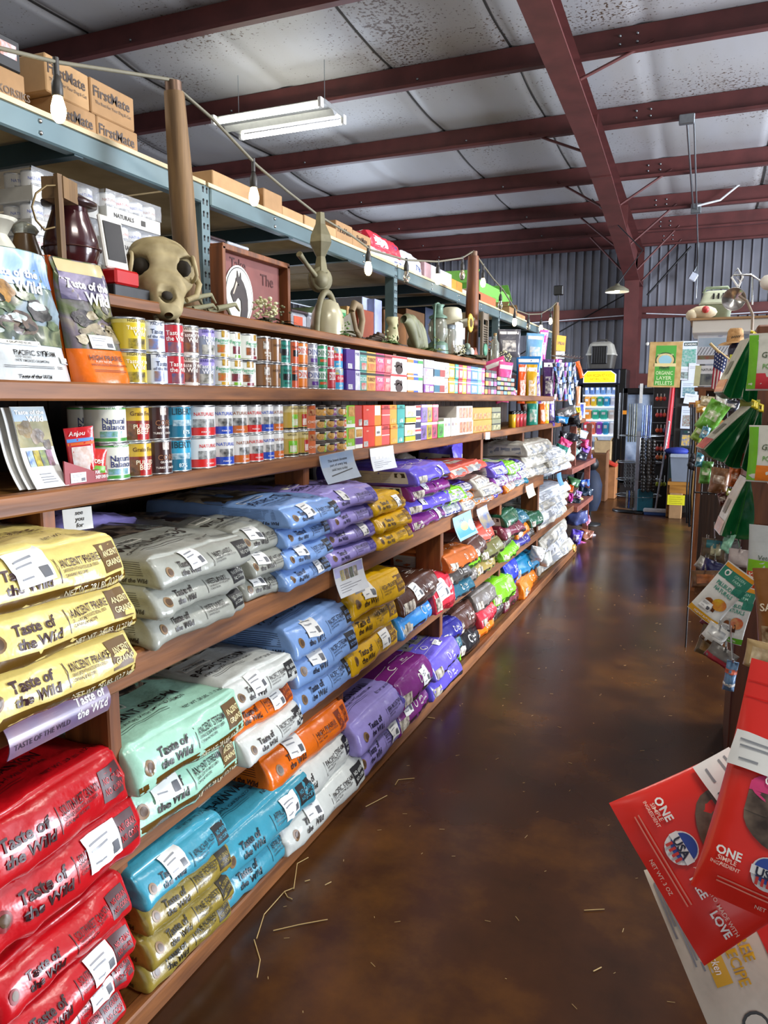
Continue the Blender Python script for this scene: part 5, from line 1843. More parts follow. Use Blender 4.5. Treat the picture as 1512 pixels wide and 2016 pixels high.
barn_lantern(862, 668, -1.66, hx(862, 600, -1.66).z - ZTB, 'pale green barn lantern standing right of the leather gloves', GREENMET)
c = onboard(884, 672, -1.72)
t = thing('glass_jar', 'clear glass jar with grey lid behind the lantern', 'jar', c)
mb = MB()
zz = hx(884, 640, -1.72).z - ZTB
mb.lathe([(.045, 0), (.05, .01), (.05, zz * .8), (.04, zz * .9)], GLASS, c, 16)
mb.build('body', t)
mb = MB()
mb.lathe([(.044, zz * .88), (.046, zz), (0, zz)], mat('#6c7478', .4, .5), c, 16)
mb.build('lid', t)
# felt hat
c = onboard(888, 640, -1.86)
zz = hx(880, 612, -1.86).z
t = thing('felt_hat', 'cream felt hat perched behind the pale green lantern', 'hat', (c.x, c.y, zz - .08))
hm = mat('#c9c5ac', .8, 0, .1, .06, 20)
mb = MB()
cc = Vector((c.x, c.y, zz - .07))
mb.lathe([(.085, 0), (.083, .05), (.075, .09), (.05, .105), (0, .1)], hm, cc, 22)
mb.build('crown', t)
mb = MB()
mb.grid(lambda a, b: cc + Vector((cos(2 * pi * a) * (.08 + .1 * b), sin(2 * pi * a) * (.08 + .1 * b), .004 - .045 * b * b * (sin(2 * pi * a)) ** 2 + .02 * b * cos(2 * pi * a))), 30, 5, hm)
mb.build('brim', t)
mb = MB()
mb.box((c.x, c.y, (ZTB + zz - .07) / 2), (.14, .18, zz - .07 - ZTB), mat('#cfcbbd', .6), bev=.01)
tag(mb.build('white_carton'), 'plain whitish carton under the felt hat', 'carton')
# sunflower, shutter, dried cones, bottle, duck and little things
c = onboard(918, 680, -1.66)
t = thing('sunflower', 'faded yellow sunflower on a dark stem left of the brown post', 'flower', c)
p = hx(923, 636, -1.66)
mb = MB()
for i in range(14):
    q = 2 * pi * i / 14
    d = Vector((.25, cos(q), sin(q))).normalized()
    mb.ball(p + d * .05, .026, mat('#c9a43a', .6, 0, 0, .12), 6, (.4, .8, .8))
mb.build('petals', t)
mb = MB()
mb.ball(p + Vector((.012, 0, 0)), .032, mat('#5a4424', .9, 0, .3), 10, (.5, 1, 1))
mb.build('seed_head', t)
mb = MB()
mb.tube([c, c + Vector((0, 0, .05)), p], .006, mat('#3d3a22', .8), 6)
mb.build('stem', t)
c = onboard(948, 690, -1.68)
zt = hx(945, 612, -1.68).z
t = thing('wooden_shutter', 'little grey louvred shutter leaning on the brown post', 'shutter', c)
sm = wood('#7f7260', '#5f5444', 2, .7)
Wd = .15
mb = MB()
for dy in (0, Wd):
    mb.box((c.x, c.y + dy, (ZTB + zt) / 2), (.02, .022, zt - ZTB), sm)
for z in (ZTB + .02, zt - .03):
    mb.box((c.x, c.y + Wd / 2, z), (.02, Wd, .05), sm)
mb.build('frame', t)
mb = MB()
nn = 14
for i in range(nn):
    mb.box((c.x, c.y + Wd / 2, ZTB + .06 + i * (zt - ZTB - .14) / nn), (.03, Wd - .02, .006), sm, Matrix.Rotation(.6, 3, 'Y'))
mb.build('louvres', t)
c = onboard(966, 690, -1.7)
flower_heap('dried_pod_cluster', 'tan dried seed pods heaped right of the shutter', c + Vector((0, 0, .1)), .06, ['#a9824e', '#8c5f3a', '#b3643f'], '#6a5434', 40, 6)
mb = MB()
mb.lathe([(.05, 0), (.055, .02), (.05, .09), (.03, .11)], mat('#75604a', .7), c, 14)
tag(mb.build('clay_pot'), 'small brown pot holding the dried seed pods', 'pot')
flower_heap('spiky_air_plant', 'dark spiky dried plant at the foot of the brown post', onboard(920, 676, -1.6), .05, ['#4b452f', '#5e5838'], '#4c482e', 10, 22, 'plant', ls=2.2)
c = onboard(974, 700, -1.6)
t = thing('glass_bottle', 'clear square glass bottle with a cork on the board end', 'bottle', c)
zz = hx(972, 655, -1.6).z - ZTB
mb = MB()
mb.lathe([(.03, 0), (.034, .006), (.034, zz * .68), (.014, zz * .8), (.014, zz * .92)], GLASS, c, 14)
mb.build('body', t)
mb = MB()
mb.lathe([(.012, zz * .88), (.013, zz), (0, zz)], mat('#a98a5c', .8), c, 10)
mb.build('cork', t)
c = onboard(918, 697, -1.58)
t = thing('duck_figure', 'small painted duck with dark green back and white chest', 'figurine', c)
mb = MB()
mb.ball(c + Vector((0, 0, .035)), .05, mat('#2f3f38', .5), 12, (.6, 1.1, .65))
mb.build('body', t)
mb = MB()
mb.ball(c + Vector((.02, .045, .045)), .03, mat('#d8d6cc', .5), 10, (.8, .8, 1.1))
mb.build('chest', t)
mb = MB()
mb.ball(c + Vector((.0, .02, .085)), .022, mat('#7d8f7c', .5), 10)
mb.build('head', t)
c = onboard(937, 697, -1.56)
mb = MB()
mb.prism([c + Vector((0, -.05, 0)), c + Vector((0, .06, 0)), c + Vector((0, .05, .04)), c + Vector((0, .0, .085)), c + Vector((0, -.04, .05))], (-.05, 0, 0), mat('#8c4a34', .7, 0, .2, .15, 30))
tag(mb.build('brick_house'), 'small terracotta house shape between the duck and the shutter', 'ornament')
c = onboard(945, 688, -1.63)
mb = MB()
mb.lathe([(0, -.006), (.045, -.006), (.045, .006), (0, .006)], mat('#4f8a6c', .5), c + Vector((.04, 0, .09)), 18, Matrix.Rotation(pi / 2, 3, 'Y'))
tag(mb.build('green_disc'), 'flat sea green disc hung against the shutter', 'ornament')
c = onboard(868, 690, -1.56)
mb = MB()
mb.lathe([(.02, 0), (.028, .005), (.03, .045), (.026, .05)], mat('#a9c0c4', .2, 0, 0, .05, 6, trans=.3), c, 12)
tag(mb.build('glass_cup'), 'tiny pale blue glass cup among the olive leaves', 'cup')

# ================================================================== goods on the steel rack
ZR = BT + .017


def rbox(xl, xr, py, X, z0, z1, dep, m, label, words=(), name='cardboard_carton', cat='carton', flaps=False, yaw=0, pics=()):
    ya, yc = hx(xl, py, X).y, hx(xr, py, X).y
    w, h = yc - ya, z1 - z0
    mb = MB()
    mb.box((-dep / 2, 0, h / 2), (dep, w, h), m, bev=.004)
    S = flat((0.001, -w / 2, 0), (0, 1, 0), (0, 0, 1))
    for t_, s, z, hh, c in words:
        ptext(mb, t_, ink(c), S, s * w, z * h, hh * h, 'C', w * .86, .018, 0, .001)
    for s0, s1, a, b, ca, cb in pics:
        prect(mb, photo(ca, cb, 30), S, s0 * w, s1 * w, a * h, b * h, (1, 1), .0006)
    o = mb.build(name)
    o.location = (X, (ya + yc) / 2, z0)
    o.rotation_euler = (0, 0, yaw)
    tag(o, label, cat)
    if flaps:
        for s in (-1, 1):
            mb = MB()
            mb.box((-dep / 2, s * w * .56, h + .03), (dep * .95, w * .22, .005), m, Matrix.Rotation(-s * .6, 3, 'X'))
            mb.build('flap', o, world=False)
    return o


XB = -2.16
zz1 = hx(130, 262, XB).z
h1 = .125
fm_ = [('FirstMate', .47, .66, .3, '#3a2a20'), ('The Best For Your Dog & Cat', .5, .36, .09, '#5a4632')]
rbox(108, 190, 250, XB, ZR, ZR + h1, .3, CARD, 'printed brown carton at lower left of the four stacked ones', fm_)
rbox(192, 271, 270, XB, ZR, ZR + h1, .3, CARD, 'printed brown carton with clear tape, lower right of the four', fm_)
rbox(90, 178, 190, XB, ZR + h1 + .001, ZR + 2 * h1, .3, CARD2, 'printed brown carton at upper left of the four stacked ones', fm_, yaw=.05)
rbox(180, 264, 220, XB, ZR + h1 + .001, ZR + 2 * h1, .3, CARD, 'printed brown carton with label, upper right of the four', fm_)
rbox(-70, 50, 180, XB - .02, ZR, ZR + .15, .3, CARD, 'brown carton at the left edge under the black tote', [('KORSIKS', .8, .55, .16, '#5a4632')])
o = rbox(-60, 42, 150, XB - .02, ZR + .152, ZR + .25, .28, BLACK, 'black printed tote lying on the leftmost carton', [], 'black_tote', 'tote', pics=[(.6, .92, .35, .8, '#d0d4e4', '#c06a3a')])
rbox(420, 546, 395, XB, ZR, hx(480, 362, XB).z, .4, CARD2, 'large open brown carton behind the second glowing bulb', [], flaps=False, pics=[(.62, .98, .72, .86, '#d8d4c8', '#8a8a84')])
rbox(520, 556, 415, XB + .06, ZR, ZR + .12, .2, CARD, 'small brown carton leaning on the large open one', [])
rbox(556, 597, 425, XB, ZR, hx(575, 413, XB).z, .3, CARD2, 'low brown carton with a handle cut-out', [], pics=[(.6, .9, .2, .45, '#2a2018', '#1c1510')])
rbox(600, 662, 455, XB, ZR, hx(630, 436, XB).z, .3, CARD2, 'wide plain brown carton behind the unlit bulb', [])
rbox(662, 694, 462, XB, ZR, hx(678, 440, XB).z, .3, CARD, 'printed brown carton right of the wide plain one', [('FirstMate', .5, .72, .22, '#3a2a20')])
rbox(694, 730, 480, XB, ZR, hx(712, 460, XB).z, .3, CARD, 'last printed brown carton left of the red sacks', [('FirstMate', .5, .75, .2, '#3a2a20')])


def sack(xl, xr, py, X, z0, T, kind, label, L=.5):
    a, c = hx(xl, py, X).y, hx(xr, py, X).y
    fn = bagfn(L, c - a, T, xl * .7, 1.3)
    mb = MB()
    bag_body(mb, L, c - a, T, fn, film(kind[0]), film(kind[1]), film(kind[0]))
    S = {'front': surf(lambda q, b: fn(0, q, b)), 'top': surf(lambda q, b: fn(-b, q, T))}
    prect(mb, film(kind[2]), S['top'], -(c - a) * .42, (c - a) * .1, .05, L * .8, (8, 6), .0015)
    prect(mb, film(kind[2]), S['front'], -(c - a) * .4, (c - a) * .0, T * .2, T * .8, (8, 3), .0015)
    ptext(mb, 'LITTER', ink('#2a4a8a'), S['front'], (c - a) * .2, T * .5, T * .25, 'C', (c - a) * .3, .01)
    o = mb.build('litter_sack')
    o.location = (X, (a + c) / 2, z0)
    tag(o, label, 'sack', 'sacks on top of the rack')


za = hx(770, 520, XB).z
sack(730, 800, 515, XB, ZR, .12, ('#d8d8da', '#e2e0e0', '#cfd4de'), 'white litter sack, lower one on the rack top')
sack(732, 790, 505, XB - .03, ZR + .12, .11, ('#c8283c', '#d83a4a', '#e6e2e2'), 'red and white sack lying on the white sacks')
sack(798, 832, 520, XB, ZR, .19, ('#dcdce0', '#e6e6ea', '#cdd2dc'), 'bulky white sack at the right of the red sack')
for j, (xl, xr, c, nm) in enumerate(((836, 848, '#c9a4a8', 'pinkish'), (849, 862, '#dcd9e0', 'white'), (863, 876, '#d4d2e4', 'lilac white'), (877, 889, '#d8d6de', 'pale'), (890, 899, '#d8962a', 'orange'), (900, 910, '#cf8a24', 'darker orange'), (911, 919, '#d8cabc', 'cream'))):
    rbox(xl, xr, 570, XB, ZR, ZR + (.17 if j < 4 else .14 if j < 6 else .09), .2, mat(c, .4, 0, .1, .06), '%s packet in the row left of the brown post, on the rack top' % nm, [], 'goods_packet', 'packet')
rbox(922, 946, 598, XB, ZR, ZR + .12, .3, mat('#b9a488', .8), 'low tan carton behind the brown post', [])
rbox(944, 1003, 590, XB - .25, ZR, hx(975, 566, XB - .25).z, .5, mat('#6fae4a', .6, 0, .06, .06), 'big bright green carton with open top flaps', [], flaps=True, pics=[(.4, .9, .15, .7, '#7fc45a', '#5a9a3c')])
rbox(940, 976, 606, XB, ZR, ZR + .14, .2, mat('#a8623c', .8), 'reddish brown carton in front of the green one', [])
rbox(1003, 1018, 618, XB, ZR, ZR + .13, .25, CARD, 'brown carton right of the green one', [], flaps=True)
rbox(1019, 1034, 624, XB, ZR, ZR + .1, .25, CARD2, 'last small brown carton on the rack top', [])

# shrink-wrapped trays of tins under the deck, first bay
ZL = 1.641
film_m = mat('#e6e9ee', .12, 0, .6, .02, 40, coat=.4)
fn_ = film_m.node_tree
fn_.nodes['Principled BSDF'].inputs['Alpha'].default_value = .3
traym = paper('#c3c2bc')
a_, b_ = make_can('natblue', .037, .095)
tins = [make_can(kk, .037, .095) for kk in ('natred', 'natblue', 'natorange')]


def tin_tray(Y, X, z, label, ny=4, nx=2):
    t = thing('tin_tray', label, 'tray of tins', (X, Y, z), 'shrink-wrapped trays of tins')
    w, d = ny * .076, nx * .076
    mb = MB()
    mb.box((-d / 2, 0, .003), (d, w, .006), traym)
    for (x, y, sx, sy) in ((0, 0, .003, w), (-d, 0, .003, w), (-d / 2, -w / 2, d, .003), (-d / 2, w / 2, d, .003)):
        mb.box((x, y, .025), (sx, sy, .05), traym)
    S = flat((.002, -w / 2, 0), (0, 1, 0), (0, 0, 1))
    ptext(mb, 'NATURALS', DKINK, S, w * .3, .025, .016, 'C', w * .4, .012, 0, .001)
    prect(mb, DKINK, S, w * .62, w * .7, .014, .034, (1, 1), .001)
    mb.build('tray', t, world=False)
    i0 = int(Y * 13 + z * 7)
    for i in range(nx):
        for j in range(ny):
            if i and j and j < ny - 1:
                continue
            o = bpy.data.objects.new('tin', tins[(i0 + j) % 3][0])
            COL.objects.link(o)
            o.parent = t
            o.location = (-.038 - i * .076, -w / 2 + .038 + j * .076, .007)
            q = bpy.data.objects.new('metal_rim', tins[0][1])
            COL.objects.link(q)
            q.parent = o
    mb = MB()

    def wr(x, y, zz):
        p = Vector((x, y, zz))
        return p + Vector((noise.noise(p * 40 + Vector((Y, z, 0))), noise.noise(p * 37 + Vector((z, Y, 5))), 0)) * .004
    mb.grid(lambda a, b: wr(.005, -w / 2 - .004 + (w + .008) * a, .05 + .06 * b), 14, 6, film_m)
    mb.grid(lambda a, b: wr(-d * a, -w / 2 - .005, .05 + .06 * b), 10, 6, film_m)
    mb.build('plastic_wrap', t, world=False)


k = 0
for row, (Yc, X0, n) in enumerate(((2.2, -2.16, 6), (2.515, -2.13, 6), (2.83, -2.17, 5))):
    for i in range(n):
        where = ('left', 'middle', 'right')[row]
        tin_tray(Yc, X0 + (i % 2) * .012, ZL + i * .106, 'shrink-wrapped tin tray, %s column under the rack deck, %s tray from below' % (where, ('first', 'second', 'third', 'fourth', 'fifth', 'sixth')[i]))
# clear tubs of orange chews in the second bay
tubm = mat('#c6c8d0', .2, 0, .2, .04, 30, trans=.35)
for j in range(7):
    for i in range(max(2, 5 - j // 2) if j < 5 else 3):
        Y = 3.12 + j * .2
        t = thing('chew_tub', 'clear tub with orange label, row %s from the left, %s level, under the rack' % (('one', 'two', 'three', 'four', 'five', 'six', 'seven')[j], ('first', 'second', 'third', 'fourth', 'fifth')[i]), 'tub', (-2.25, Y, ZL + i * .125), 'clear tubs of chews in the second rack bay')
        mb = MB()
        mb.box((0, 0, .05), (.16, .18, .1), tubm, bev=.015)
        mb.build('tub', t, world=False)
        mb = MB()
        mb.box((.082, -.02, .05), (.003, .1, .06), mat(('#c2502a', '#b8442a', '#d8d4d0')[(i + j) % 3], .4), bev=.001)
        mb.build('label', t, world=False)
        mb = MB()
        mb.box((0, 0, .108), (.165, .185, .016), mat(('#3a2a2c', '#b9bcc4')[(i + j) % 2], .3), bev=.005)
        mb.build('lid', t, world=False)
ZL2 = ZL
rbox(650, 682, 640, -2.3, ZL2, hx(665, 606, -2.3).z, .3, mat('#9fb98a', .5), 'pale green carton low in the third rack bay', [], pics=[(.05, .95, .55, .95, '#2f9a5a', '#1f7a44')])
rbox(684, 700, 640, -2.3, ZL2, hx(692, 604, -2.3).z, .3, mat('#a9824e', .7), 'narrow tan carton right of the pale green one', [])
rbox(706, 736, 640, -2.34, ZL2, hx(720, 610, -2.34).z, .25, mat('#8a3a1c', .5), 'rust red carton low behind the saw', [], pics=[(.5, .95, .1, .5, '#d8b02a', '#a8841c')])
rbox(714, 738, 625, -2.42, ZL2, hx(725, 587, -2.42).z, .3, mat('#b8c0d8', .4), 'tall pale blue carton left of its twin', [], pics=[(.1, .9, .1, .5, '#8fa0d0', '#c8cede')])
rbox(738, 752, 625, -2.36, ZL2, hx(745, 590, -2.36).z, .3, mat('#aab4dc', .4), 'tall pale blue carton with a red seal', [], pics=[(.2, .6, .45, .6, '#b83a4a', '#8a2a3a'), (.1, .9, .05, .4, '#d8dce8', '#8f9ac0')])
rbox(756, 800, 640, -2.4, ZL2, hx(778, 615, -2.4).z, .35, mat('#8a5a2a', .7), 'wide brown carton behind the leather gloves', [])
rbox(800, 836, 640, -2.4, ZL2, hx(818, 612, -2.4).z, .35, mat('#6f4a26', .7), 'dark brown carton left of the cream hat', [])
rbox(838, 862, 640, -2.42, ZL2, hx(850, 608, -2.42).z, .3, mat('#22304e', .5), 'navy carton behind the green lantern', [])
rbox(905, 925, 668, -2.3, ZL2, hx(915, 645, -2.3).z, .3, mat('#d8d4c8', .6), 'white carton with a dark panel behind the spiky plant', [], pics=[(.1, .5, .3, .8, '#2a2c3a', '#1a1c26')])
# ================================================================== pouches and papers
def pouch(name, label, cat, cx, cy, plane, wpx, hpx, base, T=.03, yaw=0, roll=0, tilt=0, paint=None, back=None, group=None, hang=False, taper=0, wr=1.0, face=False):
    ax, val = plane
    p = hx(cx, cy, val) if ax == 'X' else hy(cx, cy, val)
    k = mpp(p)
    w, h = wpx * k, hpx * k
    n = EYE - p
    n.z *= 1 if face else 0
    n = Matrix.Rotation(yaw, 3, 'Z') @ n.normalized()
    v = Vector((0, 0, 1))
    v = (v - n * v.dot(n)).normalized()
    u = v.cross(n)
    q = Matrix.Rotation(-roll, 3, n)
    u, v = q @ u, q @ v
    q = Matrix.Rotation(tilt, 3, u)
    v, n = q @ v, q @ n
    sd = Vector((cx * .37, cy * .11, 1.3))

    def fr(s, t, sg):
        a = max(-1, min(1, 2 * s / w))
        b = (t + h / 2) / h
        th = T / 2 * (1 - abs(a) ** 3) ** .6 * min(1, (1.02 - b) * 1.7) * min(1, .35 + b * 5) + .0008
        nn = noise.noise(Vector((s, t, 0)) * (1.8 / max(w, .02)) + sd) * T * .16 + noise.noise(Vector((s, t, sg)) * (5 / max(w, .02)) + sd) * T * .07
        nn += T * .12 * (1 - abs(noise.noise(Vector((s, t, 4)) * (2.4 / max(w, .02)) + sd))) ** 7
        x = s * (1 - taper * b) * (1 - .05 * sin(pi * b))
        return p + u * x + v * t + n * (sg * (th + nn * wr * (1 if sg > 0 else 0) * (1 - abs(a) ** 4)))
    mb = MB()
    ss = [w * (.5 - .5 * cos(pi * i / 14)) - w / 2 for i in range(15)]
    ts = [h * (.5 - .5 * cos(pi * i / 18)) - h / 2 for i in range(19)]
    for sg, m in ((1, film(base) if isinstance(base, str) else base), (-1, film(back or (base if isinstance(base, str) else '#b8b8b4')))):
        vs = [fr(s, t, sg) for t in ts for s in ss]
        fs = []
        for j in range(18):
            for i in range(14):
                f = (j * 15 + i, j * 15 + i + 1, (j + 1) * 15 + i + 1, (j + 1) * 15 + i)
                fs.append(f if sg > 0 else f[::-1])
        mb.add(vs, fs, m, True)
    rim = [(s, -h / 2) for s in ss] + [(w / 2, t) for t in ts] + [(s, h / 2) for s in ss[::-1]] + [(-w / 2, t) for t in ts[::-1]]
    vs = []
    for s, t in rim:
        vs += [fr(s, t, 1), fr(s, t, -1)]
    m_ = len(rim)
    mb.add(vs, [(2 * i, 2 * i + 1, 2 * ((i + 1) % m_) + 1, 2 * ((i + 1) % m_)) for i in range(m_)], film(back or (base if isinstance(base, str) else '#b8b8b4')))
    S = surf(lambda s, t: fr(s, t, 1), .0008)
    if paint:
        paint(mb, S, w, h)
    if hang:
        pdisc(mb, BLACK, S, 0, h * .46, w * .05, w * .05, .001)
    o = mb.build(name)
    tag(o, label, cat, group)
    o['_'] = 0
    del o['_']
    return o, S, w, h


def simple_paint(title, tcol, blocks=(), ty=.24, th=.1):
    def f(mb, S, w, h):
        for (s0, s1, t0, t1, a, b) in blocks:
            prect(mb, photo(a, b, 40) if b else ink(a), S, s0 * w, s1 * w, t0 * h, t1 * h, (6, 6), .0012)
        if title:
            ptext(mb, title, ink(tcol), S, 0, ty * h, th * h, 'C', w * .8, .015, 0, .0026)
    return f


def sheetat(name, label, cat, cx, cy, plane, wpx, hpx, base, paint=None, yaw=0, roll=0, curl=.0, facing=None, tilt=0):
    ax, val = plane
    p = hx(cx, cy, val) if ax == 'X' else hy(cx, cy, val)
    k = mpp(p)
    w, h = wpx * k, hpx * k
    n = facing if facing is not None else (EYE - p)
    n = Vector((n[0], n[1], 0)).normalized()
    n = Matrix.Rotation(yaw, 3, 'Z') @ n
    v = Vector((0, 0, 1))
    u = v.cross(n)
    if facing is not None:
        w /= max(.2, abs(u.dot(RT)))
    q = Matrix.Rotation(-roll, 3, n)
    u, v = q @ u, q @ v
    q = Matrix.Rotation(tilt, 3, u)
    v, n = q @ v, q @ n

    def fn(s, t):
        b = .5 - t / h
        return p + u * s + v * t + n * (curl * b * b * h)
    mb = MB()
    m = paper(base) if isinstance(base, str) else base
    mb.sheet(lambda a, b: fn((a - .5) * w, (b - .5) * h), 6, 8, m, .0016)
    S = surf(fn, .001)
    S2 = lambda a, b: (S(a, b)[0] + S(a, b)[1] * .0006, S(a, b)[1])
    if paint:
        paint(mb, S2, w, h)
    o = mb.build(name)
    tag(o, label, cat)
    return o


def lines(mb, S, w, h, rows, c='#5a5c66', x0=-.4, x1=.4):
    for y, q in rows:
        prect(mb, ink(c), S, x0 * w, (x0 + (x1 - x0) * q) * w, (y - .008) * h, (y + .008) * h, (4, 1), .0006)


# notices hanging from the shelf edges
FX = Vector((1, -.35, 0))


def note_a(mb, S, w, h):
    prect(mb, photo('#7f9cc0', '#a3b0c2', 8), S, -.48 * w, .48 * w, .05 * h, .48 * h, (5, 5), .0005)
    for i, s in enumerate(('This brand donates', 'part of every bag', 'sold here today')):
        ptext(mb, s, DKINK, S, 0, (.25 - .16 * i) * h, .09 * h, 'C', w * .84, .012, .1, .0012)
    prect(mb, DKINK, S, -.3 * w, .36 * w, -.24 * h, -.2 * h, (4, 1), .0008, .1)


def note_b(mb, S, w, h):
    prect(mb, photo('#8c93cc', '#b8b0cc', 9), S, -.48 * w, .48 * w, .14 * h, .48 * h, (5, 4), .0005)
    for i in range(4):
        prect(mb, photo(('#b8a43a', '#8a6a3a', '#5a6a4a', '#c8c0b0')[i], '#4a4434', 60), S, (-.3 + .15 * i) * w, (-.17 + .15 * i) * w, .0, .36 * h, (2, 3), .001)
    lines(mb, S, w, h, [(-.12, .5), (-.2, .9), (-.28, .7), (-.36, .4)])


sheetat('hanging_notice', 'blue grey curled notice hanging from the lower can shelf', 'notice', 664, 918, ('X', -1.33), 62, 54, '#a3aebb', note_a, 0, -.1, .35, FX)
sheetat('hanging_notice', 'white notice with bag pictures on the lower can shelf edge', 'notice', 752, 902, ('X', -1.34), 46, 44, '#d5d8dc', note_b, 0, -.06, .2, FX)
sheetat('hanging_notice', 'white notice with bag pictures hanging from the middle shelf', 'notice', 687, 1137, ('X', -1.2), 54, 58, '#d5d8dc', note_b, 0, -.12, .25, FX)
sheetat('hanging_tag', 'small white tag taped beside the middle shelf notice', 'tag', 706, 1150, ('X', -1.19), 18, 34, '#d9dadb', lambda mb, S, w, h: lines(mb, S, w, h, [(.3, .8), (.1, 1), (-.1, .6), (-.3, .9)]), 0, -.1, .1, FX)


def note_c(mb, S, w, h):
    prect(mb, ink('#2f8fc4'), S, -.44 * w, .44 * w, -.4 * h, .4 * h, (5, 5), .0005)
    pdisc(mb, ink('#e8c84a'), S, 0, -.02 * h, .2 * w, .18 * h, .0012)
    pdisc(mb, ink('#e9e6dc'), S, .34 * w, -.1 * h, .13 * w, .24 * h, .001)
    ptext(mb, 'SALE', DKINK, S, -.05 * w, .26 * h, .14 * h, 'C', w * .6, .015, 0, .0012)


sheetat('hanging_notice', 'bright blue notice with a yellow sun hanging from the middle shelf', 'notice', 911, 1034, ('X', -1.2), 40, 46, '#8fc4e0', note_c, 0, -.18, .3, FX)
sheetat('hanging_notice', 'olive brown picture notice right of the bright blue one', 'notice', 950, 1017, ('X', -1.2), 24, 40, photo('#9a8a5c', '#4f5f8c', 30), None, 0, -.2, .4, FX)
sheetat('hanging_notice', 'cream notice with leaf drawing near the middle shelf end', 'notice', 1043, 966, ('X', -1.2), 18, 24, '#d8cfae', lambda mb, S, w, h: lines(mb, S, w, h, [(.2, .8), (.0, .6), (-.2, .8)], '#7c8a5c'), 0, -.2, .2, FX)
sheetat('price_tag', 'tiny white price tag on the lower can shelf edge', 'tag', 960, 858, ('X', -1.34), 10, 14, '#dfe2e6', lambda mb, S, w, h: lines(mb, S, w, h, [(.2, .8), (-.1, .6)]), 0, 0, 0, FX)
sheetat('shelf_flag', 'pale blue round flag sticking out at the upper shelf end', 'tag', 1121, 787, ('X', -1.32), 12, 20, '#9fc4e6', None, .3, 0, .2, FX)
sheetat('shelf_flag', 'blue oval flag with dark rim at the middle shelf end', 'tag', 1100, 943, ('X', -1.2), 16, 24, '#6aa8d4', None, .3, 0, .3, FX)
sheetat('handwritten_note', 'handwritten white note pinned to the post under the can shelf', 'note', 153, 1022, ('X', -1.43), 40, 44, '#dcdcd6',
        lambda mb, S, w, h: [ptext(mb, s, DKINK, S, .05 * w, y * h, .2 * h, 'C', w * .8, .015, .2, .0012) for s, y in (('see', .3), ('you', .02), ('for', -.26))], 0, -.03, .05, FX)
# banner strip under the middle shelf at the left
L0, L1 = hx(14, 1462, -1.2), hx(214, 1372, -1.2)
BZ = (L0.z + L1.z) / 2


def bf_(s, t):
    """s along the shelf, t up; the strip rolls outward towards its lower edge"""
    q = (.5 - t / .07)
    return Vector((-1.215 + .02 * sin(q * 2.6), (L0.y + L1.y) / 2 + s, BZ + t))


wS = L1.y - L0.y
mb = MB()
mb.sheet(lambda a, b: bf_((a - .5) * wS, (b - .5) * .07), 10, 8, photo('#93707c', '#66608c', 8), .002)
S = surf(bf_, .001)
S2 = lambda a, b: (S(a, b)[0] + S(a, b)[1] * .0008, S(a, b)[1])
ptext(mb, 'Taste of', WHT, S2, wS * .3, .017, .018, 'C', None, .03, .1, .001)
ptext(mb, 'the Wild', WHT, S2, wS * .3, -.008, .018, 'C', None, .03, .1, .001)
ptext(mb, 'TASTE OF THE WILD', ink('#4a3a4a'), S2, -wS * .2, -.012, .011, 'C', None, .01, .0, .001)
tag(mb.build('shelf_banner'), 'mauve curled banner strip under the middle shelf at the left', 'banner')

# brochures in a holder and the red pouch tray on the lower can shelf
t = thing('brochure_stack', 'bent white brochures with animal picture at the lower shelf left', 'brochures', (-1.5, 1.22, ZB))
p0 = hx(100, 962, -1.4)
for j in range(3):
    a0, a1 = hx(62 - 9 * j, 962, -1.41).y, hx(134 - 14 * j, 962, -1.41).y
    tp = hx(62, 800, -1.45).z - ZB

    def bw(s, q, a0=a0, a1=a1, j=j):
        return Vector((-1.40 - .012 * j - .055 * q - .02 * sin(pi * q) * (1 - q), (a0 + a1) / 2 + s - .012 * q - .0 * j, ZB + .002 + q * tp * (.985 - .01 * j)))
    mb = MB()
    wS = (a1 - a0) * .9
    mb.sheet(lambda a, b: bw((a - .5) * wS, b), 8, 14, paper('#dcdcd6'), .0015)
    if j == 0:
        S = surf(bw, .0008)
        S2 = lambda a, b: (S(a, b)[0] + S(a, b)[1] * .0012, S(a, b)[1])
        prect(mb, photo('#8fb0cc', '#c9cfc8', 9), S2, -.49 * wS, .49 * wS, .8, .995, (6, 4), .0004)
        prect(mb, photo('#a89a62', '#6b6a3c', 14), S2, -.49 * wS, .49 * wS, .5, .82, (6, 6), .0005)
        pblob(mb, photo('#9a7c34', '#5c4a1e', 30), S2, -.2 * wS, .72, .22 * wS, .1, .0009)
        pblob(mb, photo('#9c8a74', '#54483c', 40), S2, .1 * wS, .63, .2 * wS, .09, .001)
        pblob(mb, photo('#6f6252', '#3a332b', 40), S2, .32 * wS, .52, .12 * wS, .07, .001)
        for i in range(4):
            prect(mb, photo(('#b9c8d4', '#c8b83a', '#8a9a4a', '#a07a98')[i], ('#5a7aa8', '#7a6a1c', '#4a4a6a', '#6a4a38')[i], 70), S2, (-.36 + .19 * i) * wS, (-.19 + .19 * i) * wS, .26, .46, (2, 3), .0012)
        ptext(mb, 'Taste of the', WHT, S2, 0, .93, .05, 'C', wS * .86, .03, .1, .0014)
        ptext(mb, 'Wild', WHT, S2, .12 * wS, .85, .07, 'C', wS * .5, .03, .1, .0014)
        for y in (.16, .12, .09, .06):
            prect(mb, GREYINK, S2, -.2 * wS, (.3 - y) * wS, y, y + .012, (3, 1), .0008)
    mb.build('leaflet', t)
t = thing('treat_tray', 'dark red counter tray holding cat treat pouches', 'tray', hx(170, 945, -1.41))
a0, a1 = hx(122, 945, -1.41).y, hx(220, 945, -1.41).y
mb = MB()
mar2 = mat('#8c1a20', .45)
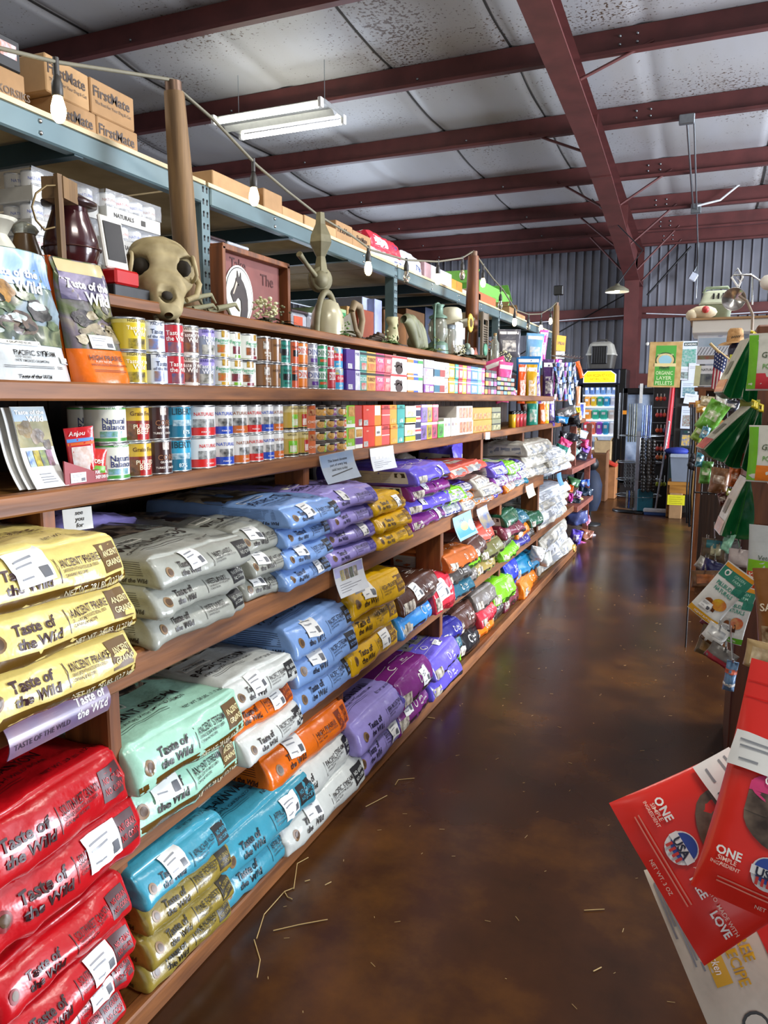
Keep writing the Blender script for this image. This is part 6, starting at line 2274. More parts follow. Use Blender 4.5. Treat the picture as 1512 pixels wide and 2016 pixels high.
mb.prism([(-1.40, a0, ZB + .001), (-1.40, a1, ZB + .001), (-1.40, a1, ZB + .045), (-1.40, (a0 + a1) / 2 + .01, ZB + .03), (-1.40, a0, ZB + .06)], (-.004, 0, 0), mar2)
mb.box((-1.45, (a0 + a1) / 2, ZB + .003), (.09, a1 - a0, .004), mar2)
S = flat((-1.3992, a0, ZB), (0, 1, 0), (0, 0, 1))
wS = a1 - a0
sticker(mb, S, wS * .25, .018, wS * .3, .024, 0, .0008)
ptext(mb, 'PURE TUNA, BEEF', WHT, S, wS * .76, .026, .008, 'C', wS * .34, .01, 0, .001)
ptext(mb, 'SHEEP LIVER RECIPE', WHT, S, wS * .76, .014, .008, 'C', wS * .34, .01, 0, .001)
mb.build('tray', t)


def treat(mb, S, w, h):
    prect(mb, ink('#5a8fd0'), S, -.46 * w, .46 * w, .2 * h, .27 * h, (4, 1), .001)
    prect(mb, ink('#d8622a'), S, -.46 * w, .46 * w, .13 * h, .19 * h, (4, 1), .001)
    prect(mb, photo('#ece8e6', '#d8b8a8', 60), S, -.36 * w, .3 * w, -.4 * h, .1 * h, (5, 5), .001)
    ptext(mb, 'Anjou', WHT, S, -.1 * w, .38 * h, .1 * h, 'C', .6 * w, .01, .3, .002)


o, *_ = pouch('treat_pouch', 'red cat treat pouch standing in the dark red tray', 'pouch', 160, 888, ('X', -1.425), 58, 94, '#c0262c', .02, .35, -.08, 0, treat)
o, *_ = pouch('treat_pouch', 'round red and green bites pouch at the front of the tray', 'pouch', 186, 908, ('X', -1.412), 46, 50, '#c8342e', .015, .35, .12, 0, simple_paint('Bites', '#f4ead8', [(-.4, .45, -.42, -.16, '#6fae3a', None)], .05, .24))

# ------------------------------------------------------------------ pouches and gear crowding the far end of the unit
endp = [
    (984, 748, -1.5, 44, 84, '#d8487c', 'pink pouch slumped over the right cups', .2, -.35), (992, 752, -1.46, 30, 78, '#e0568c', 'second pink pouch hanging right of the first', .4, .1),
    (1002, 676, -1.6, 46, 54, '#5c5a60', 'clear bag with red header behind the dried flowers', .2, 0), (1052, 690, -1.55, 36, 66, '#7fb4dc', 'pale blue bag with a pink corner behind the leashes', .3, .05),
    (1068, 680, -1.6, 18, 60, '#d05aa8', 'pink rope toy packet at the rack end', .3, .1), (1040, 735, -1.52, 50, 66, '#1f6ca8', 'deep blue bag behind the orange pouch', .3, 0),
    (1027, 756, -1.45, 18, 76, '#e2561c', 'tall orange pouch beside the mustard one', .5, .03), (1046, 756, -1.42, 24, 76, '#cf9c14', 'mustard yellow treat pouch standing on the shelf end', .4, 0),
    (1057, 762, -1.44, 14, 66, '#6a3fa8', 'purple pouch right of the mustard one', .5, -.1), (1079, 750, -1.44, 24, 84, '#4a2a5c', 'dark purple packet with net top', .4, 0),
    (1095, 745, -1.42, 14, 74, '#b02aa0', 'magenta packet left of the leashes', .5, .12), (1048, 812, -1.42, 24, 60, '#2f9c84', 'teal green treat pouch standing on the lower can shelf', .4, 0),
    (1067, 812, -1.41, 16, 54, '#df6a1e', 'orange treat pouch right of the teal one', .5, 0), (1075, 812, -1.4, 13, 52, '#e0b824', 'yellow treat pouch with orange neighbour', .5, 0),
    (1085, 812, -1.39, 15, 54, '#6a52b4', 'lavender and green treat pouch, last on the lower can shelf', .5, -.05), (1033, 800, -1.5, 18, 36, '#8a3c44', 'dark rose pouch left of the teal one', .4, -.2)]
for (cx, cy, X, w, h, c, lab, yaw, roll) in endp:
    pouch('treat_pouch', lab, 'pouch', cx, cy, ('X', X), w, h, c, .04, yaw, roll, 0, simple_paint(None, '#ffffff', [(-.3, .3, -.3, .1, '#e6ded0', c), (-.42, .42, .32, .42, '#efe9e0', None)]), None, 'treat pouches at the end of the unit')
# collars and leashes on pegs
t = thing('peg_rail', 'wire peg rail at the end of the upper shelf', 'rail', hx(1112, 712, -1.45))
mb = MB()
q = [hx(1086, 700, -1.5), hx(1128, 706, -1.4)]
mb.tube(q, .006, STEEL, 6)
for i in range(8):
    a = q[0].lerp(q[1], i / 7)
    mb.tube([a, a + Vector((.1, -.02, .0)), a + Vector((.115, -.022, .015))], .003, CHROME, 5)
mb.build('pegs', t)
lc = ['#22242e', '#3c5c9c', '#dcdcdc', '#2c3850', '#8a4a9a', '#2f3a34', '#4a78c8', '#1c1c20', '#6a7488', '#c8cad0']
for i in range(18):
    x, y = 1094 + (i % 9) * 4.6, 716 + (i // 9) * 34
    pouch('pet_collar_card', '%s collar card, %s hook of the %s row at the unit end' % (('black', 'blue', 'white', 'navy', 'violet', 'dark green', 'bright blue', 'jet black', 'slate')[i % 9], ('first', 'second', 'third', 'fourth', 'fifth', 'sixth', 'seventh', 'eighth', 'ninth')[i % 9], ('upper', 'lower')[i // 9]), 'collar', x, y + 18, ('X', -1.36 + .01 * (i % 3)), 7, 40, lc[i % 9] if i % 9 != 2 else '#d8d8dc', .02, .5, .12 * ((i * 7) % 5 - 2), 0, simple_paint(None, '#fff', [(-.4, .4, -.45, -.2, lc[(i + 3) % 10], None), (-.4, .4, .1, .3, lc[(i + 6) % 10], None)]), None, 'collar cards on the pegs')
o, *_ = pouch('orange_toy_card', 'orange toy on a card hanging by the refrigerator sign', 'toy', 1141, 728, ('X', -1.3), 10, 34, '#d8581c', .03, .4, -.35)
o, *_ = pouch('tan_chew_pack', 'tan chew pack hanging below the orange toy', 'pouch', 1138, 780, ('X', -1.3), 10, 38, '#c08a64', .03, .4, 0)
o, *_ = pouch('silver_pack', 'silver and blue pack hanging below the tan chew', 'pouch', 1142, 808, ('X', -1.3), 22, 30, '#b8bccc', .03, .4, 0, 0, simple_paint(None, '#fff', [(.0, .3, -.45, .4, '#2a3f9c', None)]))
# bedding and boots heaped on the lower board ends
heap = [(1110, 812, '#5c5a58', 50, 18, -.3, 'grey folded dog coat'), (1135, 818, '#d89a7a', 20, 14, -.2, 'peach knitted toy'), (1136, 806, '#c8b82a', 14, 8, 0, 'yellow ball toy'), (1106, 826, '#1f86c8', 26, 12, .1, 'bright blue mat roll'), (1124, 828, '#17181c', 36, 14, -.3, 'black harness'),
        (1112, 872, '#c8386a', 26, 16, .5, 'crimson plush'), (1130, 868, '#3c3632', 30, 18, .6, 'dark brown bag'), (1150, 872, '#d84a7c', 18, 14, .0, 'hot pink plush'), (1106, 882, '#1f6a5c', 26, 12, .4, 'deep green packet'), (1128, 886, '#7f9a94', 26, 16, .7, 'grey green packet'),
        (1152, 884, '#8a5cc0', 18, 16, .4, 'purple plush'), (1140, 896, '#2a2c3a', 34, 16, .2, 'dark navy packet'), (1156, 900, '#5a5490', 22, 10, -.2, 'violet folded cloth'), (1120, 858, '#1b1c24', 40, 14, .2, 'black roll'), (1146, 854, '#c8d4e0', 22, 14, .3, 'pale tissue pack'), (1136, 848, '#7a6234', 14, 12, 0, 'brown ball'),
        (1128, 948, '#3f6a44', 28, 16, .3, 'green plush'), (1122, 960, '#d8622a', 14, 10, .2, 'orange toy'), (1150, 950, '#3a6ad0', 22, 12, -.1, 'royal blue plush'), (1152, 966, '#28384a', 30, 16, .3, 'dark teal packet'), (1122, 978, '#c03a9c', 12, 14, 0, 'magenta box'), (1138, 972, '#a884c4', 14, 12, .3, 'lilac box'),
        (1130, 988, '#1f2630', 26, 14, .1, 'black plush'), (1128, 1000, '#a8a070', 22, 10, .2, 'khaki packet'), (1140, 984, '#c8b07a', 12, 14, .6, 'sand coloured packet'),
        (1136, 1018, '#4a5486', 44, 22, -.2, 'clear blue bag'), (1154, 1022, '#d88aa4', 16, 14, -.3, 'pink plush'), (1134, 1056, '#5a44b4', 24, 28, .2, 'violet plush'), (1154, 1050, '#8a5440', 28, 16, .2, 'brown foil pack'), (1160, 1058, '#c8c4d4', 20, 20, .3, 'white foil pack'),
        (1146, 1078, '#8a5a34', 44, 26, .1, 'copper foil bag'), (1144, 1070, '#d86ab0', 18, 10, .3, 'bright pink label pack'), (1124, 1078, '#c0a04c', 18, 14, 0, 'golden foil pack'), (1058, 1088, '#d8dad6', 30, 26, .2, 'crumpled white bag'), (1072, 1098, '#d0d4cc', 30, 22, -.3, 'second crumpled white bag')]
for i, (cx, cy, c, w, h, rl, nm) in enumerate(heap):
    lvl = 'upper' if cy < 840 else 'second' if cy < 920 else 'third' if cy < 1010 else 'lowest'
    X = -1.3 if cy < 1010 else -1.22
    pouch('packed_goods', '%s heaped on the %s board at the far end of the unit' % (nm, lvl), 'goods', cx, cy, ('X', X + .004 * (i % 5)), w, h, c, .12, .2, rl, .3, simple_paint(None, '#fff', [(-.3, .2, -.2, .25, '#dcd8d4', c)]) if i % 3 == 0 else None, None, None, wr=2.2)
# yellow card flag and white card on the post
sheetat('yellow_card', 'orange yellow card flag on the post at the unit end', 'sign', 1104, 676, ('X', -1.62), 20, 30, '#e09a1c', lambda mb, S, w, h: ptext(mb, 'UPBEAR', DKINK, S, 0, 0, .2 * h, 'C', .8 * w, .015, 0, .0012), .5, .1, .1)
sheetat('white_card', 'small white card under the orange yellow flag', 'card', 1103, 699, ('X', -1.6), 18, 14, '#d8dcdc', None, .4, 0, 0)
c = hx(1100, 572, -1.9)
mb = MB()
mb.box(c, (.12, .08, .12), BLACKP, bev=.01)
mb.tube([c, (c.x, c.y, 0)], .012, BLACK, 8)
tag(mb.build('speaker'), 'small black speaker on a pole above the short grey post', 'speaker')

# ================================================================== far end of the shop
FY = 13.9
x0, x1 = hy(1146, 800, FY).x - .1, hy(1216, 800, FY).x
zt, zb = hy(1180, 727, FY).z, 0
t = thing('display_refrigerator', 'black upright display refrigerator with lit yellow sign', 'refrigerator', ((x0 + x1) / 2, FY + .35, 0))
xc, w = (x0 + x1) / 2, x1 - x0
navy = mat('#151b34', .35)
mb = MB()
for (cx_, sx_) in ((x0 + .03, .06), (x1 + .05, .14)):
    mb.box((cx_, FY + .35, zt / 2), (sx_, .7, zt), BLACKP, bev=.01)
mb.box((xc, FY + .68, zt / 2), (w, .04, zt), mat('#b9c2cc', .4))
mb.box((xc, FY + .35, .12), (w, .7, .24), BLACK)
mb.build('cabinet', t)
mb = MB()
zs = hy(1180, 757, FY).z
mb.box((xc, FY + .3, (zt + zs) / 2), (w + .04, .7, zt - zs), navy, bev=.02)
mb.build('header', t)
mb = MB()
sx0, sx1 = hy(1150, 740, FY - .06).x, hy(1211, 740, FY - .06).x
sw, sh, sz = sx1 - sx0, (zt - zs) * .74, (zt + zs) / 2
pl = [(sx0, FY - .06, sz - sh / 2), (sx1, FY - .06, sz - sh / 2), (sx1, FY - .06, sz + sh * .2), (sx1 - .08, FY - .06, sz + sh / 2), (sx0 + .06, FY - .06, sz + sh / 2), (sx0, FY - .06, sz + sh * .15)]
mb.prism([Vector(q) + (Vector(q) - Vector((xc, FY - .06, sz))) * .06 for q in pl], (0, .02, 0), mat('#e6e8f0', .3, emit=.6))
mb.prism([Vector(q) + Vector((0, -.004, 0)) for q in pl], (0, .02, 0), mat('#f4cc1c', .3, emit=1.1))
S = flat((sx0, FY - .066, sz), (1, 0, 0), (0, 0, 1))
ptext(mb, 'RAW FROZEN PET FOOD', ink('#c8641c'), S, sw / 2, sh * .12, sh * .26, 'C', sw * .8, .01, 0, .002)
ptext(mb, 'NATURALLY FRESH', ink('#c8641c'), S, sw / 2, -sh * .2, sh * .2, 'C', sw * .6, .01, 0, .002)
mb.build('lit_sign', t)
inl = mat('#e8eef6', .4, emit=1.6)
shelfz = [hy(1190, y, FY + .1).z for y in (777, 800, 826, 856, 884)]
for z in shelfz:
    mb = MB()
    mb.box((xc, FY + .34, z - .012), (w - .08, .56, .024), mat('#dfe6f0', .35, emit=.7))  # boards given a glow of their own in place of cabinet light
    mb.build('shelf', t)
mb = MB()
mb.box((xc, FY + .1, zs - .03), (w - .1, .06, .03), inl)
for xx in (x0 + .085, x1 - .045):
    mb.box((xx, FY + .08, (zs + shelfz[-1]) / 2), (.02, .03, zs - shelfz[-1] - .1), inl)
mb.build('light_strip', t)
mb = MB()
for xx in (x0 + .08, x1 - .02):
    mb.box((xx, FY - .02, (zs + .3) / 2), (.06, .04, zs - .3), BLACKP, bev=.006)
for z in (zs - .02, .3):
    mb.box((xc, FY - .02, z), (w - .04, .04, .06), BLACKP, bev=.006)
mb.box((x1 + .04, FY - .06, 1.25), (.025, .03, .8), CHROME, bev=.008)
mb.build('door_frame', t)
fg = [['#7f98c8', '#5a78b0', '#8fb0dc', '#6f9ad0', '#a8c0e0', '#7f98c8'], ['#e0983a', '#d8b02a', '#2fa88c', '#2f9ac8', '#c8c8d8'], ['#e08a2a', '#2aa88a', '#35b09a', '#c8b8b0'], ['#d8404c', '#d86a4c', '#9c4ac0', '#2f9ac0', '#e0dce0'], ['#5a4a6a', '#3a3a4c', '#b08cd4']]
for r, row in enumerate(fg):
    n_ = len(row)
    for i, c in enumerate(row):
        ww = (w - .14) / n_
        hh = (.16, .2, .24, .22, .16)[r] * (1 - .15 * ((i * 3 + r) % 3))
        mb = MB()
        mb.box((0, 0, hh / 2), (ww * .86, .2, hh), mat(c, .35, 0, .3, .12, 14), bev=.02)
        prect(mb, ink('#e6e6ea'), flat((-ww * .4, -.101, 0), (1, 0, 0), (0, 0, 1)), ww * .15, ww * .6, hh * .5, hh * .75, (1, 1), .001)
        o = mb.build('frozen_pack')
        o.location = (x0 + .1 + ww * (i + .5), FY + .26, shelfz[r] + .001)
        tag(o, '%s frozen pack, %s from left on the %s refrigerator shelf' % ({'#7': 'blue', '#5': 'dark blue', '#8': 'light blue', '#6': 'mid blue', '#a': 'pale blue', '#e': 'orange', '#d': 'bright', '#2': 'teal', '#c': 'pale', '#3': 'aqua', '#9': 'purple', '#b': 'lilac'}[c[:2]], ('first', 'second', 'third', 'fourth', 'fifth', 'sixth')[i], ('top', 'second', 'third', 'fourth', 'bottom')[r]), 'frozen food pack', 'packs in the refrigerator')
# pet carriers
def carrier(cx, cy_bot, Y, wpx, hpx, top, low, label, dark):
    a, b_ = hy(cx - wpx / 2, cy_bot, Y), hy(cx + wpx / 2, cy_bot, Y)
    k = mpp(a)
    w, h, z = b_.x - a.x, hpx * k, a.z
    x = (a.x + b_.x) / 2
    t = thing('pet_carrier', label, 'pet carrier', (x, Y + .2, z))
    mb = MB()

    def shell(z0, z1, sx, r0, r1, m):
        def fn(i, j):
            q = 2 * pi * i
            ex = .28
            cxq, syq = abs(cos(q)) ** ex * (1 if cos(q) > 0 else -1), abs(sin(q)) ** ex * (1 if sin(q) > 0 else -1)
            f = r0 + (r1 - r0) * j
            return Vector((x + cxq * w / 2 * f, Y + .25 + syq * .25 * f, z0 + (z1 - z0) * j))
        mb.grid(fn, 40, 5, m)
        p = [fn(i / 40, 1) for i in range(40)]
        mb.add(p, [tuple(range(40))], m)
    shell(z, z + h * .5, w, .86, 1.0, low)
    mb.build('base_shell', t)
    mb = MB()
    shell(z + h * .5, z + h * .56, w, 1.04, 1.04, top)
    shell(z + h * .56, z + h * .92, w, 1.0, .8, top)
    shell(z + h * .92, z + h, w, .8, .62, top)
    mb.build('top_shell', t)
    mb = MB()
    if dark:
        mb.box((x - w * .02, Y + .0, z + h * .5), (w * .56, .03, h * .66), BLACK, bev=.03)
        for i in range(7):
            mb.box((x - w * .26 + i * w * .08, Y - .02, z + h * .5), (.006, .006, h * .6), mat('#3a3a3c', .5))
    else:
        for i in range(6):
            for j in range(3):
                mb.box((x - .02 + i * .035, Y + .025, z + h * (.62 + .1 * j)), (.014, .02, .02), BLACK)
    mb.build('grille' if dark else 'vent_slots', t)
    mb = MB()
    mb.tube([(x - .1, Y + .25, z + h), (x - .08, Y + .25, z + h + .04), (x + .08, Y + .25, z + h + .04), (x + .1, Y + .25, z + h)], .012, low, 6)
    mb.build('handle', t)


carrier(1180, 726, FY + .05, 56, 52, mat('#a8a59a', .5), mat('#4a4742', .5), 'grey pet carrier with a dark grille on top of the refrigerator', True)
# glass door freezer with pale blue reflections painted into the pane colour
a, b_ = hy(1221, 900, 12.6), hy(1290, 900, 12.6)
z1, z0 = hy(1250, 764, 12.6).z, 0
t = thing('glass_freezer', 'black framed glass door freezer left of the chain rack', 'freezer', ((a.x + b_.x) / 2, 12.9, 0))
w = b_.x - a.x
xc = (a.x + b_.x) / 2
mb = MB()
mb.box((xc, 12.98, z1 / 2), (w, .6, z1), BLACK, bev=.01)
mb.build('cabinet', t)
mb = MB()
for xx in (a.x + .035, b_.x - .035):
    mb.box((xx, 12.64, z1 / 2 + .1), (.07, .05, z1 - .2), BLACKP, bev=.006)
for z in (z1 - .04, .26):
    mb.box((xc, 12.64, z), (w, .05, .08), BLACKP, bev=.006)
mb.build('door_frame', t)
mb = MB()
zf = hy(1225, 912, 12.6).z
mb.grid(lambda i, j: Vector((a.x + .07 + (w - .14) * i, 12.655 - .012 * sin(j * 7 + i * 4), zf + (z1 - .1 - zf) * j)), 12, 20, mat('#b4c2d6', .18, .35, .25, .25, 5, dark='#6f819c'))
mb.build('glass_pane', t)
mb = MB()
q = hy(1229, 812, 12.55)
mb.box((q.x, 12.6, q.z), (.06, .004, .06), mat('#e08a1c', .5))
mb.build('orange_sticker', t)
mb = MB()
q = hy(1262, 768, 12.55)
mb.box((q.x, 12.61, q.z - .05), (.045, .02, .3), mat('#c9c6c0', .6))
mb.build('paper_strip', t)
# dark tools under the freezer side, boxes and paper sacks on the tiled area
for (xl, xr, yt, yb, Y, c, nm) in ((1160, 1192, 893, 972, 11.9, '#8a5c38', 'brown paper sack standing on the tiles'), (1184, 1211, 913, 962, 12.3, '#a06a3c', 'tan carton right of the brown paper sack'), (1168, 1202, 868, 915, 12.6, '#b59a70', 'open tan bag with peach stripes above the paper sack')):
    p, q = hy(xl, yb, Y), hy(xr, yb, Y)
    h = (yb - yt) * mpp(p)
    h, zz = h + max(0, p.z), 0
    mb = MB()
    w = q.x - p.x
    mb.box(((p.x + q.x) / 2, Y + .15, zz + h / 2), (w, .3, h), mat(c, .75, 0, .15, .1, 12), bev=.012)
    for s in (-1, 1):
        mb.box(((p.x + q.x) / 2 + s * w * .46, Y + .15, zz + h + .02), (.01, .28, .06), mat(c, .75, 0, .15, .1, 12), Matrix.Rotation(s * .4, 3, 'Y'))
    tag(mb.build('paper_sack'), nm, 'sack')
p = hy(1200, 912, 12.2)
mb = MB()
mb.box((p.x, 12.3, p.z), (.22, .2, .05), mat('#c83c28', .5), Matrix.Rotation(.4, 3, 'Y'), bev=.01)
tag(mb.build('red_carton_flap'), 'red carton lid lying on the tan carton', 'carton')
# navy dog coat on a stand at the end of the unit
t = thing('coat_stand', 'navy quilted dog coat on a black round headed stand', 'coat stand', hz(1170, 1000, 0))
c = hy(1162, 970, 9.6)
c.z = 0
mb = MB()
h = hy(1172, 925, 9.6).z
mb.lathe([(.09, .18), (.13, .3), (.14, h - .18), (.1, h - .05), (.05, h)], mat('#16253f', .7, 0, .3, .2, 9), c, 18)
mb.build('coat', t)
mb = MB()
mb.ball(c + Vector((0, 0, h + .07)), .09, BLACK, 14)
mb.build('head', t)
mb = MB()
mb.lathe([(.14, 0), (.14, .02), (.02, .03), (.02, .3)], BLACK, c, 16)
mb.build('stand_base', t)

# ------------------------------------------------------------------ chain and toy rack
SY = 11.0
bx = hz(1252, 1006, 0)
c = Vector((bx.x + .02, SY + .1, 0))
t = thing('spinner_rack', 'tall black spinner rack hung with chains before the freezer', 'display rack', c)
mb = MB()
mb.lathe([(.0, 0), (.34, 0), (.34, .018), (.05, .03), (0, .03)], BLACKP, c, 28)
mb.build('base', t)
zt = hy(1256, 850, SY).z
mb = MB()
mb.box(c + Vector((-.02, -.14, zt / 2 + .01)), (.055, .03, zt), mat('#a9aeb8', .3, .8), bev=.005)
mb.box(c + Vector((.03, -.12, zt / 2 + .01)), (.05, .03, zt), BLACKP, bev=.005)
mb.build('post', t)
mb = MB()
for z in (zt * .95, zt * .62, zt * .4, zt * .2):
    for q in range(10):
        a = 2 * pi * q / 10
        mb.tube([c + Vector((0, 0, z)), c + Vector((cos(a) * .3, sin(a) * .3, z))], .004, STEEL, 5)
    mb.tube([c + Vector((cos(a) * .3, sin(a) * .3, z)) for a in [2 * pi * i / 24 for i in range(25)]], .004, STEEL, 5)
mb.build('wire_tier', t)


def hanging(xl, xr, yt, yb, Y, cols, nm, kind, group, cat, n):
    for i in range(n):
        x = xl + (xr - xl) * (i + .5) / n
        a, b_ = hy(x, yt, Y), hy(x, yb, Y)
        k = mpp(a)
        c = cols[i % len(cols)]
        mb = MB()
        r = (xr - xl) / n * k * .47
        if kind == 'beads':
            m = 5
            for j in range(m):
                z = a.z + (b_.z - a.z) * (j + .5) / m
                mb.ball((a.x, Y, z), r, mat(c, .22, 0, 0, .1), 10)
            mb.tube([a, (a.x, Y, b_.z)], r * .25, BLACK, 5)
        elif kind == 'strip':
            mb.tube([a, Vector((a.x + r * .2, Y, (a.z + b_.z) / 2)), Vector((a.x, Y, b_.z))], [r * .5, r * .8, r * .7], mat(c, .35, .2, .2, .25, 30), 6)
        elif kind == 'toy':
            mb.ball((a.x, Y, (a.z + b_.z) / 2), r * 1.1, mat(c, .4, 0, .1, .12), 10, (1, .8, 1.25))
            mb.tube([a, (a.x, Y, (a.z + b_.z) / 2)], r * .2, WHITE, 5)
        elif kind == 'chain':
            m = int((a.z - b_.z) / (r * 1.3))
            for j in range(m):
                z = a.z - (a.z - b_.z) * j / m
                q = Matrix.Rotation((j % 2) * pi / 2, 3, 'Z')
                mb.tube([Vector((a.x, Y, z)) + q @ Vector((r * .6 * cos(s), 0, r * .9 * sin(s))) for s in [2 * pi * i_ / 8 for i_ in range(9)]], r * .2, mat(c, .3, .8), 5)
        o = mb.build(nm.replace(' ', '_'))
        yield o, i


NTH = ('first', 'second', 'third', 'fourth', 'fifth', 'sixth', 'seventh', 'eighth', 'ninth')
for row, (yt, yb) in enumerate(((866, 900), (900, 934), (936, 968))):
    for o, i in hanging(1262, 1292, yt, yb, SY - .2, ['#2c2a28', '#3a3734', '#242220'], 'bead chew toy', 'beads', None, 'toy', 3):
        tag(o, 'dark beaded chew toy, %s in the %s row of the spinner rack' % (NTH[i], ('top', 'middle', 'bottom')[row]), 'toy', 'beaded chew toys on the spinner')
for o, i in hanging(1238, 1256, 795, 870, SY - .05, ['#5a5c4a', '#3c3f36', '#8c8f8a'], 'reflective collar', 'strip', None, 'collar', 4):
    tag(o, 'olive collar strip, %s left of the spinner rack post' % NTH[i], 'collar', 'collar strips on the spinner')
for o, i in hanging(1264, 1284, 798, 862, SY - .05, ['#7f98cc', '#5a74b4', '#b0bcd4', '#3a4c8c'], 'blue leash', 'strip', None, 'leash', 5):
    tag(o, 'blue leash, %s right of the spinner rack post' % NTH[i], 'leash', 'blue leashes on the spinner')
for o, i in hanging(1230, 1252, 914, 962, SY - .15, ['#6c6e70', '#55575a', '#8a8c90'], 'choke chain', 'chain', None, 'chain', 4):
    tag(o, 'steel choke chain, %s from left low on the spinner rack' % NTH[i], 'chain', 'choke chains on the spinner')
for o, i in hanging(1232, 1250, 966, 1000, SY - .15, ['#8c8470', '#2a4c9c', '#6a6458', '#4c4a44'], 'rope toy', 'strip', None, 'toy', 4):
    tag(o, 'short rope toy, %s from left at the spinner rack bottom' % NTH[i], 'toy', 'rope toys on the spinner')
mb = MB()
p = hy(1270, 985, SY - .1)
mb.box((p.x, SY - .1, p.z), (.2, .05, .3), mat('#1f6f86', .5), bev=.01)
tag(mb.build('teal_toy_box'), 'teal toy box at the bottom of the spinner rack', 'box')
# toy panel with red toys and the red post behind
for row, (yt, yb, cc) in enumerate(((775, 795, ['#d03c28', '#e0683c', '#c02c2c']), (806, 828, ['#d04a3c', '#c83a4a', '#d8583c']), (836, 858, ['#d85a2c', '#c8402c', '#5a6a8c']), (874, 892, ['#c83c34', '#d8604c', '#c8b8b0']), (892, 908, ['#c8582c', '#d88a3a', '#b83a2a']), (936, 970, ['#a8b02c', '#b8bc34', '#98a028']))):
    for o, i in hanging(1291, 1312, yt, yb, 11.3, cc, 'hanging toy', 'toy', None, 'toy', 3):
        tag(o, '%s toy, %s in %s row beside the red post' % (('red', 'coral', 'crimson', 'orange red')[(i + row) % 4] if row < 5 else 'yellow green', NTH[i], ('top', 'second', 'third', 'fourth', 'fifth', 'bottom')[row]), 'toy', 'hanging toys beside the red post')
t = thing('toy_board', 'dark panel with wire hooks holding the red toys', 'panel', hy(1302, 900, 11.45))
p, q = hy(1288, 760, 11.45), hy(1330, 1005, 11.45)
mb = MB()
mb.box(((p.x + q.x) / 2 + .02, 11.47, p.z / 2), (q.x - p.x + .05, .03, p.z), mat('#1f1c1c', .6), bev=.004)
mb.build('board', t)
for y in (802, 832, 868, 890):
    mb = MB()
    z = hy(1300, y, 11.4).z
    mb.tube([(p.x, 11.36, z), (q.x - .05, 11.36, z)], .006, STEEL, 5)
    mb.build('wire_rail', t)
a, b_ = hy(1325, 760, 11.2), hy(1311, 888, 11.2)
mb = MB()
mb.tube([b_, a], .035, mat('#c4202c', .45), 4)
S = None
for i in range(7):
    q = b_.lerp(a, .1 + .06 * i)
    mb.ball(q + Vector((0, -.035, 0)), .009, WHITE, 6)
tag(mb.build('red_level'), 'long red bar with white dots leaning by the toy panel', 'bar')
# broom leaning
a, b_ = hy(1318, 830, 11.0), hz(1290, 1005, 0.06)
t = thing('push_broom', 'broom with grey handle leaning, white and blue head on floor', 'broom', (b_.x, b_.y, 0))
mb = MB()
mb.tube([b_, a], .012, mat('#8c8c94', .4, .5), 8)
mb.build('handle', t)
mb = MB()
mb.box((b_.x, b_.y, .06), (.3, .09, .05), mat('#cfd2d8', .5), bev=.01)
mb.build('head', t)
mb = MB()
mb.box((b_.x, b_.y, .02), (.28, .08, .035), mat('#3c5c9c', .8))
mb.build('bristles', t)
# tub, wooden stand, carton with a yellow note
TY = 10.6
p, q = hy(1316, 968, TY), hy(1378, 968, TY)
w = q.x - p.x
xc = (p.x + q.x) / 2
z1, z2 = hy(1340, 950, TY).z, hy(1340, 972, TY).z
zt, zb = hy(1340, 895, TY).z, hy(1340, 949, TY).z
t = thing('plastic_tub', 'frosted grey plastic tub standing on the wooden stand', 'tub', (xc, TY + .25, zb))
mb = MB()
for f0, f1, h0, h1 in ((.84, 1.0, 0, 1), ):
    vs = [(xc + sx * w / 2 * f, TY + .25 + sy * .24 * f, zb + (zt - zb) * h) for f, h in ((f0, 0), (f1, .9)) for sx, sy in ((-1, -1), (1, -1), (1, 1), (-1, 1))]
    mb.add(vs, [(0, 1, 5, 4), (1, 2, 6, 5), (2, 3, 7, 6), (3, 0, 4, 7), (3, 2, 1, 0)], mat('#8c96a4', .35, 0, .1, .06, 5, trans=.35))
mb.build('body', t)
mb = MB()
mb.box((xc, TY + .25, zt - .02), (w * 1.04, .52, .05), mat('#9aa4b0', .3), bev=.012)
mb.build('lid', t)
t = thing('navy_cap', 'navy blue cloth cap lying on the plastic tub', 'cap', (xc - .1, TY + .2, zt))
mb = MB()
mb.ball((xc - .12, TY + .15, zt + .035), .13, mat('#1c2f8c', .7), 12, (1.2, .8, .4))
mb.build('crown', t)
mb = MB()
mb.ball((xc + .12, TY + .18, zt + .04), .1, BLACK, 12, (1.2, .8, .5))
mb.build('brim', t)
ow = wood('#a9752c', '#7f5218', 0)
t = thing('wooden_stand', 'golden wooden stand with a drawer under the plastic tub', 'stand', (xc, TY + .25, 0))
mb = MB()
mb.box((xc, TY + .25, zb - .025), (w * 1.1, .5, .045), ow, bev=.005)
mb.build('top', t)
mb = MB()
mb.box((xc, TY + .02, (z1 + z2) / 2 - .02), (w * .96, .03, z1 - z2 - .02), ow, bev=.004)
mb.build('drawer', t)
for sx in (-1, 1):
    mb = MB()
    mb.box((xc + sx * w * .5, TY + .25, zb / 2 - .02), (.04, .46, zb - .05), ow, bev=.003)
    mb.build('side', t)
p, q = hy(1313, 1008, TY - .1), hy(1338, 1008, TY - .1)
hh = hy(1320, 972, TY - .1).z
mb = MB()
mb.box(((p.x + q.x) / 2 + .02, TY + .1, hh / 2), (q.x - p.x, .36, hh), CARD, bev=.005)
o = mb.build('cardboard_carton')
tag(o, 'brown carton with a yellow note under the wooden stand', 'carton')
mb = MB()
S = flat(((p.x + q.x) / 2 - .08, TY - .082, hh * .55), (1, 0, 0), (0, 0, 1))
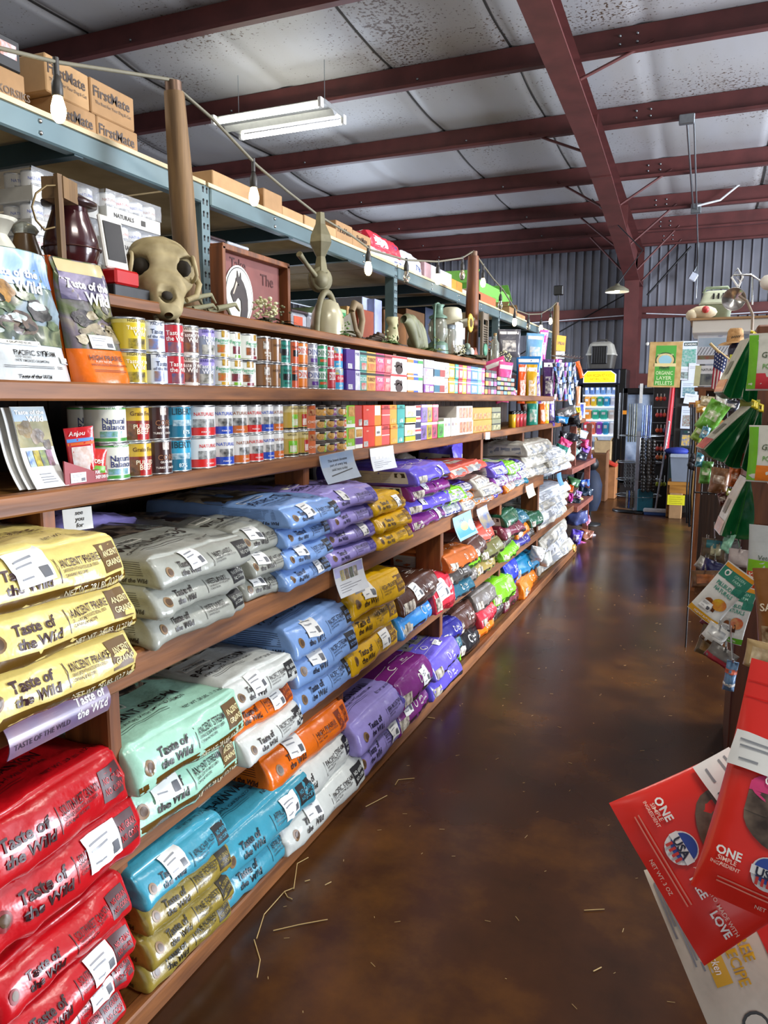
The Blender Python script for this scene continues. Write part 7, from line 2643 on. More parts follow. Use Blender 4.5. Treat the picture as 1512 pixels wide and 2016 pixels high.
prect(mb, paper('#dcd51c'), S, 0, .21, 0, hh * .4, (1, 1), .001)
for i in range(4):
    prect(mb, DKINK, S, .02, .18 - .02 * (i % 2), hh * (.07 + .08 * i), hh * (.08 + .08 * i), (1, 1), .002)
mb.build('yellow_note', o)
mb = MB()
mb.box(((p.x + q.x) / 2 + .36, TY + .2, hh * .45), (.3, .3, hh * .9), CARD2, bev=.005)
tag(mb.build('cardboard_carton'), 'plain tan carton right of the one with yellow note', 'carton')

# feed sack banner and the column of posters
def feed(mb, S, w, h):
    gr = ink('#4a9a3c')
    prect(mb, gr, S, -.3 * w, .32 * w, -.46 * h, .42 * h, (3, 4), .001)
    pdisc(mb, ink('#2f3a2a'), S, 0, .1 * h, .3 * w, .17 * h, .002, 20)
    pdisc(mb, ink('#c9b27a'), S, 0, .1 * h, .27 * w, .15 * h, .003, 20)
    pdisc(mb, ink('#8fb8c4'), S, 0, .1 * h, .2 * w, .11 * h, .004, 20)
    prect(mb, ink('#d8c48c'), S, -.32 * w, .34 * w, -.04 * h, .03 * h, (2, 1), .005)
    ptext(mb, 'GARDEN VALLEY', ink('#e6dcae'), S, 0, .22 * h, .035 * h, 'C', .5 * w, .015, 0, .005)
    ptext(mb, 'FEEDS', ink('#2f3a2a'), S, 0, -.075 * h, .06 * h, 'C', .3 * w, .015, 0, .005)
    for i, s in enumerate(('ORGANIC', 'LAYER', 'PELLETS')):
        ptext(mb, s, ink('#cfe0a8'), S, 0, (-.18 - .11 * i) * h, .08 * h, 'C', .52 * w, .015, 0, .003)


sheetat('feed_sack_banner', 'tan and green feed sack hung flat as a banner', 'banner', 1309, 718, ('Y', 11.15), 56, 88, photo('#c3a26a', '#a8854c', 12), feed, 0, .02, 0, Vector((0, -1, 0)))
a, b_ = hy(1275, 677, 11.17), hy(1346, 673, 11.17)
mb = MB()
mb.tube([a, b_], .014, mat('#c9c4b4', .5), 8)
mb.ball(a, .025, WHITE, 8)
tag(mb.build('banner_rod'), 'pale rod carrying the feed sack banner', 'rod')
post = [(1357, 700, 32, 56, '#cfd8e4', 'pale poster with a green panel, topmost of the column', '#4f9a86', 'BOARDING'), (1352, 735, 28, 26, '#d4d8de', 'white notice with a small photograph, left of column', '#5a5a56', None), (1366, 733, 18, 36, '#cfd4dc', 'narrow white notice below the green panel poster', None, None), (1357, 766, 28, 34, '#c9d4e6', 'poster with a blue green landscape photograph', '#4a7a8c', None),
        (1362, 786, 26, 20, '#d6dae0', 'tilted white leaflet below the landscape poster', None, None), (1357, 822, 28, 44, '#cbd4e4', 'pale blue poster with little pictures', '#8a5a4a', None), (1356, 864, 30, 34, '#1c2a34', 'dark poster with a yellow photograph', '#d8b02a', 'EXPO')]
for i, (cx, cy, w, h, c, lab, pc_, tx) in enumerate(post):
    def pp(mb, S, w, h, pc_=pc_, tx=tx, i=i):
        if pc_:
            prect(mb, photo(pc_, '#9fb4b0' if i != 6 else '#6a7a9c', 40), S, -.4 * w, .36 * w, -.4 * h, (.22 if i in (0, 6) else .1) * h, (1, 1), .001)
        if tx:
            prect(mb, ink('#1f3f3a'), S, -.3 * w, .4 * w, .33 * h, .45 * h, (1, 1), .001)
            ptext(mb, tx, WHT, S, .05 * w, .39 * h, .07 * h, 'C', .6 * w, .012, 0, .002)
        lines(mb, S, w, h, [(.3, .8), (.22, .6)] if not tx else [])
    sheetat('poster', lab, 'poster', cx, cy, ('Y', 11.17 - .004 * i), w, h, c, pp, .0, (.0, .05, 0, .0, .15, .02, .02)[i], 0, Vector((0, -1, 0)))
mb = MB()
p = hy(1358, 770, 11.2)
mb.box((p.x, 11.2, 1.0), (.34, .03, 2.0), mat('#2a2622', .6))
tag(mb.build('notice_board'), 'dark notice board behind the column of posters', 'board')
mb = MB()
p = hy(1334, 800, 11.3)
mb.box((p.x, 11.4, .7), (.17, .1, 1.4), mat('#1f2a30', .5), bev=.01)
for i in range(3):
    mb.box((p.x, 11.34, .55 + .3 * i), (.13, .02, .22), mat(('#2f4a48', '#3a2a26', '#26302c')[i], .4), bev=.004)
tag(mb.build('picture_rack'), 'dark rack of small pictures right of the red bar', 'rack')
# ================================================================== right side of the aisle
CABW = wood('#7a4420', '#54290f', 2, .45)
CY_ = 3.2
a, b_ = hy(1474, 900, CY_), hy(1452, 1150, CY_)
zc = hy(1480, 640, CY_).z
t = thing('display_cabinet', 'tall brown wooden display cabinet at the right edge', 'cabinet', (a.x + .35, CY_ + .3, 0))
mb = MB()
mb.box((a.x + .4, CY_ + .3, zc / 2), (.8, .6, zc), CABW, bev=.006)
mb.build('body', t)
mb = MB()
zs = hy(1480, 868, CY_).z
mb.box((a.x + .4, CY_ - .02, zs), (.82, .08, .03), CABW, bev=.005)
mb.build('ledge', t)
mb = MB()
zl = hy(1460, 1030, CY_).z
mb.box((b_.x + .4, CY_ + .26, zl / 2), (.8, .62, zl), wood('#5a2c14', '#3c1a0a', 2, .45), bev=.006)
mb.build('base_cabinet', t)
mb = MB()
for (x, y) in ((1484, 660), (1486, 795), (1478, 940), (1470, 1110), (1490, 640)):
    p = hy(x, y, CY_)
    mb.tube([(p.x + .05, CY_, p.z), (p.x + .05, CY_ - .26, p.z), (p.x + .05, CY_ - .27, p.z + .02)], .004, CHROME, 6)
mb.build('peg_hook', t)


def gus(name, label, top, bl, br, Y, wd=14, dep=.15, strip='#d0cdb8', foot='#d8604a', gcol='#0f5a2c', stripe=None, sw=8, bulge=3):
    """a gusseted pouch hung by its top, seen from its side: pale front panel and dark folded gusset"""
    t0, t1 = hy(top[0] - 3, top[1], Y), hy(top[0] + 4, top[1] + 2, Y)
    L, Rr = hy(*bl, Y), hy(*br, Y)
    k = mpp(L)
    g = film(gcol)
    mb = MB()

    def side(a, b, back=0):
        e = b ** .85
        p, q = t0.lerp(L, e), t1.lerp(Rr, e)
        bl_ = bulge * k * sin(pi * b)
        p = p + Vector((-bl_ * .6, 0, 0))
        q = q + Vector((bl_, 0, 0))
        r = p.lerp(q, a)
        f = 1 - abs(2 * a - 1)
        r = r + Vector((0, (.055 * f * b if not back else -.02 * f * b) + .006 * noise.noise(Vector((a * 4, b * 6, bl[0]))), -.012 * sin(pi * a) * b ** 6))
        if back:
            r += Vector((-sw * k, dep, 0))
        return r
    mb.grid(lambda a, b: side(a, 1 - b), 12, 16, g)
    mb.grid(lambda a, b: side(1 - a, 1 - b, 1), 12, 10, g)
    # front panel on the left, back panel on the right, foot below
    mb.grid(lambda a, b: side(0, 1 - b).lerp(side(0, 1 - b, 1), 1 - a), 6, 16, film(strip))
    mb.grid(lambda a, b: side(1, 1 - b).lerp(side(1, 1 - b, 1), a), 6, 16, film('#2f7a34'))
    mb.grid(lambda a, b: side(a, 1).lerp(side(a, 1, 1), 1 - b), 8, 4, g)
    o = mb.build(name)
    tag(o, label, 'pouch', 'dark green gusseted pouches on the pegs')
    mb = MB()

    def fp(a, b):
        p = side(0, b).lerp(side(0, b, 1), a)
        return p + Vector((-.0015, -.0015, 0))
    mb.grid(lambda a, b: fp(1 - a, .72 + .26 * (1 - b)), 4, 5, film(foot))
    mb.grid(lambda a, b: fp(.75 - .4 * a, .35 + .25 * (1 - b)), 3, 3, ink('#6a6a58'))
    mb.grid(lambda a, b: side(.06 * a, .97 * (1 - b) + .02) + Vector((0, -.002, 0)), 2, 14, film('#c9c6b0'))
    mb.grid(lambda a, b: side(.5 + .03 * a, .97 * (1 - b) + .02) + Vector((0, -.002, 0)), 2, 14, film('#3f8f3a'))
    mb.build('front_panel', o, world=False)
    mb = MB()
    mb.tube([t0 + Vector((0, -.004, 0)), t1 + Vector((0, -.004, 0)), t1 + Vector((0, .01, .02)), t0 + Vector((0, .01, .02))], .005, film('#d8c22a'), 6)
    mb.build('yellow_top_strip', o, world=False)
    return o


GY = 2.95
gus('gusset_pouch', 'dark green pouch with orange foot, left one of the top pair', (1480, 664), (1422, 772), (1458, 783), GY, sw=15, foot='#d86a3a')
gus('gusset_pouch', 'dark green pouch, right one of the top pair, by the white pouch', (1486, 668), (1460, 782), (1490, 788), GY + .03, sw=6, foot='#5a9a3a')
gus('gusset_pouch', 'dark green pouch with red foot, leftmost of the middle cluster', (1482, 800), (1384, 884), (1424, 910), GY, sw=15, foot='#c8443c')
gus('gusset_pouch', 'dark green pouch in the centre of the middle cluster', (1486, 803), (1425, 911), (1459, 922), GY + .05, sw=5, foot='#c8443c')
gus('gusset_pouch', 'dark green pouch, rightmost of the middle cluster', (1497, 808), (1459, 920), (1486, 928), GY + .03, sw=5, foot='#c8443c')
gus('gusset_pouch', 'single dark green pouch hanging lowest, before the brown panel', (1474, 942), (1417, 1054), (1479, 1062), GY - .1, sw=10, foot='#d89a6a', bulge=6)


def wg(fc):
    def f(mb, S, w, h):
        prect(mb, film('#6fb42a'), S, -.49 * w, -.32 * w, -.47 * h, .47 * h, (3, 6), .0012)
        prect(mb, film(fc), S, -.32 * w, .48 * w, -.47 * h, -.2 * h, (5, 3), .0014)
        ptext(mb, 'Greenies', ink('#4a5a3a'), S, .04 * w, .12 * h, .1 * h, 'C', .6 * w, .01, .1, .003)
        ptext(mb, 'POULTRY', ink('#5f9a3a'), S, .04 * w, -.08 * h, .08 * h, 'C', .5 * w, .015, 0, .003)
    return f


CAB = t


def peg(par, S, h, Yw):
    q = S(0, h * .47)[0]
    mb = MB()
    mb.tube([(q.x, Yw, q.z + .004), (q.x, q.y - .012, q.z + .004), (q.x, q.y - .014, q.z + .012)], .0025, CHROME, 5)
    mb.build('peg_hook', par)


_, S, w, h = pouch('treat_pouch', 'white pouch with green side and red foot at the right edge', 'pouch', 1526, 712, ('Y', 2.75), 100, 112, '#d3d1c4', .04, -.1, 0, 0, wg('#c83c44'), '#c8c6ba')
peg(CAB, S, h, CY_)
_, S, w, h = pouch('treat_pouch', 'white pouch with green side and orange foot at the right edge', 'pouch', 1526, 894, ('Y', 2.75), 100, 112, '#d3d1c4', .04, -.1, 0, 0, wg('#df7a22'), '#c8c6ba')
peg(CAB, S, h, CY_)


def grn(mb, S, w, h):
    prect(mb, film('#7ab51e'), S, -.48 * w, .48 * w, -.12 * h, .04 * h, (6, 3), .0012)
    prect(mb, film('#cf4a1e'), S, -.48 * w, .48 * w, -.48 * h, -.12 * h, (6, 4), .0013)
    ptext(mb, 'Veterinary', ink('#4a5a4a'), S, -.1 * w, .08 * h, .06 * h, 'C', .5 * w, .01, .1, .003)
    ptext(mb, 'CHEWS', ink('#efe6d6'), S, -.4 * w, -.28 * h, .07 * h, 'C', .3 * h, .015, 0, .003, pi / 2)
    sticker(mb, S, -.05 * w, -.26 * h, .4 * w, .12 * h, 0, .003)


pouch('treat_pouch', 'grey, green and orange pouch on the brown cabinet front', 'pouch', 1534, 1112, ('Y', 2.3), 120, 150, '#b9bcba', .04, -.1, .02, 0, grn, '#a8aaa8')
pouch('kraft_pouch', 'brown kraft pouch with printed band, cut by the right edge', 'pouch', 1542, 1212, ('Y', 1.9), 100, 190, '#8a5a2e', .04, -.1, -.12, 0, simple_paint('SALMON', '#e8dcc0', [(-.4, .4, -.3, -.1, '#d8c49a', '#5a3a1c')], .1, .08), '#6a4422')
pouch('kraft_pouch', 'pale tan pouch low on the cabinet above the red pouch', 'pouch', 1500, 1290, ('Y', 1.7), 62, 54, '#b49a6c', .03, -.1, .1, 0, simple_paint(None, '#fff', [(-.3, .3, -.3, .3, '#d8c8a0', '#8a6f48')]), '#8a6f48')


def pill(fc, pic):
    def f(mb, S, w, h):
        tl = film('#2f7f68')
        prect(mb, tl, S, -.48 * w, .48 * w, .24 * h, .42 * h, (6, 3), .0012)
        prect(mb, film('#d8922a'), S, -.48 * w, .48 * w, .42 * h, .485 * h, (6, 2), .0014)
        for i in range(9):
            x = -.46 + .115 * i
            hgt = .24 - .12 * ((x) * 2 + .3) ** 2 * .6
            prect(mb, tl, S, x * w - .06 * w, x * w + .06 * w, (.12 if x > 0 else .2) * h, .25 * h, (2, 2), .0012) if x > .2 else None
        pdisc(mb, WHT, S, -.28 * w, .35 * h, .09 * w, .055 * h, .002)
        pdisc(mb, tl, S, -.28 * w, .35 * h, .055 * w, .033 * h, .0028)
        ptext(mb, 'GREEN', ink('#9fd0bc'), S, .12 * w, .37 * h, .045 * h, 'C', .4 * w, .005, 0, .002)
        ptext(mb, 'FARM', ink('#9fd0bc'), S, .12 * w, .3 * h, .045 * h, 'C', .4 * w, .005, 0, .002)
        ptext(mb, 'PILLBUDDY', ink('#2f8f78'), S, 0, .15 * h, .065 * h, 'C', .7 * w, .02, 0, .002)
        ptext(mb, 'NATURALS', ink('#2f8f78'), S, 0, .06 * h, .065 * h, 'C', .62 * w, .02, 0, .002)
        pdisc(mb, photo('#a8602c', '#6a3a18', 60), S, -.14 * w, -.2 * h, .15 * w, .075 * h, .0016)
        pdisc(mb, photo(*pic, 60), S, .16 * w, -.14 * h, .22 * w, .1 * h, .002)
        prect(mb, photo('#6a3a20', '#4a2614', 60), S, .06 * w, .16 * w, -.3 * h, -.16 * h, (2, 3), .0016, .1)
        prect(mb, film(fc), S, -.49 * w, .49 * w, -.485 * h, -.39 * h, (6, 2), .0014)
        ptext(mb, 'PEANUT BUTTER', WHT, S, 0, -.437 * h, .035 * h, 'C', .6 * w, .01, 0, .003)
        sticker(mb, S, -.14 * w, -.26 * h, .36 * w, .14 * h, 0, .0032)
    return f


pouch('pill_treat_pouch', 'tilted white and green pill treat pouch with yellow foot', 'pouch', 1420, 1170, ('Y', 2.2), 64, 124, '#d9d9d2', .02, -.1, .6, 0, pill('#d8a01e', ('#d8b02a', '#c8702c')), '#8a8478')
pouch('pill_treat_pouch', 'white and green pill treat pouch with green foot behind', 'pouch', 1447, 1208, ('Y', 2.28), 54, 118, '#d2d2cc', .02, -.1, .2, 0, pill('#5aa02a', ('#c8502c', '#d89a5a')), '#8a8478')
low = [(1405, 1083, 2.9, 48, 44, '#5a4a38', .05, 'brown pouch with teal label and a deer picture', [(-.3, .5, .1, .45, '#1f5f64', None), (-.1, .3, -.2, .3, '#b8b08a', '#4a4434')]), (1434, 1086, 2.95, 34, 52, '#77706a', .2, 'grey pouch right of the deer picture pouch', [(-.3, .3, -.3, .2, '#9a948c', '#5a544c')]),
       (1388, 1112, 2.8, 34, 24, '#8a867e', .5, 'grey clear pack under the deer picture pouch', [(-.3, .3, -.3, .3, '#b8b4ac', '#5a4a3a')]), (1404, 1117, 2.7, 40, 26, '#1f1f4a', .3, 'dark navy pack at the aisle side', []), (1390, 1140, 2.6, 56, 34, '#6a4a30', -.1, 'clear pack of brown chews by the floor', [(-.3, .3, -.2, .3, '#a8602c', '#5a3018')]),
       (1432, 1068, 2.9, 20, 40, '#8fc4a4', .3, 'pale green translucent tag hanging under the green pouch', []), (1455, 1098, 2.7, 40, 34, '#a89a94', .05, 'pinkish grey card hanging on the cabinet base', []),
       (1408, 1250, 2.15, 44, 40, '#c9c8c2', .5, 'white labelled pouch sticking out under the pill pouches', [(-.35, .35, .0, .35, '#8a8d90', '#c9c8c2'), (-.48, .48, -.48, -.3, '#5a3a1c', None)]), (1396, 1262, 2.25, 40, 60, '#6a5a40', .25, 'clear brown chew pouch under the white labelled one', [(-.3, .3, -.3, .3, '#8a6a3c', '#4a3a20')]),
       (1420, 1290, 2.1, 56, 34, '#5f5a54', .5, 'grey pouch with a dark red foot low at the right', [(-.48, .48, -.48, -.15, '#8c1f2a', None)]), (1398, 1222, 2.3, 30, 28, '#6a1a24', .5, 'dark crimson pouch between pill pouch and white label', []),
       (1438, 1330, 1.9, 22, 60, '#5a7a9a', .1, 'striped blue and orange pack beside the red pouch', [(-.48, .48, .1, .25, '#c85a3a', None), (-.48, .48, -.3, -.2, '#d8d4cc', None)])]
for (cx, cy, Y, w, h, c, rl, lab, bl) in low:
    _, S, w, h = pouch('treat_pouch', lab, 'pouch', cx, cy, ('Y', Y), w, h, c, .03, -.1, rl, 0, simple_paint(None, '#fff', bl), None, None, wr=1.6)
    peg(CAB, S, h, CY_ + .1)

# the large red pouches in the foreground
def heart(txt2):
    def f(mb, S, w, h):
        rd = film('#e8402f')
        pk = film('#cf3f74')
        ik = ink('#f3c9b8')
        S7 = lambda a, b: S(a, max(-.49 * h, b - .065 * h))
        # top seal and zip
        prect(mb, film('#d81f18'), S, -.49 * w, .49 * w, .33 * h, .335 * h, (8, 1), .001)
        prect(mb, film('#d02a20'), S, -.49 * w, .49 * w, .40 * h, .405 * h, (8, 1), .001)
        # window of treats
        pdisc(mb, photo('#7d6a58', '#33241c', 40), S7, .04 * w, -.06 * h, .36 * w, .13 * h, .0015, 26)
        prect(mb, photo('#8a7664', '#3c2c22', 40), S7, -.32 * w, .4 * w, -.06 * h, .05 * h, (6, 4), .0017)
        pdisc(mb, pk, S7, .04 * w, .05 * h, .36 * w, .075 * h, .0019, 26)
        prect(mb, pk, S7, -.32 * w, .4 * w, .025 * h, .06 * h, (6, 2), .0021)
        ptext(mb, 'CHICKEN HEARTS', WHT, S7, .06 * w, .078 * h, .042 * h, 'C', .6 * w, .015, 0, .0045)
        ptext(mb, '100% CHICKEN', ik, S7, .06 * w, .036 * h, .03 * h, 'C', .5 * w, .01, 0, .0045)
        # lower words
        ptext(mb, 'ONE', WHT, S7, -.33 * w, -.245 * h, .034 * h, 'C', None, .03, 0, .003)
        ptext(mb, 'SIMPLE', ik, S7, -.33 * w, -.276 * h, .018 * h, 'C', None, .01, 0, .003)
        ptext(mb, 'INGREDIENT', ik, S7, -.33 * w, -.298 * h, .014 * h, 'C', None, .01, 0, .003)
        pdisc(mb, ink('#e6e4e2'), S7, -.09 * w, -.265 * h, .1 * w, .064 * h, .002, 24)
        pdisc(mb, ink('#2f4a9c'), S7, -.09 * w, -.255 * h, .085 * w, .05 * h, .0028, 24)
        prect(mb, ink('#e6e4e2'), S7, -.19 * w, .01 * w, -.282 * h, -.248 * h, (4, 2), .0036)
        ptext(mb, 'USA', ink('#22243a'), S7, -.09 * w, -.265 * h, .034 * h, 'C', .17 * w, .03, 0, .0048)
        for i in range(4):
            prect(mb, ink('#c8342c'), S7, (-.15 + .034 * i) * w, (-.133 + .034 * i) * w, -.31 * h, -.286 * h, (1, 1), .004)
        ptext(mb, 'PEA, LENTIL', ik, S7, .14 * w, -.235 * h, .016 * h, 'C', None, .01, 0, .003)
        ptext(mb, 'AND POTATO', ik, S7, .14 * w, -.258 * h, .016 * h, 'C', None, .01, 0, .003)
        ptext(mb, 'FREE', WHT, S7, .14 * w, -.288 * h, .03 * h, 'C', None, .03, 0, .003)
        ptext(mb, 'MADE WITH', ik, S7, .36 * w, -.26 * h, .016 * h, 'C', None, .01, 0, .003)
        ptext(mb, 'LOVE', WHT, S7, .36 * w, -.29 * h, .03 * h, 'C', None, .03, 0, .003)
        for y in (-.415, -.432):
            prect(mb, ink('#ee8a78'), S, -.36 * w, .2 * w, y * h, (y + .006) * h, (6, 1), .002)
        ptext(mb, 'NET WT. 3 OZ', ik, S7, .0, -.395 * h, .016 * h, 'C', None, .01, 0, .003)
    return f


RED = mat('#e02a1e', .33, 0, .12, .04, 10, coat=.3)
o, S, w, h = pouch('heart_treat_pouch', 'red window pouch tilted far over, behind the upright one', 'pouch', 1504, 1618, ('Y', .86), 327, 490, RED, .045, .06, .9, .0, heart(1), '#c8281e', face=True, taper=.14, wr=.6)
mb = MB()
sticker(mb, S, -.32 * w, -.03 * h, .3 * w, .17 * h, .05, .007)
mb.build('price_label', o)
o, S, w, h = pouch('heart_treat_pouch', 'upright red window pouch in the right foreground', 'pouch', 1580, 1570, ('Y', .78), 300, 476, RED, .05, .05, .165, .0, heart(0), '#c8281e', face=True, wr=.4)
mb = MB()
sticker(mb, S, -.28 * w, .1 * h, .38 * w, .15 * h, -.04, .006)
mb.build('price_label', o)


def recipe(mb, S, w, h):
    prect(mb, film('#c8302a'), S, -.49 * w, .49 * w, -.12 * h, .47 * h, (6, 6), .001)
    ye = ink('#d8a81e')
    prect(mb, ye, S, -.46 * w, .15 * w, -.39 * h, -.315 * h, (8, 2), .0012)
    ptext(mb, 'Made With Real Chicken', WHT, S, -.155 * w, -.352 * h, .036 * h, 'C', .5 * w, .01, .2, .003)
    ptext(mb, 'GRAIN FREE', ye, S, -.14 * w, -.2 * h, .05 * h, 'C', .5 * w, .02, 0, .002)
    ptext(mb, 'CHICKEN RECIPE', ye, S, -.1 * w, -.265 * h, .05 * h, 'C', .56 * w, .02, 0, .002)
    prect(mb, photo('#b8a868', '#8f7c40', 30), S, -.4 * w, -.3 * w, -.48 * h, -.2 * h, (2, 4), .001) if 0 else None
    for y, q in ((-.415, .8), (-.43, .7), (-.445, .75), (-.462, .4), (-.477, .5)):
        prect(mb, GREYINK, S, -.42 * w, (-.42 + .6 * q) * w, y * h, (y + .009) * h, (5, 1), .0015)
    pdisc(mb, DKINK, S, .36 * w, -.3 * h, .07 * w, .06 * h, .0015)
    pdisc(mb, ink('#cfcabb'), S, .36 * w, -.3 * h, .055 * w, .048 * h, .0022)


pouch('recipe_pouch', 'cream pouch with a yellow ribbon under the red pouches', 'pouch', 1547, 1834, ('Y', .98), 360, 420, '#cdc6b4', .04, .05, 1.02, .0, recipe, '#b8b2a2', face=True)
# peg stand that carries the three foreground pouches
t = thing('peg_stand', 'dark wire peg stand at the right edge, mostly outside the picture', 'display rack', (.62, 1.15, 0))
mb = MB()
mb.tube([(.66, 1.2, 0), (.66, 1.2, 1.7)], .02, BLACK, 8)
mb.build('post', t)
mb = MB()
mb.lathe([(0, 0), (.26, 0), (.26, .015), (0, .03)], BLACK, (.66, 1.2, 0), 20)
mb.build('base', t)

# ------------------------------------------------------------------ counter side behind: leashes, hat, flag, white board
BY = 6.6
a, b_ = hy(1364, 631, BY), hy(1530, 657, BY)
t = thing('white_hutch', 'white topped hutch wall with posters behind the hat', 'hutch', ((a.x + b_.x) / 2 + .3, BY + .3, 0))
zt, zb = a.z, hy(1364, 656, BY).z
cream = mat('#d9d6cc', .5, 0, .02, .04, 3)
mb = MB()
mb.box((a.x + .6, BY + .3, (zt + zb) / 2), (1.2, .6, zt - zb), cream, bev=.005)
mb.build('header', t)
mb = MB()
mb.box((a.x + .6, BY + .3, zt + .008), (1.24, .64, .016), wood('#b08a5c', '#8a663c', 0))
mb.build('top_board', t)
mb = MB()
zk = hy(1380, 890, BY + .05).z
zs = hy(1380, 766, BY - .1).z
mb.box((a.x + .66, BY + .3, (zb + zs) / 2), (1.1, .04, zb - zs), mat('#a9b4c0', .6))
mb.build('back_panel', t)
mb = MB()
mb.box((a.x + .66, BY + .34, zs / 2), (1.1, .04, zs), wood('#3f2818', '#24150b', 2))
mb.build('lower_panel', t)
mb = MB()
zs = hy(1380, 766, BY - .1).z
mb.box((a.x + .42, BY + .1, zs), (.76, .36, .03), wood('#6f3f1e', '#4a260f', 0), bev=.004)
mb.build('shelf', t)
for xx in (a.x + .1, a.x + .8):
    mb = MB()
    mb.box((xx, BY + .05, zs / 2), (.05, .3, zs), WOODZ)
    mb.build('leg', t)


def cal(mb, S, w, h):
    prect(mb, photo('#b8c8d8', '#8fa8bc', 6), S, -.47 * w, .47 * w, .1 * h, .4 * h, (1, 1), .001)
    for i in range(9):
        prect(mb, ink('#4a4a5a'), S, (-.44 + .1 * i) * w, (-.42 + .1 * i) * w, -.2 * h, .1 * h, (1, 1), .0016, -.5)
    prect(mb, photo('#6a6a4a', '#8a4a3a', 30), S, -.47 * w, .47 * w, -.34 * h, -.2 * h, (1, 1), .0016)
    ptext(mb, 'VISIT', ink('#6a7aa8'), S, .2 * w, .45 * h, .05 * h, 'C', .3 * w, .01, 0, .002)


sheetat('poster', 'large landscape poster of planted rows behind the flag', 'poster', 1404, 688, ('Y', BY + .05), 54, 56, '#d4dae2', cal, 0, 0, 0, Vector((0, -1, 0)))
sheetat('poster', 'lower white poster with a dark photograph under the landscape one', 'poster', 1394, 740, ('Y', BY + .04), 40, 40, '#d4d6d8', lambda mb, S, w, h: (prect(mb, photo('#3a3f4a', '#7a7f78', 20), S, -.4 * w, .4 * w, -.45 * h, .1 * h, (1, 1), .001), ptext(mb, 'NATURAL', DKINK, S, 0, .3 * h, .12 * h, 'C', .6 * w, .01, 0, .002)), 0, 0, 0, Vector((0, -1, 0)))
sheetat('paper_slip', 'pale yellow paper slip left of the lower poster', 'paper', 1373, 740, ('Y', BY + .03), 10, 40, '#cfd0a0', None, 0, .05, 0, Vector((0, -1, 0)))
carrier(1408, 630, BY + .1, 66, 58, mat('#b4bca4', .5), mat('#7f8c74', .6), 'pale green pet carrier on the white hutch top', False)
c = hy(1383, 622, BY - .02)
c.z = zt + .016
mb = MB()
mb.ball(c + Vector((0, .1, .05)), .07, mat('#c9bda0', .7, 0, .1), 12, (1.5, .8, .75))
mb.ball(c + Vector((-.08, .08, .03)), .045, mat('#c9bda0', .7, 0, .1), 10)
mb.ball(c + Vector((.02, .03, .065)), .028, mat('#b83a3a', .5), 10)
tag(mb.build('toy_skull'), 'small cream toy skull with a red spot beside the green carrier', 'toy')
# clamp lamp reflector hanging before the hutch
c = hy(1445, 589, 5.2)
k = mpp(c)
t = thing('clamp_lamp', 'round aluminium clamp lamp reflector hung from wire', 'lamp', c)
n_ = (EYE - c).normalized()
rot = n_.to_track_quat('Z', 'Y').to_matrix()
al = mat('#c9c6c0', .22, .9, .05, .06, 8)
mb = MB()
r = 22 * k
mb.lathe([(r * .2, -r * .55), (r * .5, -r * .4), (r * .85, -r * .1), (r, 0), (r * 1.02, .004), (r * .97, 0), (r * .82, -r * .12), (r * .47, -r * .42), (0, -r * .5)], al, c, 26, rot)
mb.build('reflector', t)
mb = MB()
mb.tube([c + Vector((.02, 0, r)), c + Vector((-.02, 0, r + .06)), c + Vector((.01, 0, r + .11)), c + Vector((.04, 0, r + .06)), c + Vector((.02, 0, r))], .006, WHITE, 6)
mb.build('hook', t)
mb = MB()
q = [hy(1455, 582, 5.2), hy(1470, 592, 5.2), hy(1482, 620, 5.2), hy(1480, 660, 5.2), hy(1478, 664, 4.6)]
mb.tube(q, .008, mat('#8a7a6a', .6), 6)
mb.build('power_cord', t)
mb = MB()
q0 = [hy(1446, 562, 5.2), hy(1452, 558, 5.2), hy(1480, 544, 5.2), hy(1520, 520, 5.2)]
mb.tube([hy(1444, 541, 5.2), hy(1478, 541, 5.2), hy(1496, 552, 5.2), hy(1530, 580, 5.2)], .007, CHROME, 6)
mb.tube([hy(1482, 540, 5.2), hy(1481, 600, 5.2)], .005, CHROME, 6)
mb.tube([hy(1450, 545, 5.2), hy(1458, 556, 5.2), hy(1464, 548, 5.2)], .005, CHROME, 6)
tag(mb.build('ceiling_wire'), 'bent chrome wire frame above the clamp lamp', 'wire')
mb = MB()
q = hy(1512, 556, 5.2)
mb.ball(q, .045, mat('#d8d4c8', .4), 12)
mb.ball(q + Vector((.03, 0, -.05)), .03, mat('#b8b4a8', .4), 10)
tag(mb.build('spot_head'), 'pale round spot lamp head at the right edge above', 'lamp')
# small device on the wall conduit
c = hy(1365, 545, YB - .35)
mb = MB()
mb.box(c, (.13, .05, .14), mat('#c9d0dc', .4), Matrix.Rotation(.5, 3, 'Y'), bev=.015)
mb.tube([c + Vector((.0, .08, .1)), c + Vector((.05, .1, .2)), c + Vector((.05, .1, 1.2))], .02, STEEL, 6)
tag(mb.build('wall_sensor'), 'white square sensor hung from conduit on the back wall', 'sensor')
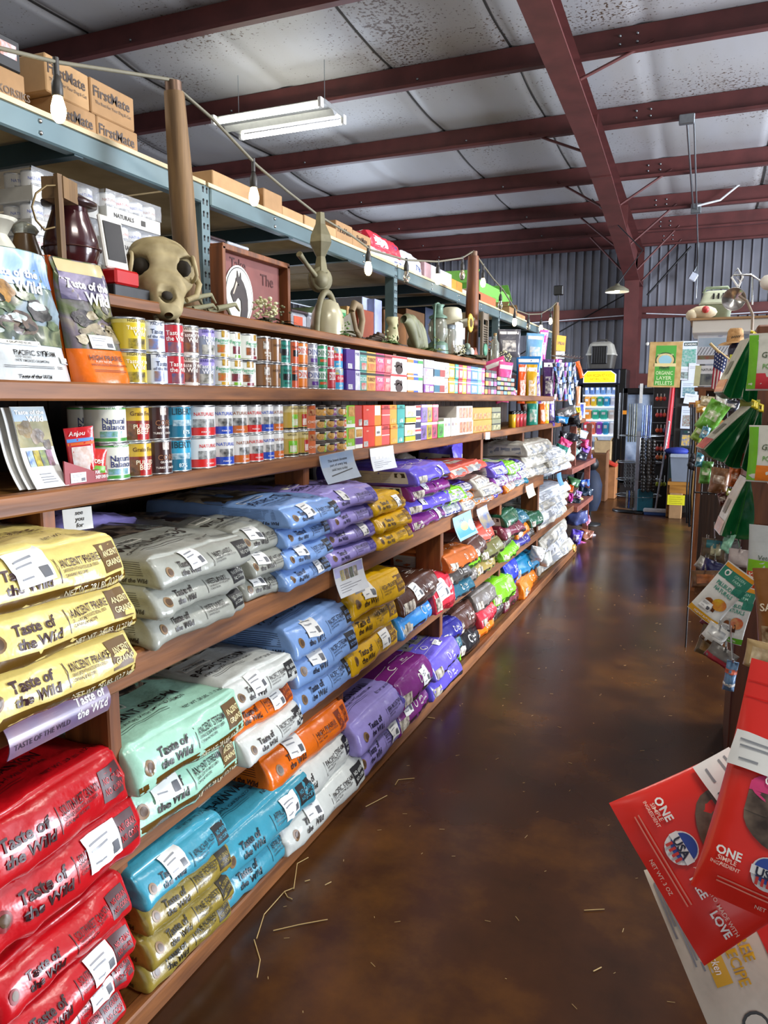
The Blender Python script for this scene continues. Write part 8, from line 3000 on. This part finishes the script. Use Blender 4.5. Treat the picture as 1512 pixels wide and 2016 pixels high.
# straw hat on a dark mannequin head
c = hy(1445, 690, 5.0)
k = mpp(c)
t = thing('mannequin_head', 'dark blue mannequin head under the straw hat', 'mannequin', hy(1447, 705, 5.0))
mb = MB()
hm = mat('#262c48', .4, 0, .04, .15)
p = hy(1447, 692, 5.05)
mb.ball(p, 16 * k, hm, 14, (.85, .9, 1.15))
mb.tube([p + Vector((0, 0, -8 * k)), p + Vector((0, 0, -34 * k))], [8 * k, 9 * k], hm, 12)
mb.build('head', t)
t = thing('straw_hat', 'woven straw hat with wide brim on the dark head', 'hat', hy(1447, 678, 5.0))
st = mat('#c09762', .75, 0, .3, .12, 60, dark='#9a7140')
p = hy(1447, 674, 5.05)
mb = MB()
mb.lathe([(16 * k, 0), (15.5 * k, 10 * k), (14 * k, 22 * k), (11 * k, 27 * k), (4 * k, 27 * k), (0, 25 * k)], st, p, 24)
mb.build('crown', t)
mb = MB()
mb.grid(lambda a, b: p + Vector((cos(2 * pi * a) * k * (15 + 16 * b), sin(2 * pi * a) * k * (15 + 16 * b), k * (1 - 4 * b * b + 5 * b * b * abs(cos(2 * pi * a)) * (.6 if cos(2 * pi * a) > 0 else -.4)))), 40, 6, st)
mb.build('brim', t)
mb = MB()
for i in range(5):
    mb.box(p + Vector(((-6 + 3.4 * i) * k, -15.2 * k, (9 + .5 * i) * k)), (1.4 * k, 2 * k, 4 * k), BLACK, Matrix.Rotation(.4, 3, 'Y'))
mb.build('vent_slots', t)
# flag
t = thing('flag', 'small stars and stripes flag on a stick left of the head', 'flag', hy(1420, 720, 4.9))
A = [hy(1408, 685, 4.9), hy(1438, 712, 4.9), hy(1424, 772, 4.9), hy(1400, 764, 4.9)]


def fl(a, b):
    p = A[0].lerp(A[1], a).lerp(A[3].lerp(A[2], a), b)
    return p + Vector((0, .02 * sin(a * 9) * (.3 + b), 0))


mb = MB()
for i in range(9):
    mb.grid(lambda a, b, i=i: fl((i + a) / 9, 1 - b), 2, 10, mat('#a8243c' if i % 2 == 0 else '#dcdad8', .7))
mb.grid(lambda a, b: fl(a * .8, .46 * (1 - b)) + Vector((0, -.004, 0)), 6, 5, mat('#1f2c5c', .7))
S = surf(lambda a, b: fl(a, 1 - b) + Vector((0, -.005, 0)), .01)
for i in range(5):
    for j in range(4):
        pdisc(mb, WHT, S, .08 + .15 * i, .62 + .1 * j, .035, .02, .002, 5)
mb.build('cloth', t)
mb = MB()
mb.tube([hy(1398, 676, 4.9), hy(1412, 690, 4.9), hy(1440, 712, 4.92)], .008, mat('#b8a070', .6), 6)
mb.build('stick', t)
sheetat('yellow_tag', 'yellow green tag hanging below the straw hat', 'tag', 1443, 707, ('Y', 4.6), 12, 18, '#b9bc3a', None)
sheetat('yellow_card', 'pale yellow card between the green pouch clusters', 'card', 1476, 798, ('Y', 3.1), 36, 22, '#c3c25a', None)
# leash stand
t = thing('leash_rail', 'wooden leash rail on posts beside the plastic tub', 'rail', hz(1405, 1052, 0))
p = hz(1407, 1052, 0)
Lz = hy(1400, 792, p.y).z
mb = MB()
mb.box((p.x, p.y, Lz * .5), (.07, .07, Lz), WOODZ, bev=.004)
mb.build('post', t)
mb = MB()
mb.box((p.x - .1, p.y - .05, Lz - .03), (.5, .03, .06), WOODX, bev=.004)
mb.build('rail', t)
LY = p.y - .1
lcols = ['#17171a', '#1f2024', '#8a6a2c', '#101012', '#6a1f34', '#3f2a5c', '#1f2f3a', '#8a2434', '#24262a', '#2c3c4c']
for i in range(10):
    x = 1352 + i * 5
    a, b_ = hy(x + 8, 796 + (i % 3) * 6, LY), hy(x, 1030 + (i * 7) % 24, LY)
    mb = MB()
    q = [a, a.lerp(b_, .3) + Vector((.01, -.02, 0)), a.lerp(b_, .7) + Vector((-.01, -.03, 0)), b_, b_ + Vector((.03, 0, .02)), a.lerp(b_, .75) + Vector((.04, -.02, 0)), a + Vector((.02, 0, 0))]
    mb.tube(q, .012 if i % 2 else .009, mat(lcols[i], .6), 6)
    o = mb.build('leash')
    tag(o, '%s leash, %s from the left on the wooden rail' % (('black', 'dark grey', 'tan', 'jet black', 'wine red', 'violet', 'deep teal', 'crimson', 'charcoal', 'slate blue')[i], (NTH + ('tenth',))[i]), 'leash', 'leashes on the wooden rail')
mb = MB()
p = hy(1367, 908, LY - .1)
for i in range(7):
    mb.ball(p + Vector((rnd.uniform(-.04, .04), 0, rnd.uniform(-.07, .07))), .04, BLACK, 8, (1, .6, 1.2))
tag(mb.build('strap_bundle'), 'black knotted strap bundle hanging before the plastic tub', 'strap')
WG = t = thing('wire_grid', 'black wire grid panel behind the hanging toy packs', 'grid', hy(1410, 860, 4.95))
p, q = hy(1378, 780, 4.95), hy(1462, 780, 4.95)
for i in range(7):
    mb = MB()
    x = p.x + (q.x - p.x) * i / 6
    mb.tube([(x, 4.95, 0 if i in (0, 6) else .95), (x, 4.95, 1.52)], .005, BLACK, 5)
    mb.build('upright_wire', t)
for i in range(4):
    mb = MB()
    mb.tube([(p.x, 4.95, .96 + .17 * i), (q.x, 4.95, .96 + .17 * i)], .005, BLACK, 5)
    mb.build('cross_wire', t)
mid = [(1402, 820, 4.4, 40, 62, '#5a9a2c', .5, 'bright green net toy bag above the red footed pouch'), (1378, 850, 4.6, 22, 40, '#7a9a3a', .5, 'olive green toy bag left of the bright green one'), (1416, 840, 4.5, 34, 26, '#c8742a', .1, 'orange pack behind the middle green pouches'), (1388, 852, 4.3, 16, 24, '#3f7f94', .3, 'teal pack beside the red foot label'),
       (1390, 930, 4.4, 24, 44, '#4a8a34', .05, 'green grass toy hanging left of the kraft pouch'), (1416, 946, 4.0, 36, 50, '#7f5a34', .1, 'brown kraft pouch hanging under the middle cluster'), (1447, 938, 3.8, 22, 40, '#d8742a', .0, 'orange pouch with silver window under the middle cluster'), (1424, 982, 3.9, 18, 26, '#5a2418', -.3, 'dark maroon pack under the kraft pouch'),
       (1440, 970, 3.9, 20, 14, '#8a9a2c', .2, 'lime pack right of the maroon one'), (1420, 792, 4.6, 22, 30, '#c8c8c4', .0, 'clear pack under the flag'), (1440, 800, 4.6, 30, 24, '#22263a', .1, 'navy pack under the top green pair'), (1377, 905, 4.4, 14, 28, '#3f8fa4', .1, 'blue ribbon pack above the grass toy'),
       (1392, 790, 4.8, 26, 20, '#b8a884', .1, 'beige pack under the dark shelf'), (1380, 800, 4.8, 20, 24, '#c8942c', -.1, 'amber pack on the leash rail')]
for (cx, cy, Y, w, h, c, rl, lab) in mid:
    _, S, w, h = pouch('pet_toy_pack', lab, 'pack', cx, cy, ('Y', Y), w, h, mat(c, .35, 0, .4, .2, 30, coat=.2), .05, -.1, rl, 0, simple_paint(None, '#fff', [(-.3, .3, -.1, .2, '#cfc9b8', c)]), c, None, wr=1.8)
    peg(WG, S, h, 4.95)
# pendant shade lamp at the column
c = hy(1215, 571, 11.5)
k = mpp(c)
t = thing('pendant_lamp', 'white enamel shade lamp hanging left of the column', 'pendant lamp', c)
mb = MB()
en = mat('#7d7a66', .4, .2, 0, .06)
mb.lathe([(23 * k, -4 * k), (22 * k, 0), (13 * k, 6 * k), (5 * k, 9 * k), (4 * k, 12 * k), (0, 12 * k)], en, c, 26)
mb.lathe([(4 * k, 8 * k), (12.5 * k, 5 * k), (21.5 * k, -1 * k), (22.6 * k, -4 * k)], mat('#e8e2d4', .4), c, 26)
mb.build('shade', t)
mb = MB()
mb.ball(c + Vector((0, 0, -1 * k)), 5 * k, mat('#fff4dc', .4, emit=12), 12)
mb.build('bulb', t)
mb = MB()
mb.tube([c + Vector((0, 0, 11 * k)), c + Vector((.3, .2, .55)), c + Vector((-.45, .4, 1.35))], .008, BLACK, 6)
mb.build('cord', t)

# ================================================================== straw on the floor
STR = mat('#b89a62', .7)
for i, pts_ in enumerate([[(505, 1848), (520, 1800), (560, 1755), (578, 1748)], [(578, 1750), (585, 1700), (607, 1688)], [(538, 1832), (590, 1820), (645, 1810)], [(778, 1545), (784, 1535), (816, 1532)], [(720, 1588), (745, 1575), (762, 1566)], [(500, 1850), (512, 1890), (506, 1925)], [(560, 1756), (566, 1766), (575, 1770)], [(640, 1742), (652, 1736)], [(600, 1735), (610, 1732)], [(1150, 1792), (1190, 1790)], [(1168, 1912), (1184, 1904)], [(842, 1412), (856, 1414)]]):
    mb = MB()
    mb.tube([hz(x, y, .004) for x, y in pts_], .0016, STR, 5)
    tag(mb.build('straw_strand'), 'pale straw strand ' + ('curving along the kick board by the olive bags', 'rising beside the kick board below the teal bags', 'lying flat, lowest of the long ones', 'hooked, right of the lavender bags', 'slanting right of the white bags', 'running off towards the lower left', 'short, beside the long curved one', 'short, right of the teal bags', 'tiny, below the teal bags', 'flat, left of the red pouches', 'left of the cream pouch', 'tiny, in the middle of the aisle')[i] + ' on the floor', 'straw', 'straw strands on the floor')
mb = MB()
for i in range(160):
    p = Vector((rnd.uniform(-1.1, .2), rnd.uniform(1.0, 6.5), .003))
    q = rnd.uniform(0, 6.28)
    L = rnd.uniform(.004, .02)
    mb.tube([p, p + Vector((cos(q) * L, sin(q) * L, .001))], .0008, STR, 4, False)
tag(mb.build('straw_chaff'), 'tiny straw chaff scattered over the brown floor', 'straw', None, 'stuff')
